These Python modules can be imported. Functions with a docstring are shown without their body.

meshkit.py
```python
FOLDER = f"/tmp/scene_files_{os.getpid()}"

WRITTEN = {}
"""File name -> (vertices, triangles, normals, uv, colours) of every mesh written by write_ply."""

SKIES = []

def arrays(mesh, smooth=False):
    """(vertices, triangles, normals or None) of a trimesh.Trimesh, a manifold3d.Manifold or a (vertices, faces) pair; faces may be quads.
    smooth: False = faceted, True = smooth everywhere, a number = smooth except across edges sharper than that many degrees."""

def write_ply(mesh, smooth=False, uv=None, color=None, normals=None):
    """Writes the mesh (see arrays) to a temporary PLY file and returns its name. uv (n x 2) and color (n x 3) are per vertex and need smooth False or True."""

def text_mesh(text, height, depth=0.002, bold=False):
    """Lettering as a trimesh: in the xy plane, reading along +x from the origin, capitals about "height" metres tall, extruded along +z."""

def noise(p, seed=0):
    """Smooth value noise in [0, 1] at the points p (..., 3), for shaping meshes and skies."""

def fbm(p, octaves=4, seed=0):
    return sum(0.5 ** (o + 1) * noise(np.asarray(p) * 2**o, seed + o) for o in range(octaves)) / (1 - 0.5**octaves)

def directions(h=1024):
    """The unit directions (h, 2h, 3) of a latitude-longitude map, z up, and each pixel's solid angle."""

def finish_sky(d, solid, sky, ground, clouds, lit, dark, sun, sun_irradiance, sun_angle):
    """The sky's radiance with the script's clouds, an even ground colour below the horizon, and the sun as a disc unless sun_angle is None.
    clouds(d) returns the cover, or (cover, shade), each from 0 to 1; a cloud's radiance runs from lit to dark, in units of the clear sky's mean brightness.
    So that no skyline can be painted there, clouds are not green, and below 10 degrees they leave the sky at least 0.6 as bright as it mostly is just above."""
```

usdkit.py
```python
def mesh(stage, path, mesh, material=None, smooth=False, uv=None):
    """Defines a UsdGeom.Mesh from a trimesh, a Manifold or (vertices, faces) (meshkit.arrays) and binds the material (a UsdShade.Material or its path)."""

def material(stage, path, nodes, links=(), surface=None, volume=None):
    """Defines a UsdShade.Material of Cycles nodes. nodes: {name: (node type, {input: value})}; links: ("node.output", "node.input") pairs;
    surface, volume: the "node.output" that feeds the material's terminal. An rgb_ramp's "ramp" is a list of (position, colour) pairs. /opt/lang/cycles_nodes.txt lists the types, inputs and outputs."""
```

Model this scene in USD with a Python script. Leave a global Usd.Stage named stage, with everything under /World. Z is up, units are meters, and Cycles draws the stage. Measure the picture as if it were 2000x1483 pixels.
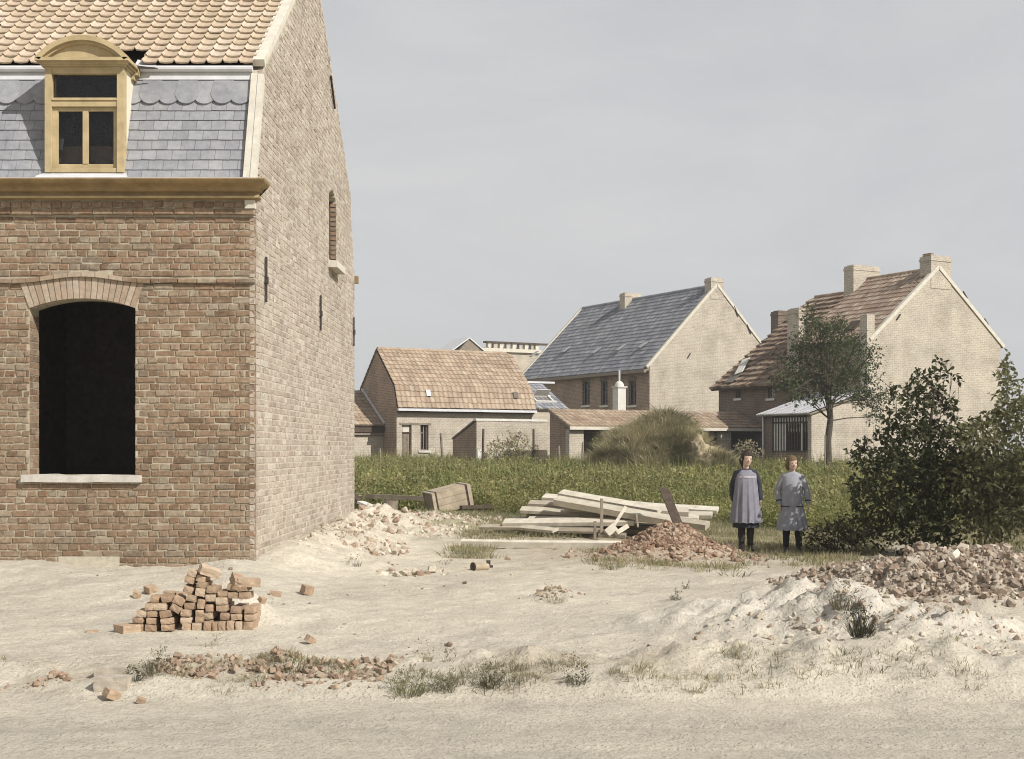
import math
import numpy as np
import trimesh
import manifold3d as m3
import usdkit
import meshkit
from shapely.geometry import Polygon, Point, box as sbox
from pxr import Usd, UsdGeom, UsdLux, UsdShade, Gf, Sdf, Vt

stage = Usd.Stage.CreateInMemory()
UsdGeom.Xform.Define(stage, '/World')
UsdGeom.Scope.Define(stage, '/World/Looks')

# ------------------------------------------------------------------ camera, sky, sun
EYE = 1.45                      # camera height, metres
FPX, CU, CV = 2600.0, 1045.0, 878.0   # focal length and principal point of the old plate camera (rising front)
cam = UsdGeom.Camera.Define(stage, '/World/camera')
cam.AddTranslateOp().Set(Gf.Vec3d(0, 0, EYE))
cam.AddRotateXOp().Set(90.0)
cam.CreateHorizontalApertureAttr(36.0)
cam.CreateFocalLengthAttr(FPX / 2000 * 36.0)
cam.CreateHorizontalApertureOffsetAttr((1000 - CU) / 2000 * 36.0)
cam.CreateVerticalApertureOffsetAttr((CV - 741.5) / 2000 * 36.0)
cam.CreateClippingRangeAttr(Gf.Vec2f(0.1, 5000))
cam.CreateExposureAttr(0.24)

SUN_AZ, SUN_EL = math.radians(37), math.radians(38)   # azimuth measured from +x towards the camera
sun_dir = np.array([math.cos(SUN_EL) * math.cos(SUN_AZ), -math.cos(SUN_EL) * math.sin(SUN_AZ), math.sin(SUN_EL)])
sky = usdkit.material(stage, '/World/Looks/sky_look', {
    'tc': ('texture_coordinate', {}),
    'sky': ('sky_texture', {'sky_type': 'single_scattering', 'sun_disc': False, 'sun_elevation': SUN_EL,
                            'sun_rotation': math.atan2(sun_dir[0], sun_dir[1]), 'aerosol_density': 2.0, 'altitude': 20.0}),
    'hs': ('hsv', {'saturation': 0.45, 'value': 1.0}),
    'map': ('mapping', {'scale': (1.0, 1.0, 3.0)}),
    'n': ('noise_texture', {'scale': 1.6, 'detail': 5.0, 'roughness': 0.55}),
    'r': ('rgb_ramp', {'ramp': [(0.3, (0.55, 0.55, 0.55)), (0.7, (0.95, 0.95, 0.95))]}),
    'n3': ('noise_texture', {'scale': 2.6, 'detail': 6.0, 'roughness': 0.6, 'distortion': 0.6}), 'r3': ('rgb_ramp', {'ramp': [(0.3, (0.90, 0.915, 0.94)), (0.7, (1.07, 1.06, 1.05))]}),
    'vm': ('mix', {'mix_type': 'multiply', 'fac': 1.0, 'color1': (5.48, 5.48, 5.48)}),
    'sx': ('separate_xyz', {}), 'el': ('map_range', {'from_min': 0.68, 'from_max': 0.97, 'to_min': 1.0, 'to_max': 0.35, 'clamp': True}), 'vf': ('math', {'math_type': 'multiply'}),
    'mx': ('mix_color', {'b': (5.35, 5.38, 5.42), 'use_clamp': False}),
    'bg': ('background_shader', {'strength': 0.1}),
}, [('sky.color', 'hs.color'), ('tc.generated', 'map.vector'), ('map.vector', 'n.vector'), ('n.fac', 'r.fac'), ('map.vector', 'n3.vector'), ('n3.fac', 'r3.fac'), ('r3.color', 'vm.color2'), ('vm.color', 'mx.b'), ('tc.generated', 'sx.vector'), ('sx.z', 'el.value'), ('r.color', 'vf.value1'), ('el.result', 'vf.value2'), ('vf.value', 'mx.fac'),
    ('hs.color', 'mx.a'), ('mx.result', 'bg.color')], surface='bg.background')
dome = UsdLux.DomeLight.Define(stage, '/World/sky')
UsdShade.MaterialBindingAPI.Apply(dome.GetPrim()).Bind(sky)
dome.GetPrim().SetCustomDataByKey('kind', 'structure')
dome.GetPrim().SetCustomDataByKey('label', 'pale hazy grey-blue summer sky above the roofs')
sun = UsdLux.DistantLight.Define(stage, '/World/sun')
sun.CreateIntensityAttr(1.25)
sun.CreateAngleAttr(0.5)
sun.CreateNormalizeAttr(True)
sun.CreateColorAttr(Gf.Vec3f(1.0, 0.962, 0.92))
zax = sun_dir                                            # the light shines along its -z axis
xax = np.cross([0, 0, 1.0], zax); xax /= np.linalg.norm(xax)
yax = np.cross(zax, xax)
sun.AddTransformOp().Set(Gf.Matrix4d(*[float(v) for r in (xax, yax, zax) for v in (*r, 0)], 0, 0, 0, 1))

# ------------------------------------------------------------------ helpers
used = {}


def numbered(name, parent):
    n = used.get((parent, name), 0)
    used[(parent, name)] = n + 1
    return name if n == 0 else '%s_%03d' % (name, n)


class MB:
    """Collects pieces; build() makes them ONE mesh."""

    def __init__(self):
        self.v, self.f, self.t, self.n = [], [], [], 0

    def add(self, v, f, tone=0.5):
        v, f = np.asarray(v, float), np.asarray(f, int)
        if f.ndim == 2 and f.shape[1] == 4:
            f = np.vstack([f[:, [0, 1, 2]], f[:, [0, 2, 3]]])
        self.v.append(v); self.f.append(f + self.n)
        self.t.append(np.broadcast_to(np.asarray(tone, float), (len(v),)))
        self.n += len(v)
        return self

    def mesh(self, m, tone=0.5):
        v, f, _ = meshkit.arrays(m)
        return self.add(v, f, tone)

    def hexa(self, p, tone=0.5):
        """8 corners: bottom ring 0-3 counter-clockwise seen from above, top ring 4-7."""
        return self.add(p, [[0, 3, 2, 1], [4, 5, 6, 7], [0, 1, 5, 4], [1, 2, 6, 5], [2, 3, 7, 6], [3, 0, 4, 7]], tone)

    def box(self, a, b, tone=0.5):
        (x0, y0, z0), (x1, y1, z1) = np.minimum(a, b), np.maximum(a, b)
        return self.hexa([(x0, y0, z0), (x1, y0, z0), (x1, y1, z0), (x0, y1, z0), (x0, y0, z1), (x1, y0, z1), (x1, y1, z1), (x0, y1, z1)], tone)

    def bar(self, a, b, w, t, up=(0, 0, 1), tone=0.5):
        """A plank from a to b, w wide, t thick along up."""
        a, b = np.asarray(a, float), np.asarray(b, float)
        d = (b - a) / np.linalg.norm(b - a)
        s = np.cross(d, up); s /= np.linalg.norm(s)
        n = np.cross(s, d)
        s, n = s * w / 2, n * t / 2
        return self.hexa([a + s - n, b + s - n, b - s - n, a - s - n, a + s + n, b + s + n, b - s + n, a - s + n], tone)

    def tube(self, pts, rad, sides=7, tone=0.5, cap=True):
        p = np.asarray(pts, float)
        r = np.broadcast_to(np.asarray(rad, float), (len(p),))
        t = np.gradient(p, axis=0); t /= np.linalg.norm(t, axis=1, keepdims=True) + 1e-12
        ref = np.array([0.31, 0.95, 0.05]) if abs(t[0] @ [0.31, 0.95, 0.05]) < 0.9 else np.array([1.0, 0, 0])
        a = np.cross(t, ref); a /= np.linalg.norm(a, axis=1, keepdims=True) + 1e-12
        b = np.cross(t, a)
        g = np.arange(sides) * 2 * np.pi / sides
        v = p[:, None] + r[:, None, None] * (np.cos(g)[None, :, None] * a[:, None] + np.sin(g)[None, :, None] * b[:, None])
        i, j = np.meshgrid(np.arange(len(p) - 1), np.arange(sides), indexing='ij')
        q = np.stack([i * sides + j, i * sides + (j + 1) % sides, (i + 1) * sides + (j + 1) % sides, (i + 1) * sides + j], -1).reshape(-1, 4)
        self.add(v.reshape(-1, 3), q, tone)
        if cap:
            for ring, flip in ((0, 1), (len(p) - 1, 0)):
                idx = np.arange(sides)
                f = np.stack([np.zeros(sides - 2, int), idx[1:-1], idx[2:]], 1)
                self.add(v[ring], f[:, ::-1] if flip else f, tone)
        return self

    def prism(self, poly, axis, t0, t1, tone=0.5):
        """Polygon [(s, z)] extruded from t0 to t1. axis 'y': s is x; axis 'x': s is y."""
        m = prism(poly, axis, t0, t1)
        return self.mesh(m, tone)

    def arrays(self):
        return np.vstack(self.v), np.vstack(self.f), np.concatenate(self.t)


def to_manifold(v, f):
    return m3.Manifold(m3.Mesh(np.asarray(v, np.float32), np.asarray(f, np.uint32)))


def prism(poly, axis, t0, t1, holes=()):
    p = Polygon(poly, holes)
    if not p.exterior.is_ccw:
        p = Polygon(list(p.exterior.coords)[::-1], holes)
    loops = [np.array(p.exterior.coords)[:-1]] + [np.array(h) for h in holes]
    m = m3.Manifold.extrude(m3.CrossSection(loops, m3.FillRule.EvenOdd), abs(t1 - t0))
    lo = min(t0, t1)
    if axis == 'y':     # (s, z, t) -> (s, t, z)
        return m.transform(np.array([[1, 0, 0, 0], [0, 0, 1, lo], [0, 1, 0, 0.0]]))
    return m.transform(np.array([[0, 0, 1, lo], [1, 0, 0, 0], [0, 1, 0, 0.0]]))


def mbox(a, b):
    a, b = np.minimum(a, b), np.maximum(a, b)
    return m3.Manifold.cube(list(b - a)).translate(list(a))


def put(name, shape, mat, parent=None, label=None, cat=None, group=None, kind=None, loc=None, rotz=0.0, smooth=False):
    """Defines ONE Mesh prim, under parent or under /World."""
    up = str(parent.GetPath()) if parent is not None else '/World'
    path = up + '/' + numbered(name, up)
    tone = None
    if isinstance(shape, MB):
        v, f, tone = shape.arrays()
    else:
        v, f, _ = meshkit.arrays(shape)
    if not (smooth is False or smooth is True):
        tone = None
    m = usdkit.mesh(stage, path, (v, f), mat, smooth=smooth)
    if tone is not None and np.ptp(tone) > 0:
        UsdGeom.PrimvarsAPI(m).CreatePrimvar('tone', Sdf.ValueTypeNames.FloatArray, 'vertex').Set(Vt.FloatArray.FromNumpy(tone.astype(np.float32)))
    elif tone is not None:
        UsdGeom.PrimvarsAPI(m).CreatePrimvar('tone', Sdf.ValueTypeNames.FloatArray, 'constant').Set(Vt.FloatArray([float(tone[0])]))
    pr = m.GetPrim()
    place(pr, loc, rotz)
    tag(pr, label, cat, group, kind)
    return pr


def place(pr, loc, rotz=0.0):
    if loc is not None:
        x = UsdGeom.Xformable(pr)
        x.AddTranslateOp().Set(Gf.Vec3d(*map(float, loc)))
        if rotz:
            x.AddRotateZOp().Set(float(rotz))


def tag(pr, label=None, cat=None, group=None, kind=None):
    for k, t in (('label', label), ('category', cat), ('group', group), ('kind', kind)):
        if t:
            pr.SetCustomDataByKey(k, t)


def thing(name, label, cat, loc=(0, 0, 0), rotz=0.0, group=None, kind=None):
    pr = UsdGeom.Xform.Define(stage, '/World/' + numbered(name, '/World')).GetPrim()
    place(pr, loc, rotz)
    tag(pr, label, cat, group, kind)
    return pr


def instancer(name, protos, mats, pos, quats, scales, idx, parent=None, label=None, kind='stuff'):
    up = str(parent.GetPath()) if parent is not None else '/World'
    pi = UsdGeom.PointInstancer.Define(stage, up + '/' + numbered(name, up))
    paths = []
    for k, (v, f) in enumerate(protos):
        pth = '%s/leafy_shape_%03d' % (pi.GetPath(), k)
        usdkit.mesh(stage, pth, (v, f), mats[k % len(mats)])
        paths.append(Sdf.Path(pth))
    pi.CreatePrototypesRel().SetTargets(paths)
    pi.CreateProtoIndicesAttr(Vt.IntArray.FromNumpy(np.asarray(idx, np.int32)))
    pi.CreatePositionsAttr(Vt.Vec3fArray.FromNumpy(np.asarray(pos, np.float32)))
    pi.CreateOrientationsAttr(Vt.QuathArray([Gf.Quath(float(q[0]), float(q[1]), float(q[2]), float(q[3])) for q in quats]))
    pi.CreateScalesAttr(Vt.Vec3fArray.FromNumpy(np.asarray(scales, np.float32)))
    tag(pi.GetPrim(), label, None, None, kind)
    return pi.GetPrim()


def rot(rx=0, ry=0, rz=0):
    return trimesh.transformations.euler_matrix(rx, ry, rz)[:3, :3]


# ------------------------------------------------------------------ materials
LK = '/World/Looks/'


def mul(c, k):
    return tuple(float(min(0.9, x * k)) for x in c)


def matte(name, base, var=0.18, scale=6.0, rough=0.9, bump=0.35, bscale=45.0, bdist=0.01, palette=None, source='tone', spec=0.2, stretch=None, space='position', detail=4.0, stain=None, big=0.0):
    """Rough surface: base colour with noise, an optional palette picked per piece (tone attribute, object random or island random), fine relief."""
    nd = {'g': ('geometry', {}), 'tc': ('texture_coordinate', {}),
          'mp': ('mapping', {'scale': stretch or (1, 1, 1)}),
          'n': ('noise_texture', {'scale': scale, 'detail': detail, 'roughness': 0.6}),
          'nr': ('rgb_ramp', {'ramp': [(0.28, mul((1, 1, 1), 1 - var) if palette else mul(base, 1 - var)), (0.72, (1 + var,) * 3 if palette else mul(base, 1 + var))]}),
          'bn': ('noise_texture', {'scale': bscale, 'detail': 4.0, 'roughness': 0.65}),
          'b': ('bump', {'strength': bump, 'distance': bdist}),
          'p': ('principled_bsdf', {'roughness': rough, 'specular_ior_level': spec})}
    src = 'g.position' if space == 'position' else 'tc.object'
    lk = [(src, 'mp.vector'), ('mp.vector', 'n.vector'), ('mp.vector', 'bn.vector'), ('n.fac', 'nr.fac'), ('bn.fac', 'b.height'), ('b.normal', 'p.normal')]
    out = 'nr.color'
    if palette:
        k = len(palette)
        nd['pr'] = ('rgb_ramp', {'ramp': [((i + 0.5) / k, c) for i, c in enumerate(palette)]})
        if source == 'tone':
            nd['a'] = ('attribute', {'attribute': 'tone'}); lk.append(('a.fac', 'pr.fac'))
        elif source == 'random':
            nd['oi'] = ('object_info', {}); lk.append(('oi.random', 'pr.fac'))
        else:
            lk.append(('g.random_per_island', 'pr.fac'))
        nd['m'] = ('mix', {'mix_type': 'multiply', 'fac': 1.0})
        lk += [('pr.color', 'm.color1'), ('nr.color', 'm.color2')]
        out = 'm.color'
    if big:                                     # broad weathering, a few metres across
        nd['bgn'] = ('noise_texture', {'scale': 0.9, 'detail': 5.0, 'roughness': 0.6, 'distortion': 0.4})
        nd['bgr'] = ('rgb_ramp', {'ramp': [(0.30, (1 - big,) * 3), (0.70, (1 + big * 0.8,) * 3)]})
        nd['bgm'] = ('mix', {'mix_type': 'multiply', 'fac': 1.0})
        lk += [(src, 'bgn.vector'), ('bgn.fac', 'bgr.fac'), (out, 'bgm.color1'), ('bgr.color', 'bgm.color2')]
        out = 'bgm.color'
    if stain:                                   # blotches of another colour (mortar smears, lime, dirt)
        col, sc, lo, hi, amt = stain
        nd['sn'] = ('noise_texture', {'scale': sc, 'detail': 5.0, 'roughness': 0.65})
        nd['sr'] = ('rgb_ramp', {'ramp': [(lo, (0, 0, 0)), (hi, (amt,) * 3)]})
        nd['sm'] = ('mix', {'mix_type': 'mix', 'color2': col})
        lk += [(src, 'sn.vector'), ('sn.fac', 'sr.fac'), ('sr.color', 'sm.fac'), (out, 'sm.color1')]
        out = 'sm.color'
    lk.append((out, 'p.base_color'))
    return usdkit.material(stage, LK + name, nd, lk, surface='p.BSDF')


def far_brick(name, c1, c2, mortar, bw=0.22, rh=0.075, ms=0.011):
    """Brickwork of walls too far away to tell the bricks apart; works in the house's own frame for walls along x or y."""
    nd = {'tc': ('texture_coordinate', {}), 's': ('separate_xyz', {}), 'ad': ('math', {'math_type': 'add'}), 'c': ('combine_xyz', {}),
          'bt': ('brick_texture', {'color1': c1, 'color2': c2, 'mortar': mortar, 'scale': 1.0, 'mortar_size': ms, 'mortar_smooth': 0.2, 'brick_width': bw, 'row_height': rh, 'bias': 0.0}),
          'n': ('noise_texture', {'scale': 0.9, 'detail': 6.0, 'roughness': 0.65}),
          'nr': ('rgb_ramp', {'ramp': [(0.28, (0.72, 0.71, 0.70)), (0.5, (1.0, 1.0, 1.0)), (0.72, (1.18, 1.17, 1.14))]}),
          'n2': ('noise_texture', {'scale': 14.0, 'detail': 3.0}),
          'n2r': ('rgb_ramp', {'ramp': [(0.3, (0.78, 0.78, 0.8)), (0.7, (1.2, 1.18, 1.15))]}),
          'm': ('mix', {'mix_type': 'multiply', 'fac': 1.0}), 'm2': ('mix', {'mix_type': 'multiply', 'fac': 1.0}),
          'b': ('bump', {'strength': 0.5, 'distance': 0.008, 'invert': True}),
          'p': ('principled_bsdf', {'roughness': 0.92, 'specular_ior_level': 0.15})}
    lk = [('tc.object', 's.vector'), ('s.x', 'ad.value1'), ('s.y', 'ad.value2'), ('ad.value', 'c.x'), ('s.z', 'c.y'), ('c.vector', 'bt.vector'),
          ('tc.object', 'n.vector'), ('n.fac', 'nr.fac'), ('tc.object', 'n2.vector'), ('n2.fac', 'n2r.fac'),
          ('bt.color', 'm.color1'), ('nr.color', 'm.color2'), ('m.color', 'm2.color1'), ('n2.color' if False else 'n2r.color', 'm2.color2'), ('m2.color', 'p.base_color'),
          ('bt.fac', 'b.height'), ('b.normal', 'p.normal')]
    return usdkit.material(stage, LK + name, nd, lk, surface='p.BSDF')


def leafy(name, palette, source='island', trans=0.3):
    k = len(palette)
    nd = {'g': ('geometry', {}), 'oi': ('object_info', {}), 'pr': ('rgb_ramp', {'ramp': [((i + 0.5) / k, c) for i, c in enumerate(palette)]}),
          'n': ('noise_texture', {'scale': 0.7, 'detail': 3.0}), 'nr': ('rgb_ramp', {'ramp': [(0.3, (0.7, 0.72, 0.7)), (0.7, (1.3, 1.25, 1.2))]}),
          'm': ('mix', {'mix_type': 'multiply', 'fac': 1.0}),
          'ad': ('math', {'math_type': 'add'}), 'fr': ('math', {'math_type': 'fraction'}),
          'p': ('principled_bsdf', {'roughness': 0.6, 'specular_ior_level': 0.3}), 't': ('translucent_bsdf', {}), 'mx': ('mix_closure', {'fac': trans})}
    lk = [('g.random_per_island', 'ad.value1'), ('oi.random', 'ad.value2'), ('ad.value', 'fr.value1'), ('fr.value', 'pr.fac'), ('g.position', 'n.vector'), ('n.fac', 'nr.fac'),
          ('pr.color', 'm.color1'), ('nr.color', 'm.color2'), ('m.color', 'p.base_color'), ('m.color', 't.color'),
          ('p.BSDF', 'mx.closure1'), ('t.BSDF', 'mx.closure2')]
    return usdkit.material(stage, LK + name, nd, lk, surface='mx.closure')


BRICK_PAL = [(0.151, 0.099, 0.062), (0.202, 0.134, 0.084), (0.228, 0.154, 0.099), (0.207, 0.147, 0.097), (0.247, 0.182, 0.121), (0.212, 0.134, 0.084), (0.293, 0.243, 0.174), (0.176, 0.130, 0.091)]
M_brick = matte('facade_brick', (1, 1, 1), var=0.28, scale=22, bump=0.7, bscale=70, bdist=0.008, palette=BRICK_PAL, stain=((0.40, 0.365, 0.28), 7.0, 0.52, 0.75, 0.5), big=0.18)
GB_PAL = [(0.275, 0.225, 0.178), (0.325, 0.277, 0.222), (0.365, 0.317, 0.26), (0.295, 0.242, 0.195), (0.34, 0.277, 0.228), (0.41, 0.365, 0.305)]
M_gbrick = matte('gable_brick', (1, 1, 1), var=0.22, scale=18, bump=0.6, bscale=70, bdist=0.008, palette=GB_PAL, stain=((0.42, 0.38, 0.30), 3.0, 0.45, 0.72, 0.6), big=0.16)
M_joint = matte('sandy_joint', (0.365, 0.325, 0.24), var=0.22, scale=14, bump=0.6, bscale=90, bdist=0.006)
M_mortar = matte('lime_mortar', (0.42, 0.38, 0.295), var=0.2, scale=14, bump=0.6, bscale=90, bdist=0.006)
M_arch = matte('arch_brick', (1, 1, 1), var=0.2, scale=20, bump=0.6, bscale=70, bdist=0.006, palette=[(0.29, 0.22, 0.155), (0.34, 0.265, 0.195), (0.375, 0.31, 0.235), (0.31, 0.245, 0.18)])
M_inner = matte('dark_bare_interior', (0.14, 0.12, 0.10), var=0.2)  # bare walls kept dark so the openings read as unlit
M_unlit_backing = matte('black_unlit_backing', (0.012, 0.012, 0.012), var=0.1)  # black colour stands in for the unlit attic
M_ochre = matte('ochre_paint', (0.385, 0.305, 0.17), var=0.2, scale=7, rough=0.7, bump=0.3, bscale=40, bdist=0.005, spec=0.3, stretch=(1, 1, 1), stain=((0.24, 0.17, 0.08), 5.0, 0.5, 0.78, 0.5))
M_ochre2 = matte('brown_ochre_paint', (0.215, 0.148, 0.068), var=0.25, scale=6, rough=0.65, bump=0.3, bscale=40, bdist=0.005, spec=0.3, stain=((0.36, 0.27, 0.14), 4.0, 0.5, 0.78, 0.45))
M_cream = matte('cream_paint', (0.58, 0.54, 0.42), var=0.08, scale=8, rough=0.7, bump=0.15)
M_lead = matte('zinc_sheet', (0.50, 0.50, 0.50), var=0.12, scale=5, rough=0.55, bump=0.2, bscale=12, bdist=0.01, spec=0.5)
M_zinc = matte('dull_zinc', (0.27, 0.27, 0.27), var=0.2, rough=0.7)
M_slate = matte('slate', (1, 1, 1), var=0.16, scale=14, rough=0.75, bump=0.3, bscale=50, bdist=0.004, spec=0.35, palette=[(0.205, 0.208, 0.22), (0.232, 0.235, 0.245), (0.258, 0.26, 0.268), (0.218, 0.221, 0.232)], stain=((0.40, 0.39, 0.36), 2.2, 0.5, 0.75, 0.4))
M_rtile = matte('clay_roof_tile', (1, 1, 1), var=0.15, scale=10, rough=0.85, bump=0.3, bscale=40, bdist=0.005, palette=[(0.37, 0.295, 0.205), (0.415, 0.335, 0.24), (0.385, 0.30, 0.215), (0.45, 0.375, 0.285)])
M_verge = matte('lime_render', (0.50, 0.465, 0.385), var=0.14, scale=7, bump=0.4, bscale=30, bdist=0.008)
M_stone = matte('sill_stone', (0.46, 0.43, 0.38), var=0.15, scale=9, bump=0.4, bscale=40)
M_iron = matte('rusty_iron', (0.05, 0.04, 0.035), var=0.3, scale=20, rough=0.7)
M_glass = usdkit.material(stage, LK + 'window_glass', {'t': ('transparent_bsdf', {}), 'g': ('glossy_bsdf', {'roughness': 0.03}), 'f': ('fresnel', {'IOR': 1.3}), 'm': ('mix_closure', {})},
                          [('f.fac', 'm.fac'), ('t.BSDF', 'm.closure1'), ('g.BSDF', 'm.closure2')], surface='m.closure')
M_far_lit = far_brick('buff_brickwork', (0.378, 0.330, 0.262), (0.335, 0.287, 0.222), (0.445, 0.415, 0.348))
M_far_red_shade = far_brick('red_brown_shade_brickwork', (0.20, 0.135, 0.095), (0.25, 0.175, 0.125), (0.33, 0.28, 0.22))  # red-brown walls turned from the sun; shade partly put into the colour
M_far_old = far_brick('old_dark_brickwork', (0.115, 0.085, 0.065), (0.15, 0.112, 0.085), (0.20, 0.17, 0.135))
M_tile_or = matte('orange_pantiles', (1, 1, 1), var=0.2, scale=1.5, rough=0.85, bump=0.2, palette=[(0.28, 0.21, 0.145), (0.325, 0.25, 0.178), (0.30, 0.225, 0.158), (0.365, 0.295, 0.215), (0.26, 0.192, 0.135)])
M_tile_bl = matte('blue_grey_pantiles', (1, 1, 1), var=0.2, scale=1.2, rough=0.7, bump=0.2, spec=0.3, palette=[(0.165, 0.17, 0.19), (0.20, 0.205, 0.22), (0.25, 0.25, 0.26), (0.18, 0.187, 0.205), (0.30, 0.295, 0.29)])
M_tile_br = matte('brown_pantiles', (1, 1, 1), var=0.25, scale=1.2, rough=0.8, bump=0.2, palette=[(0.26, 0.185, 0.13), (0.31, 0.23, 0.165), (0.355, 0.275, 0.205), (0.28, 0.20, 0.145), (0.39, 0.32, 0.245)])
M_tile_old = matte('weathered_tiles', (1, 1, 1), var=0.3, scale=1.5, rough=0.85, bump=0.3, palette=[(0.17, 0.12, 0.085), (0.27, 0.20, 0.14), (0.34, 0.27, 0.19), (0.22, 0.15, 0.11)])
M_pale_pane = matte('pale_lit_pane', (0.60, 0.60, 0.56), var=0.12, scale=5, rough=0.4, bump=0.1)  # pale panes; brightness of the lit inside put into their colour
M_white = matte('whitewash', (0.54, 0.52, 0.465), var=0.1, scale=4, bump=0.3)
M_oldwood = matte('grey_old_wood', (0.20, 0.165, 0.125), var=0.3, scale=6, bump=0.4, bscale=30)
M_darkwood = matte('dark_wood', (0.075, 0.055, 0.04), var=0.3, scale=8, bump=0.4, bscale=30)
M_plank = matte('sawn_planks', (1, 1, 1), var=0.16, scale=7, bump=0.35, bscale=40, palette=[(0.24, 0.205, 0.155), (0.33, 0.29, 0.225), (0.40, 0.36, 0.285), (0.46, 0.42, 0.34), (0.50, 0.465, 0.385)], stain=((0.26, 0.21, 0.15), 5.0, 0.5, 0.75, 0.5))
M_crate = matte('packing_crate_wood', (0.34, 0.28, 0.20), var=0.25, scale=6, bump=0.35, bscale=35, stain=((0.22, 0.17, 0.12), 8.0, 0.5, 0.75, 0.5))
M_loose = matte('loose_brick', (1, 1, 1), var=0.22, scale=16, bump=0.6, bscale=60, palette=[(0.31, 0.22, 0.145), (0.36, 0.265, 0.18), (0.28, 0.195, 0.13), (0.40, 0.31, 0.22), (0.33, 0.235, 0.155)], stain=((0.50, 0.45, 0.36), 9.0, 0.55, 0.75, 0.4))
RUB = [(0.185, 0.135, 0.098), (0.26, 0.205, 0.155), (0.38, 0.335, 0.265), (0.215, 0.155, 0.11), (0.31, 0.255, 0.20), (0.245, 0.18, 0.132), (0.155, 0.112, 0.085), (0.46, 0.415, 0.34), (0.22, 0.165, 0.12)]
M_rub = matte('brick_rubble', (1, 1, 1), var=0.3, scale=18, bump=0.8, bscale=50, palette=RUB, source='random', stain=((0.42, 0.37, 0.28), 8.0, 0.5, 0.72, 0.5))
M_rubred = matte('red_brick_rubble', (1, 1, 1), var=0.3, scale=18, bump=0.8, bscale=50, palette=[(0.20, 0.125, 0.085), (0.25, 0.165, 0.11), (0.17, 0.105, 0.075), (0.29, 0.21, 0.145), (0.36, 0.29, 0.215), (0.23, 0.15, 0.10)], source='random', stain=((0.36, 0.30, 0.22), 8.0, 0.5, 0.72, 0.5))
M_rubdust = matte('dusty_brown_rubble', (1, 1, 1), var=0.3, scale=18, bump=0.8, bscale=50, palette=[(0.24, 0.175, 0.12), (0.31, 0.24, 0.17), (0.20, 0.14, 0.10), (0.36, 0.30, 0.22), (0.28, 0.19, 0.13)], source='random')
M_rubwhite = matte('mortar_rubble', (1, 1, 1), var=0.2, scale=18, bump=0.8, bscale=50, palette=[(0.46, 0.415, 0.33), (0.40, 0.345, 0.265), (0.32, 0.235, 0.17), (0.50, 0.46, 0.38), (0.43, 0.37, 0.28), (0.28, 0.20, 0.145)], source='random')
M_bark = matte('bark', (0.075, 0.06, 0.045), var=0.3, scale=14, bump=0.7, bscale=30, bdist=0.02)
L_tree = leafy('apple_leaves', [(0.038, 0.048, 0.020), (0.060, 0.075, 0.030), (0.093, 0.108, 0.048), (0.049, 0.057, 0.027)])
L_bush = leafy('dark_beech_leaves', [(0.032, 0.037, 0.017), (0.050, 0.055, 0.023), (0.088, 0.091, 0.042), (0.054, 0.050, 0.023), (0.039, 0.043, 0.020), (0.124, 0.124, 0.059)], trans=0.22)
L_crop = leafy('field_crop_leaves', [(0.134, 0.155, 0.044), (0.181, 0.200, 0.063), (0.257, 0.257, 0.097), (0.152, 0.155, 0.054), (0.317, 0.286, 0.133), (0.234, 0.206, 0.088)])
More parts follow.
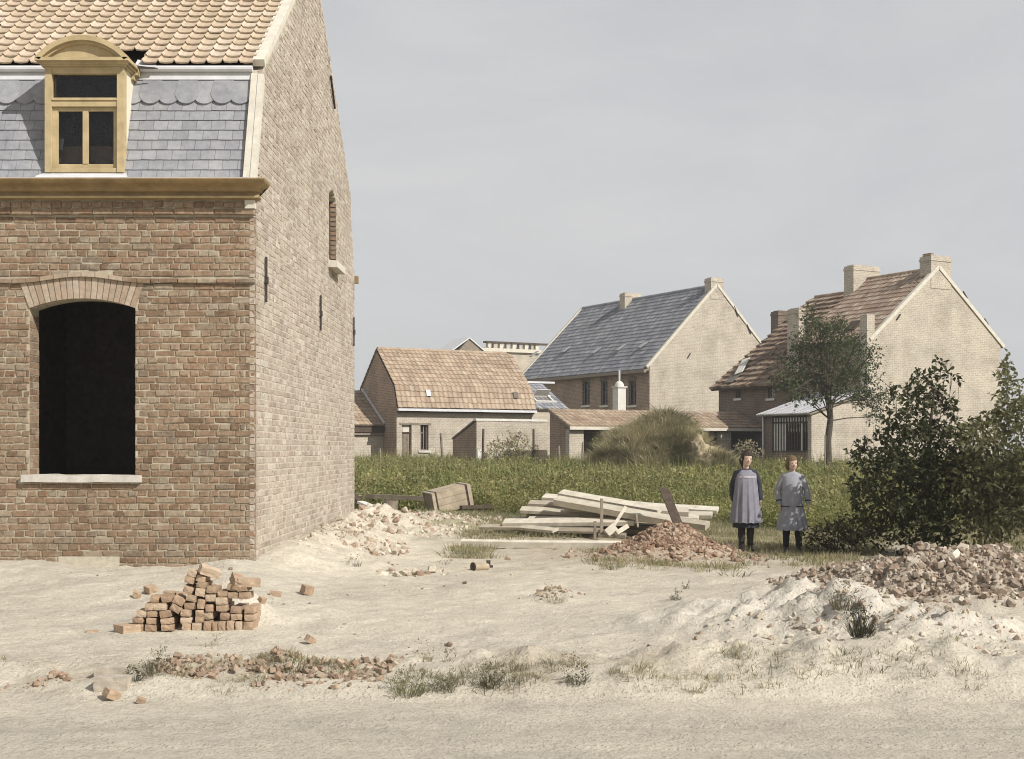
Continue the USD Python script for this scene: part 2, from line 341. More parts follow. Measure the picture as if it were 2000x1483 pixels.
L_weed = leafy('dry_weeds', [(0.28, 0.245, 0.155), (0.21, 0.195, 0.11), (0.35, 0.31, 0.21), (0.16, 0.155, 0.085), (0.25, 0.22, 0.135)])
L_grass = leafy('meadow_grass', [(0.20, 0.20, 0.10), (0.26, 0.245, 0.135), (0.33, 0.295, 0.18), (0.165, 0.17, 0.08)])
L_straw = leafy('straw', [(0.432, 0.378, 0.234), (0.348, 0.306, 0.180), (0.504, 0.450, 0.300), (0.240, 0.234, 0.120), (0.384, 0.342, 0.204)])
L_dark = leafy('dark_weeds', [(0.055, 0.053, 0.032), (0.08, 0.08, 0.045), (0.12, 0.11, 0.065)])

# ------------------------------------------------------------------ terrain
SS = lambda x, a, b: (lambda t: t * t * (3 - 2 * t))(np.clip((x - a) / (b - a), 0, 1))
WALL_Y, BACK_Y, CORNER_X = FPX / 175.0, 23.09, -547 / 175.0


def bump2(x, y, cx, cy, rx, ry, h, p=1.0):
    d = ((x - cx) / rx) ** 2 + ((y - cy) / ry) ** 2
    return h * np.exp(-d ** p)


def height(x, y):
    x, y = np.broadcast_arrays(np.asarray(x, float), np.asarray(y, float))
    P = np.stack([x, y, np.zeros_like(x)], -1)
    n1, n2, n3 = (meshkit.fbm(P * s, 4, k) - 0.5 for s, k in ((0.9, 3), (3.7, 11), (11.0, 23)))
    z = 0.40 * SS(y, 27, 60)
    road = 1 - SS(y + 0.12 * n1, 7.95, 8.25)
    z = z - 0.06 * road
    near = 1 - SS(y, 30, 60)
    z = z + near * (1 - 0.8 * road) * (0.06 * n1 + 0.04 * n2 + 0.032 * n3) + road * 0.012 * n2
    z = z + 0.18 * SS(y, 11.2, 14.9) * (1 - SS(y, 15.2, 17)) * (1 - SS(x, -3.4, -2.0)) * (1 + 0.9 * n1)            # sand heaped against the front wall
    z = z + bump2(x, 0 * y, CORNER_X + 0.25, 0, 0.75, 9, 0.30) * SS(y, 14.6, 16.5) * (1 - SS(y, 23, 25)) * (1 + 0.8 * n2)  # and along the gable
    z = z + bump2(x, y, -1.9, 24.5, 1.5, 3.2, 0.20) * (1 + 1.2 * n2)                                               # rubble spread beside the gable
    z = z + bump2(x, y, -2.62, 11.2, 0.40, 0.36, 0.36)                                                             # sand behind the brick stack
    z = z - road * 0.022 * (np.exp(-((y - 7.25 - 0.10 * n1) / 0.06) ** 2) + np.exp(-((y - 6.72 - 0.10 * n1) / 0.06) ** 2)) * (0.5 + n1)
    lump = 1 + 0.9 * n2 + 0.6 * n3
    z = z + bump2(x, y, 2.35, 10.5, 0.55, 0.62, 0.40, 0.8) * lump + bump2(x, y, 1.55, 10.9, 0.7, 0.6, 0.19) * lump + bump2(x, y, 3.1, 9.75, 0.75, 0.55, 0.20) * lump  # sand mound
    z = z + bump2(x, y, 4.3, 12.9, 1.25, 0.95, 0.38, 1.2) * (1 + 0.9 * n2 + 0.5 * n1) + bump2(x, y, 3.0, 13.6, 0.75, 0.6, 0.13) * lump   # rubble heap at the right
    z = z + bump2(x, y, 1.80, 18.1, 0.62, 0.60, 0.44, 0.9) * (1 + 0.4 * n2)                                         # red brick heap
    z = z + bump2(x, y, 0.19, 12.95, 0.24, 0.22, 0.11)
    z = z + 0.10 * np.exp(-((y - 8.75) / 0.42) ** 2) * (0.5 + 1.6 * np.clip(n1 + 0.25, 0, 1)) * (1 - road) * lump   # verge of the road
    return z


def ray_ground(u, v):
    """Where the ground meets the line of sight through a point of the plate."""
    Y = np.linspace(5.0, 90, 6000)
    x, zr = (u - CU) / FPX * Y, EYE - (v - CV) / FPX * Y
    k = int(np.argmax(zr <= height(x, Y)))
    return np.array([x[k], Y[k], float(height(x[k], Y[k]))])


def at(u, v, Y):
    return np.array([(u - CU) / FPX * Y, Y, EYE + (CV - v) / FPX * Y])


xs = np.unique(np.concatenate([-np.geomspace(7, 1200, 40), np.arange(-7, 9.5, 0.055), np.geomspace(9.5, 1200, 40)]))
ys = np.unique(np.concatenate([np.arange(-60, 5, 5), np.arange(5, 26, 0.055), np.arange(26, 62, 0.25), np.geomspace(62, 2000, 40)]))
gx, gy = np.meshgrid(xs, ys, indexing='ij')
gz = height(gx, gy)
nx_, ny_ = gx.shape
ii, jj = np.meshgrid(np.arange(nx_ - 1), np.arange(ny_ - 1), indexing='ij')
a_ = ii * ny_ + jj
quads = np.stack([a_, a_ + ny_, a_ + ny_ + 1, a_ + 1], -1).reshape(-1, 4)
P3 = np.stack([gx, gy, 0 * gx], -1)
f1, f2, f3 = meshkit.fbm(P3 * 0.6, 5, 31), meshkit.fbm(P3 * 2.3, 5, 41), meshkit.fbm(P3 * 9.0, 3, 51)
sand, brown, grassy, lime, redd = (np.array(c) for c in ((0.475, 0.43, 0.345), (0.33, 0.28, 0.205), (0.20, 0.185, 0.095), (0.505, 0.465, 0.39), (0.30, 0.20, 0.14)))


def blend(c, other, w):
    return c * (1 - w[..., None]) + other * w[..., None]


tint = np.broadcast_to(sand, gx.shape + (3,)).copy()
tint = tint * (0.82 + 0.36 * f1 + 0.0)[..., None]
tint = blend(tint, np.array((0.38, 0.345, 0.285)), np.clip((f2 - 0.5) * 2.2, 0, 0.6))
tint = blend(tint, brown, SS(gy + 3.0 * (f1 - 0.5) + 2.0 * (f2 - 0.5), 15.0, 18.0) * SS(gx + 2 * (f1 - .5), -1.6, 0.6) * 0.75)
tint = blend(tint, grassy, SS(gy + 4 * (f2 - 0.5), 19, 26) * SS(gx + 2 * (f2 - .5), -2.2, -0.8))
tint = blend(tint, grassy, SS(gy + 4 * (f2 - 0.5), 26, 30))
hb = np.clip(bump2(gx, gy, 2.35, 10.5, 0.7, 0.7, 1) + bump2(gx, gy, 1.5, 10.9, 0.8, 0.6, 0.8) + bump2(gx, gy, 3.1, 9.75, 0.8, 0.55, 1), 0, 1)
tint = blend(tint, lime, hb * (0.5 + 0.5 * (f2 > 0.42)))
tint = blend(tint, redd, np.clip(bump2(gx, gy, 1.8, 18.1, 0.8, 0.75, 1.0), 0, 0.9))
tint = blend(tint, np.array((0.36, 0.28, 0.21)), np.clip(bump2(gx, gy, 4.2, 13.0, 1.2, 1.0, 0.8), 0, 0.8))
tint = blend(tint, np.array((0.32, 0.26, 0.18)), np.clip(np.exp(-((gy - 8.6) / 0.4) ** 2) * (1.8 * (f2 - 0.38)) * (1 - SS(gx, 0.5, 2.0)), 0, 0.8))
trk = 0.8 * np.exp(-((gy - 6.85 + 0.1 * (f1 - .5)) / 0.1) ** 2) + np.exp(-((gy - 7.25 - 0.15 * (f1 - .5)) / 0.28) ** 2) + 0.7 * np.exp(-((gy - 6.45) / 0.2) ** 2)
tint = blend(tint, np.array((0.37, 0.335, 0.27)), np.clip(trk * (0.3 + 0.8 * f1), 0, 0.7) * (gy < 8.1))
tint = tint * (0.86 + 0.28 * f3)[..., None]
ROAD_EDGE = 8.0
g_nodes = {'at': ('attribute', {'attribute': 'tint'}), 'g': ('geometry', {}), 'n': ('noise_texture', {'scale': 26.0, 'detail': 6.0, 'roughness': 0.7}),
           'nr': ('rgb_ramp', {'ramp': [(0.28, (0.76, 0.75, 0.73)), (0.5, (1.0, 1.0, 1.0)), (0.72, (1.17, 1.16, 1.15))]}), 'm': ('mix', {'mix_type': 'multiply', 'fac': 1.0}),
           'v': ('voronoi_texture', {'scale': 34.0, 'randomness': 1.0}), 'vr': ('rgb_ramp', {'ramp': [(0.0, (1, 1, 1)), (0.35, (0, 0, 0))]}),
           'b': ('bump', {'strength': 0.9, 'distance': 0.025}), 'b2': ('bump', {'strength': 0.5, 'distance': 0.018}),
           'p': ('principled_bsdf', {'roughness': 0.95, 'specular_ior_level': 0.1})}
g_links = [('at.color', 'm.color1'), ('g.position', 'n.vector'), ('n.fac', 'nr.fac'), ('nr.color', 'm.color2'), ('m.color', 'p.base_color'),
           ('n.fac', 'b.height'), ('g.position', 'v.vector'), ('v.distance', 'vr.fac'), ('vr.color', 'b2.height'), ('b.normal', 'b2.normal'), ('b2.normal', 'p.normal')]
M_ground = usdkit.material(stage, LK + 'sandy_ground', g_nodes, g_links, surface='p.BSDF')


def ground_sheet(name, sel, label):
    f = quads[sel]
    f = np.vstack([f[:, [0, 1, 2]], f[:, [0, 2, 3]]])
    ids, inv = np.unique(f, return_inverse=True)
    v = np.stack([gx, gy, gz], -1).reshape(-1, 3)[ids]
    m = usdkit.mesh(stage, '/World/' + name, (v, inv.reshape(f.shape)), M_ground, smooth=True)
    UsdGeom.PrimvarsAPI(m).CreatePrimvar('tint', Sdf.ValueTypeNames.Color3fArray, 'vertex').Set(Vt.Vec3fArray.FromNumpy(np.clip(tint, 0.02, 0.85).reshape(-1, 3)[ids].astype(np.float32)))
    tag(m.GetPrim(), label, None, None, 'structure')


cy_ = ys[jj].reshape(-1)
ground_sheet('ground', cy_ >= ROAD_EDGE, 'uneven pale sandy building ground with soil towards the field')
ground_sheet('road', cy_ < ROAD_EDGE, 'smooth pale sandy road along the bottom of the view')
# ------------------------------------------------------------------ the unfinished brick house at the left
rng = np.random.default_rng(11)
XL = -9.0                                        # left end, out of the picture
BREAK_Y, BREAK_Z, EAVE_Z = 15.33, 5.80, 4.44
SLOPE = 0.726
RIDGE_Y = (WALL_Y + BACK_Y) / 2
RIDGE_Z = BREAK_Z + SLOPE * (RIDGE_Y - BREAK_Y)
BB_Y = BACK_Y - (BREAK_Y - WALL_Y)
fx = lambda u: (u - CU) / 175.0
fz = lambda v: EYE + (CV - v) / 175.0
gy_of = lambda u: -CORNER_X * FPX / (CU - u)     # depth along the gable at image column u
house = thing('brick_house', 'unfinished brick house with slate mansard, dormer and empty arched window', 'house')

# openings
WX0, WX1, WS, WSP, WCR = fx(57), fx(264), fz(928), fz(602), fz(583)
wc, hw = (WX0 + WX1) / 2, (WX1 - WX0) / 2
AR = (hw ** 2 + (WCR - WSP) ** 2) / (2 * (WCR - WSP))       # radius of the flat arch
acz = WCR - AR
th = math.asin(hw / AR)
arc = lambda r, n=18, k=1.0: [(wc + r * math.sin(t), acz + r * math.cos(t)) for t in np.linspace(-th * k, th * k, n)]
opening = [(WX0, WS), (WX1, WS)] + arc(AR)[::-1]
opening = Polygon(opening)
HOODR0, HOODR1 = AR + 0.178, AR + 0.235
BAND_Z0, BAND_Z1 = fz(553.5), fz(545)
D0 = WALL_Y + 0.010                                # mortar face of the front wall
front = prism([(XL, -0.4), (CORNER_X - 0.011, -0.4), (CORNER_X - 0.011, EAVE_Z - 0.06), (XL, EAVE_Z - 0.06)], 'y', D0, D0 + 0.28)
hole = m3.Manifold.extrude(m3.CrossSection([np.array(opening.exterior.coords)[:-1][::1 if opening.exterior.is_ccw else -1]], m3.FillRule.EvenOdd), 2.0)
front = front - hole.transform(np.array([[1, 0, 0, 0], [0, 0, 1, WALL_Y - 1], [0, 1, 0, 0.0]]))
put('front_wall', front, M_joint, house)
# gable: profile with the stair window
GX = CORNER_X - 0.010
prof = [(WALL_Y + 0.29, -0.4), (BACK_Y, -0.4), (BACK_Y, EAVE_Z), (BB_Y, BREAK_Z), (RIDGE_Y, RIDGE_Z), (BREAK_Y, BREAK_Z), (WALL_Y + 0.29, EAVE_Z + 0.80), (WALL_Y + 0.29, EAVE_Z)]
GW = (gy_of(643.5), gy_of(657.5), 4.35, 5.34)      # y0, y1, sill, springing
gm = (GW[0] + GW[1]) / 2
gwin = Polygon([(GW[0], GW[2]), (GW[1], GW[2]), (GW[1], GW[3]), (gm + 0.2, GW[3] + 0.09), (gm, GW[3] + 0.12), (gm - 0.2, GW[3] + 0.09), (GW[0], GW[3])])
full_prof = Polygon([(WALL_Y, -0.4), (BACK_Y, -0.4), (BACK_Y, EAVE_Z), (BB_Y, BREAK_Z), (RIDGE_Y, RIDGE_Z), (BREAK_Y, BREAK_Z), (WALL_Y, EAVE_Z)])
put('gable_wall', prism(prof, 'x', GX - 0.26, GX, holes=[np.array(gwin.exterior.coords)[:-1][::-1]]), M_mortar, house)
back = MB().box((XL, BACK_Y - 0.26, -0.4), (GX - 0.28, BACK_Y - 0.01, EAVE_Z)).box((XL, WALL_Y + 0.3, -0.4), (XL + 0.25, BACK_Y - 0.27, EAVE_Z))
put('rear_wall', back, M_mortar, house)
inn = MB().box((XL + 0.26, WALL_Y + 0.31, 0.25), (GX - 0.29, BACK_Y - 0.28, 0.32)).box((XL + 0.26, WALL_Y + 0.31, 3.9), (GX - 0.29, BACK_Y - 0.28, 4.05))
inn.box((XL + 0.26, 18.4, 0.33), (GX - 0.29, 18.55, 3.89)).box((-6.6, WALL_Y + 0.31, 0.33), (-6.48, 18.39, 3.89)).box((GX - 0.32, WALL_Y + 0.31, 0.33), (GX - 0.285, 18.39, 3.89))
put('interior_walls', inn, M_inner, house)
# roof deck under the slates and tiles
deck = MB()
o = 0.05
deck.prism([(WALL_Y + 0.03, EAVE_Z), (BREAK_Y + 0.02, BREAK_Z - 0.02), (RIDGE_Y, RIDGE_Z - 0.03), (BB_Y, BREAK_Z - 0.03), (BACK_Y - 0.03, EAVE_Z),
            (BACK_Y - 0.2, EAVE_Z), (BB_Y - 0.1, BREAK_Z - 0.15), (RIDGE_Y, RIDGE_Z - 0.2), (BREAK_Y + 0.1, BREAK_Z - 0.15), (WALL_Y + 0.2, EAVE_Z)], 'x', XL, CORNER_X - 0.03)
put('roof_deck', deck, M_darkwood, house)


def brick_vf(w, h, proud, depth, seed, c=0.007, j=0.0035):
    """A hand-made brick seen from the front (-y); its front stands proud of y = 0; lower left at 0, 0."""
    r = np.random.default_rng(seed)
    sq = np.array([(0, 0), (w, 0), (w, h), (0, h)], float)
    inn_ = np.array([(c, c), (w - c, c), (w - c, h - c), (c, h - c)])
    v = np.zeros((12, 3))
    v[:4, [0, 2]] = sq; v[:4, 1] = depth
    v[4:8, [0, 2]] = sq + r.normal(0, j, (4, 2)); v[4:8, 1] = -proud + c + r.normal(0, 0.001, 4)
    v[8:, [0, 2]] = inn_ + r.normal(0, j * 1.3, (4, 2)); v[8:, 1] = -proud + r.normal(0, 0.0015, 4)
    f = []
    for k in range(4):
        n = (k + 1) % 4
        f += [[k, n, n + 4, k + 4], [k + 4, n + 4, n + 8, k + 8]]
    f.append([8, 9, 10, 11])
    return v, np.array(f)


ROW, HEAD = 0.0745, 0.113
JT = 0.0110
HB = lambda x: BAND_Z0 + 0.071 * 0.5 * (1 + np.cos(np.pi * np.clip((x - wc) / (1.22 * hw), -1, 1)))    # lower edge of the band, swept up over the arch
HT = BAND_Z1 - BAND_Z0
hx = np.linspace(wc - 1.30 * hw, wc + 1.30 * hw, 31)
vx = np.linspace(WX0 - 0.04, WX1 + 0.045, 25)
voussoir_zone = Polygon([(x, HB(x)) for x in vx] + [(x, acz + math.sqrt(AR ** 2 - min(hw, max(-hw, x - wc)) ** 2)) for x in vx[::-1]])
hood_zone = Polygon([(x, HB(x)) for x in hx] + [(x, HB(x) + HT) for x in hx[::-1]])
band_x0 = hx[-1]
skip = opening.buffer(0.002).union(voussoir_zone).union(hood_zone.buffer(0.004)).union(sbox(band_x0 - 0.02, BAND_Z0 - 0.002, CORNER_X + 0.1, BAND_Z1 + 0.002)).union(sbox(XL, BAND_Z0 - 0.002, hx[0] + 0.02, BAND_Z1 + 0.002))
sill_zone = sbox(WX0 - 0.1, fz(942), fx(278), WS)
patch_zone = sbox(fx(114), fz(1111), fx(233), fz(1087))
skip = skip.union(sill_zone).union(patch_zone)
walls = []
r = 0
z = 0.03
TOPZ = fz(421)
while z < TOPZ - 0.03:
    unit = HEAD if r % 2 == 0 else 2 * HEAD
    x = CORNER_X
    k = 0
    while x > XL + 0.1:
        w = unit
        if unit == HEAD and k == 1:
            w = HEAD * 0.55                                   # queen closer beside the corner
        if unit > HEAD and rng.random() < 0.10:
            w = HEAD                                          # odd header in a stretcher course
        w *= 1 + rng.normal(0, 0.03)
        h = min(ROW, TOPZ - z) - JT
        a, b = x - w + JT / 2, x - (JT / 2 if k else 0.0)
        bx = sbox(a, z, b, z + h)
        cut = bx.intersection(skip).area / bx.area
        if cut > 0.02:
            # cut the brick at the opening's edge
            rest = bx.difference(skip)
            if not rest.is_empty and rest.geom_type == 'Polygon':
                q0, _, q1, _ = rest.bounds
                if q1 - q0 > 0.03 and rest.area > 0.55 * (q1 - q0) * h:
                    walls.append((q0, q1, z, h, w))
        elif b - a > 0.02:
            walls.append((a, b, z, h, w))
        x -= w
        k += 1
    z += ROW
    r += 1
vis = [i for i, (a, b, z0, h, w) in enumerate(walls) if a > fx(-2) and z0 > 0.1]
vis.sort(key=lambda i: -(walls[i][1] - walls[i][0]))
single = set(vis[:300])
rest = MB()
for i, (a, b, z0, h, w) in enumerate(walls):
    v, f = brick_vf(b - a, h, 0.010 + rng.normal(0, 0.002), 0.06, 1000 + i)
    v = v + np.array([a, D0, z0 + rng.normal(0, 0.0015)])
    tone = float(np.clip(rng.beta(1.6, 1.6), 0, 1))
    if i in single:
        put('brick', MB().add(v, f, tone), M_brick, house)
    else:
        rest.add(v, f, tone)
put('brickwork', rest, M_brick, house, kind='stuff')
put('mortar_patch', MB().box((fx(114), D0 - 0.012, fz(1112)), (fx(233), D0 + 0.02, fz(1087))), M_mortar, house)

# arch bricks, hood band and string course
nv = 19
arch_in = lambda t: (wc + AR * math.sin(t), acz + AR * math.cos(t))
def arch_out(t):
    (x, z_) = arch_in(t)
    d = np.array([math.sin(t), math.cos(t)])
    for s_ in np.linspace(0.1, 0.35, 120):
        if z_ + d[1] * s_ >= HB(x + d[0] * s_):
            break
    return (x + d[0] * (s_ - 0.003), z_ + d[1] * (s_ - 0.003))


for k in range(nv):
    t0, t1 = -th * 1.0 + 2 * th * k / nv, -th * 1.0 + 2 * th * (k + 1) / nv
    g = 0.004 / AR
    pol = [arch_in(t0 + g), arch_in(t1 - g), arch_out(t1 - g), arch_out(t0 + g)]
    put('arch_brick', MB().prism(pol, 'y', D0 - 0.014 - rng.uniform(0, 0.003), D0 + 0.26, tone=float(rng.random())), M_arch, house)
nh = 10
for k in range(nh):
    ts = np.linspace(hx[0] + (hx[-1] - hx[0]) * k / nh + 0.003, hx[0] + (hx[-1] - hx[0]) * (k + 1) / nh - 0.003, 5)
    pol = [(x, float(HB(x))) for x in ts] + [(x, float(HB(x)) + HT) for x in ts[::-1]]
    put('hood_brick', MB().prism(pol, 'y', D0 - 0.046 - rng.uniform(0, 0.003), D0 + 0.05, tone=float(rng.random())), M_arch if 1 < k < 8 else M_brick, house)
x = CORNER_X
k = 0
while x > band_x0 + 0.05:
    w = min(0.215, x - band_x0)
    v, f = brick_vf(w - 0.008, BAND_Z1 - BAND_Z0, 0.045 + rng.uniform(0, 0.004), 0.05, 7000 + k)
    put('band_brick', MB().add(v + np.array([x - w + 0.004, D0, BAND_Z0]), f, float(rng.random())), M_brick, house)
    x -= w
    k += 1
x = hx[0]
while x > XL + 0.3:
    v, f = brick_vf(0.207, HT, 0.045, 0.05, 7100 + k)
    put('band_brick', MB().add(v + np.array([x - 0.211, D0, BAND_Z0]), f, float(rng.random())), M_brick, house)
    x -= 0.215
    k += 1
    if x < fx(-40):
        break
# the projecting brick course under the cornice
corb = MB()
x = CORNER_X + 0.005
k = 0
for row, (zz, hh) in enumerate(((fz(420), 0.066), (fz(420) + 0.075, 0.066))):
    x = CORNER_X + 0.004
    while x > fx(-10):
        w = 0.226 if row == 0 else 0.113
        v, f = brick_vf(w - 0.009, hh, 0.055 + rng.uniform(0, 0.004), 0.06, 8000 + k)
        t_ = float(rng.random()) * 0.6
        if row == 0:
            put('corbel_brick', MB().add(v + np.array([x - w + 0.0045, D0, zz]), f, t_), M_brick, house)
        else:
            corb.add(v + np.array([x - w + 0.0045, D0, zz]), f, t_)
        x -= w
        k += 1
put('corbel_brickwork', corb, M_brick, house, kind='stuff')
put('corbel_backing', MB().box((XL, D0 - 0.04, fz(420) + 0.004), (CORNER_X - 0.002, D0 - 0.002, EAVE_Z - 0.07)), M_mortar, house)
# sill
sl = m3.Manifold.cube([fx(277) - fx(44), 0.37, 0.08]).translate([fx(44), D0 - 0.065, WS - 0.079])
sv, sf, _ = meshkit.arrays(sl.refine_to_length(0.06))
sv = sv + np.stack([0 * sv[:, 0], 0.006 * (meshkit.noise(sv * 9, 4) - 0.5), 0.02 * (meshkit.noise(sv * 7, 3) - 0.5)], -1)
put('window_sill', (sv, sf), M_stone, house)

for k in range(26):                                        # bricks of the window's left reveal
    zz = WS + 0.006 + k * ROW
    if zz + ROW > WSP:
        break
    for (y0, y1) in (((0.004, 0.10), (0.112, 0.272)) if k % 2 else ((0.004, 0.20), (0.212, 0.272))):
        put('reveal_brick', MB().box((WX0 - 0.03, D0 + y0, zz), (WX0 + 0.004 + rng.uniform(0, 0.003), D0 + y1, zz + ROW - JT), tone=float(rng.random())), M_brick, house)

# gable brickwork (seen at a grazing angle: the bricks are joined)
gb = MB()
gskip = gwin.buffer(0.002)
z, r, k = 0.02, 0, 0
gpoly = full_prof.buffer(-0.001)
while z < RIDGE_Z - 0.08:
    unit = 2 * HEAD if r % 2 == 0 else HEAD
    y = WALL_Y + (0.0 if r % 2 else 0.0)
    first = True
    while y < BACK_Y - 0.02:
        w = unit * (1 + rng.normal(0, 0.03))
        if first and r % 2 == 0:
            w = HEAD
        b = min(y + w - JT, BACK_Y - 0.002)
        bx = sbox(y + (0 if first else 0.0), z, b, z + ROW - JT)
        if bx.difference(gpoly).area < 0.25 * bx.area and bx.intersection(gskip).area < 0.3 * bx.area:
            e0, e1 = y, b
            if bx.intersects(gskip):
                rr = bx.difference(gskip).bounds
                e0, e1 = rr[0], rr[2]
            v, f = brick_vf(e1 - e0, ROW - JT, 0.0045 + rng.normal(0, 0.0012), 0.05, 20000 + k, c=0.006, j=0.003)
            v = np.stack([GX - v[:, 1], e0 + v[:, 0], z + v[:, 2]], -1)
            gb.add(v, f, float(rng.random()))
            k += 1
        y += w
        first = False
    z += ROW
    r += 1
put('gable_brickwork', gb, M_gbrick, house, kind='stuff')
# reveal bricks of the stair window on its far side, with gaps between
for k in range(13):
    zz = GW[2] + 0.02 + k * ROW
    v = MB().box((GX - 0.085, GW[1] - 0.030, zz), (GX + 0.004, GW[1] + 0.03, zz + 0.052), tone=float(rng.random()))
    put('reveal_brick', v, M_brick, house)
put('stair_window_jamb', MB().box((GX - 0.25, GW[1] - 0.02, GW[2] + 0.001), (GX - 0.002, GW[1] - 0.001, GW[3] + 0.02)), M_inner, house)  # dark box over the jamb, shade of the opening put into its colour
put('stair_window_lining', MB().box((GX - 0.30, GW[0] - 0.05, GW[2] - 0.05), (GX - 0.265, GW[1] + 0.1, GW[3] + 0.2)), M_inner, house)  # dark sheet closing the opening, painted as the unlit inside
s0, s1 = GW[0] - 0.07, GW[1] + 0.08
gs = MB().hexa([(GX - 0.2, s0, 4.215), (GX + 0.14, s0, 4.215), (GX + 0.14, s1, 4.215), (GX - 0.2, s1, 4.215), (GX - 0.2, s0, 4.335), (GX + 0.14, s0, 4.315), (GX + 0.14, s1, 4.315), (GX - 0.2, s1, 4.335)])
put('stair_window_sill', gs, M_verge, house)
for (u, va, vb) in ((518, 502, 590), (625, 577, 646), (690, 620, 676)):
    yy = gy_of(u)
    z0, z1 = EYE + (CV - vb) / FPX * yy, EYE + (CV - va) / FPX * yy
    an = MB().box((GX + 0.012, yy - 0.014, z0), (GX + 0.034, yy + 0.014, z1)).box((GX + 0.013, yy - 0.03, (z0 + z1) / 2 - 0.05), (GX + 0.045, yy + 0.03, (z0 + z1) / 2 + 0.03))
    put('wall_anchor', an, M_iron, house)
an = MB().bar((GX + 0.03, gy_of(643.5), 7.13), (GX + 0.03, gy_of(651.5), 6.74), 0.03, 0.03)
put('wall_anchor', an, M_iron, house)
put('rear_gutter_end', MB().box((CORNER_X - 0.3, BACK_Y + 0.0, EAVE_Z - 0.10), (CORNER_X + 0.05, BACK_Y + 0.14, EAVE_Z + 0.02)), M_ochre2, house)

# cornice: one moulded profile run along the front and returned at the corner
cp = [(0.0, 4.222), (0.085, 4.222), (0.085, 4.232), (0.112, 4.240), (0.118, 4.252), (0.108, 4.264), (0.095, 4.270), (0.095, 4.302), (0.125, 4.308), (0.150, 4.325), (0.165, 4.345), (0.215, 4.362), (0.255, 4.372), (0.285, 4.388), (0.30, 4.408), (0.30, 4.424), (0.0, 4.43)]
cv_ = []
for o_, z_ in cp:
    oo = o_ * 0.55
    cv_ += [(XL, D0 - o_, z_), (CORNER_X + oo, D0 - o_, z_), (CORNER_X + oo, D0 + 0.02, z_)]
cv_ = np.array(cv_)
cf = []
n_ = len(cp)
for i in range(n_):
    j = (i + 1) % n_
    for s in (0, 1):
        cf.append([i * 3 + s, i * 3 + s + 1, j * 3 + s + 1, j * 3 + s])
cor = MB().add(cv_, cf)
ef = [[(i) * 3 + 2, 2, (i + 1) * 3 + 2] for i in range(1, n_ - 1)]
cor.add(cv_, ef)
put('cornice', cor, M_ochre2, house)
put('cornice_bead', MB().tube([(XL, D0 - 0.118, 4.250), (CORNER_X + 0.06, D0 - 0.118, 4.250)], 0.014, 8), M_ochre, house)
put('cornice_bracket', MB().box((CORNER_X - 0.10, D0 - 0.075, 4.13), (CORNER_X + 0.012, D0 + 0.0, 4.221)), M_verge, house)
put('eave_flashing', MB().hexa([(XL, D0 - 0.25, 4.431), (CORNER_X - 0.02, D0 - 0.25, 4.431), (CORNER_X - 0.02, WALL_Y + 0.06, 4.44), (XL, WALL_Y + 0.06, 4.44),
                                (XL, D0 - 0.25, 4.44), (CORNER_X - 0.02, D0 - 0.25, 4.44), (CORNER_X - 0.02, WALL_Y + 0.05, 4.50), (XL, WALL_Y + 0.05, 4.50)]), M_lead, house)

# slates on the steep lower slope
A = np.array([WALL_Y + 0.01, EAVE_Z + 0.015]); Bk = np.array([BREAK_Y - 0.02, BREAK_Z - 0.06])
sd = (Bk - A) / np.linalg.norm(Bk - A); sn = np.array([-sd[1], sd[0]])          # up the slope; outwards (towards the viewer)
SL = np.linalg.norm(Bk - A)
DX0, DX1 = fx(88), fx(242)


def slope_pt(x, s, n):
    p = A + sd * s + sn * n
    return (x, p[0], p[1])


EXP = 0.128
loose = MB()
nrow = 8
for r in range(nrow):
    x = CORNER_X - 0.13 + (0.08 if r % 2 else 0)
    s0 = r * EXP
    first = True
    while x > XL + 0.2:
        w = 0.165 * (1 + rng.normal(0, 0.03))
        xa, xb = x - w + 0.003, x - 0.001
        if first:
            xb = CORNER_X - 0.128
        first = False
        tl = 0.006 + rng.uniform(0, 0.002)
        s1 = s0 + EXP + 0.02
        jz = rng.normal(0, 0.0018, 2)
        P = [slope_pt(xa, s0 + jz[0], 0.012 + tl), slope_pt(xb, s0 + jz[1], 0.012 + tl), slope_pt(xb, s1, 0.006), slope_pt(xa, s1, 0.006)]
        Q = [slope_pt(xa, s0 + jz[0], 0.010), slope_pt(xb, s0 + jz[1], 0.010), slope_pt(xb, s1, 0.0), slope_pt(xa, s1, 0.0)]
        x -= w
        if DX0 + 0.02 < xa and xb < DX1 - 0.02:
            continue
        m_ = MB().hexa([Q[0], Q[1], Q[2], Q[3], P[0], P[1], P[2], P[3]], float(rng.random()))
        if xa > fx(-12):
            put('slate', m_, M_slate, house)
        else:
            loose.add(*m_.arrays()[:2], float(rng.random()))
    pass
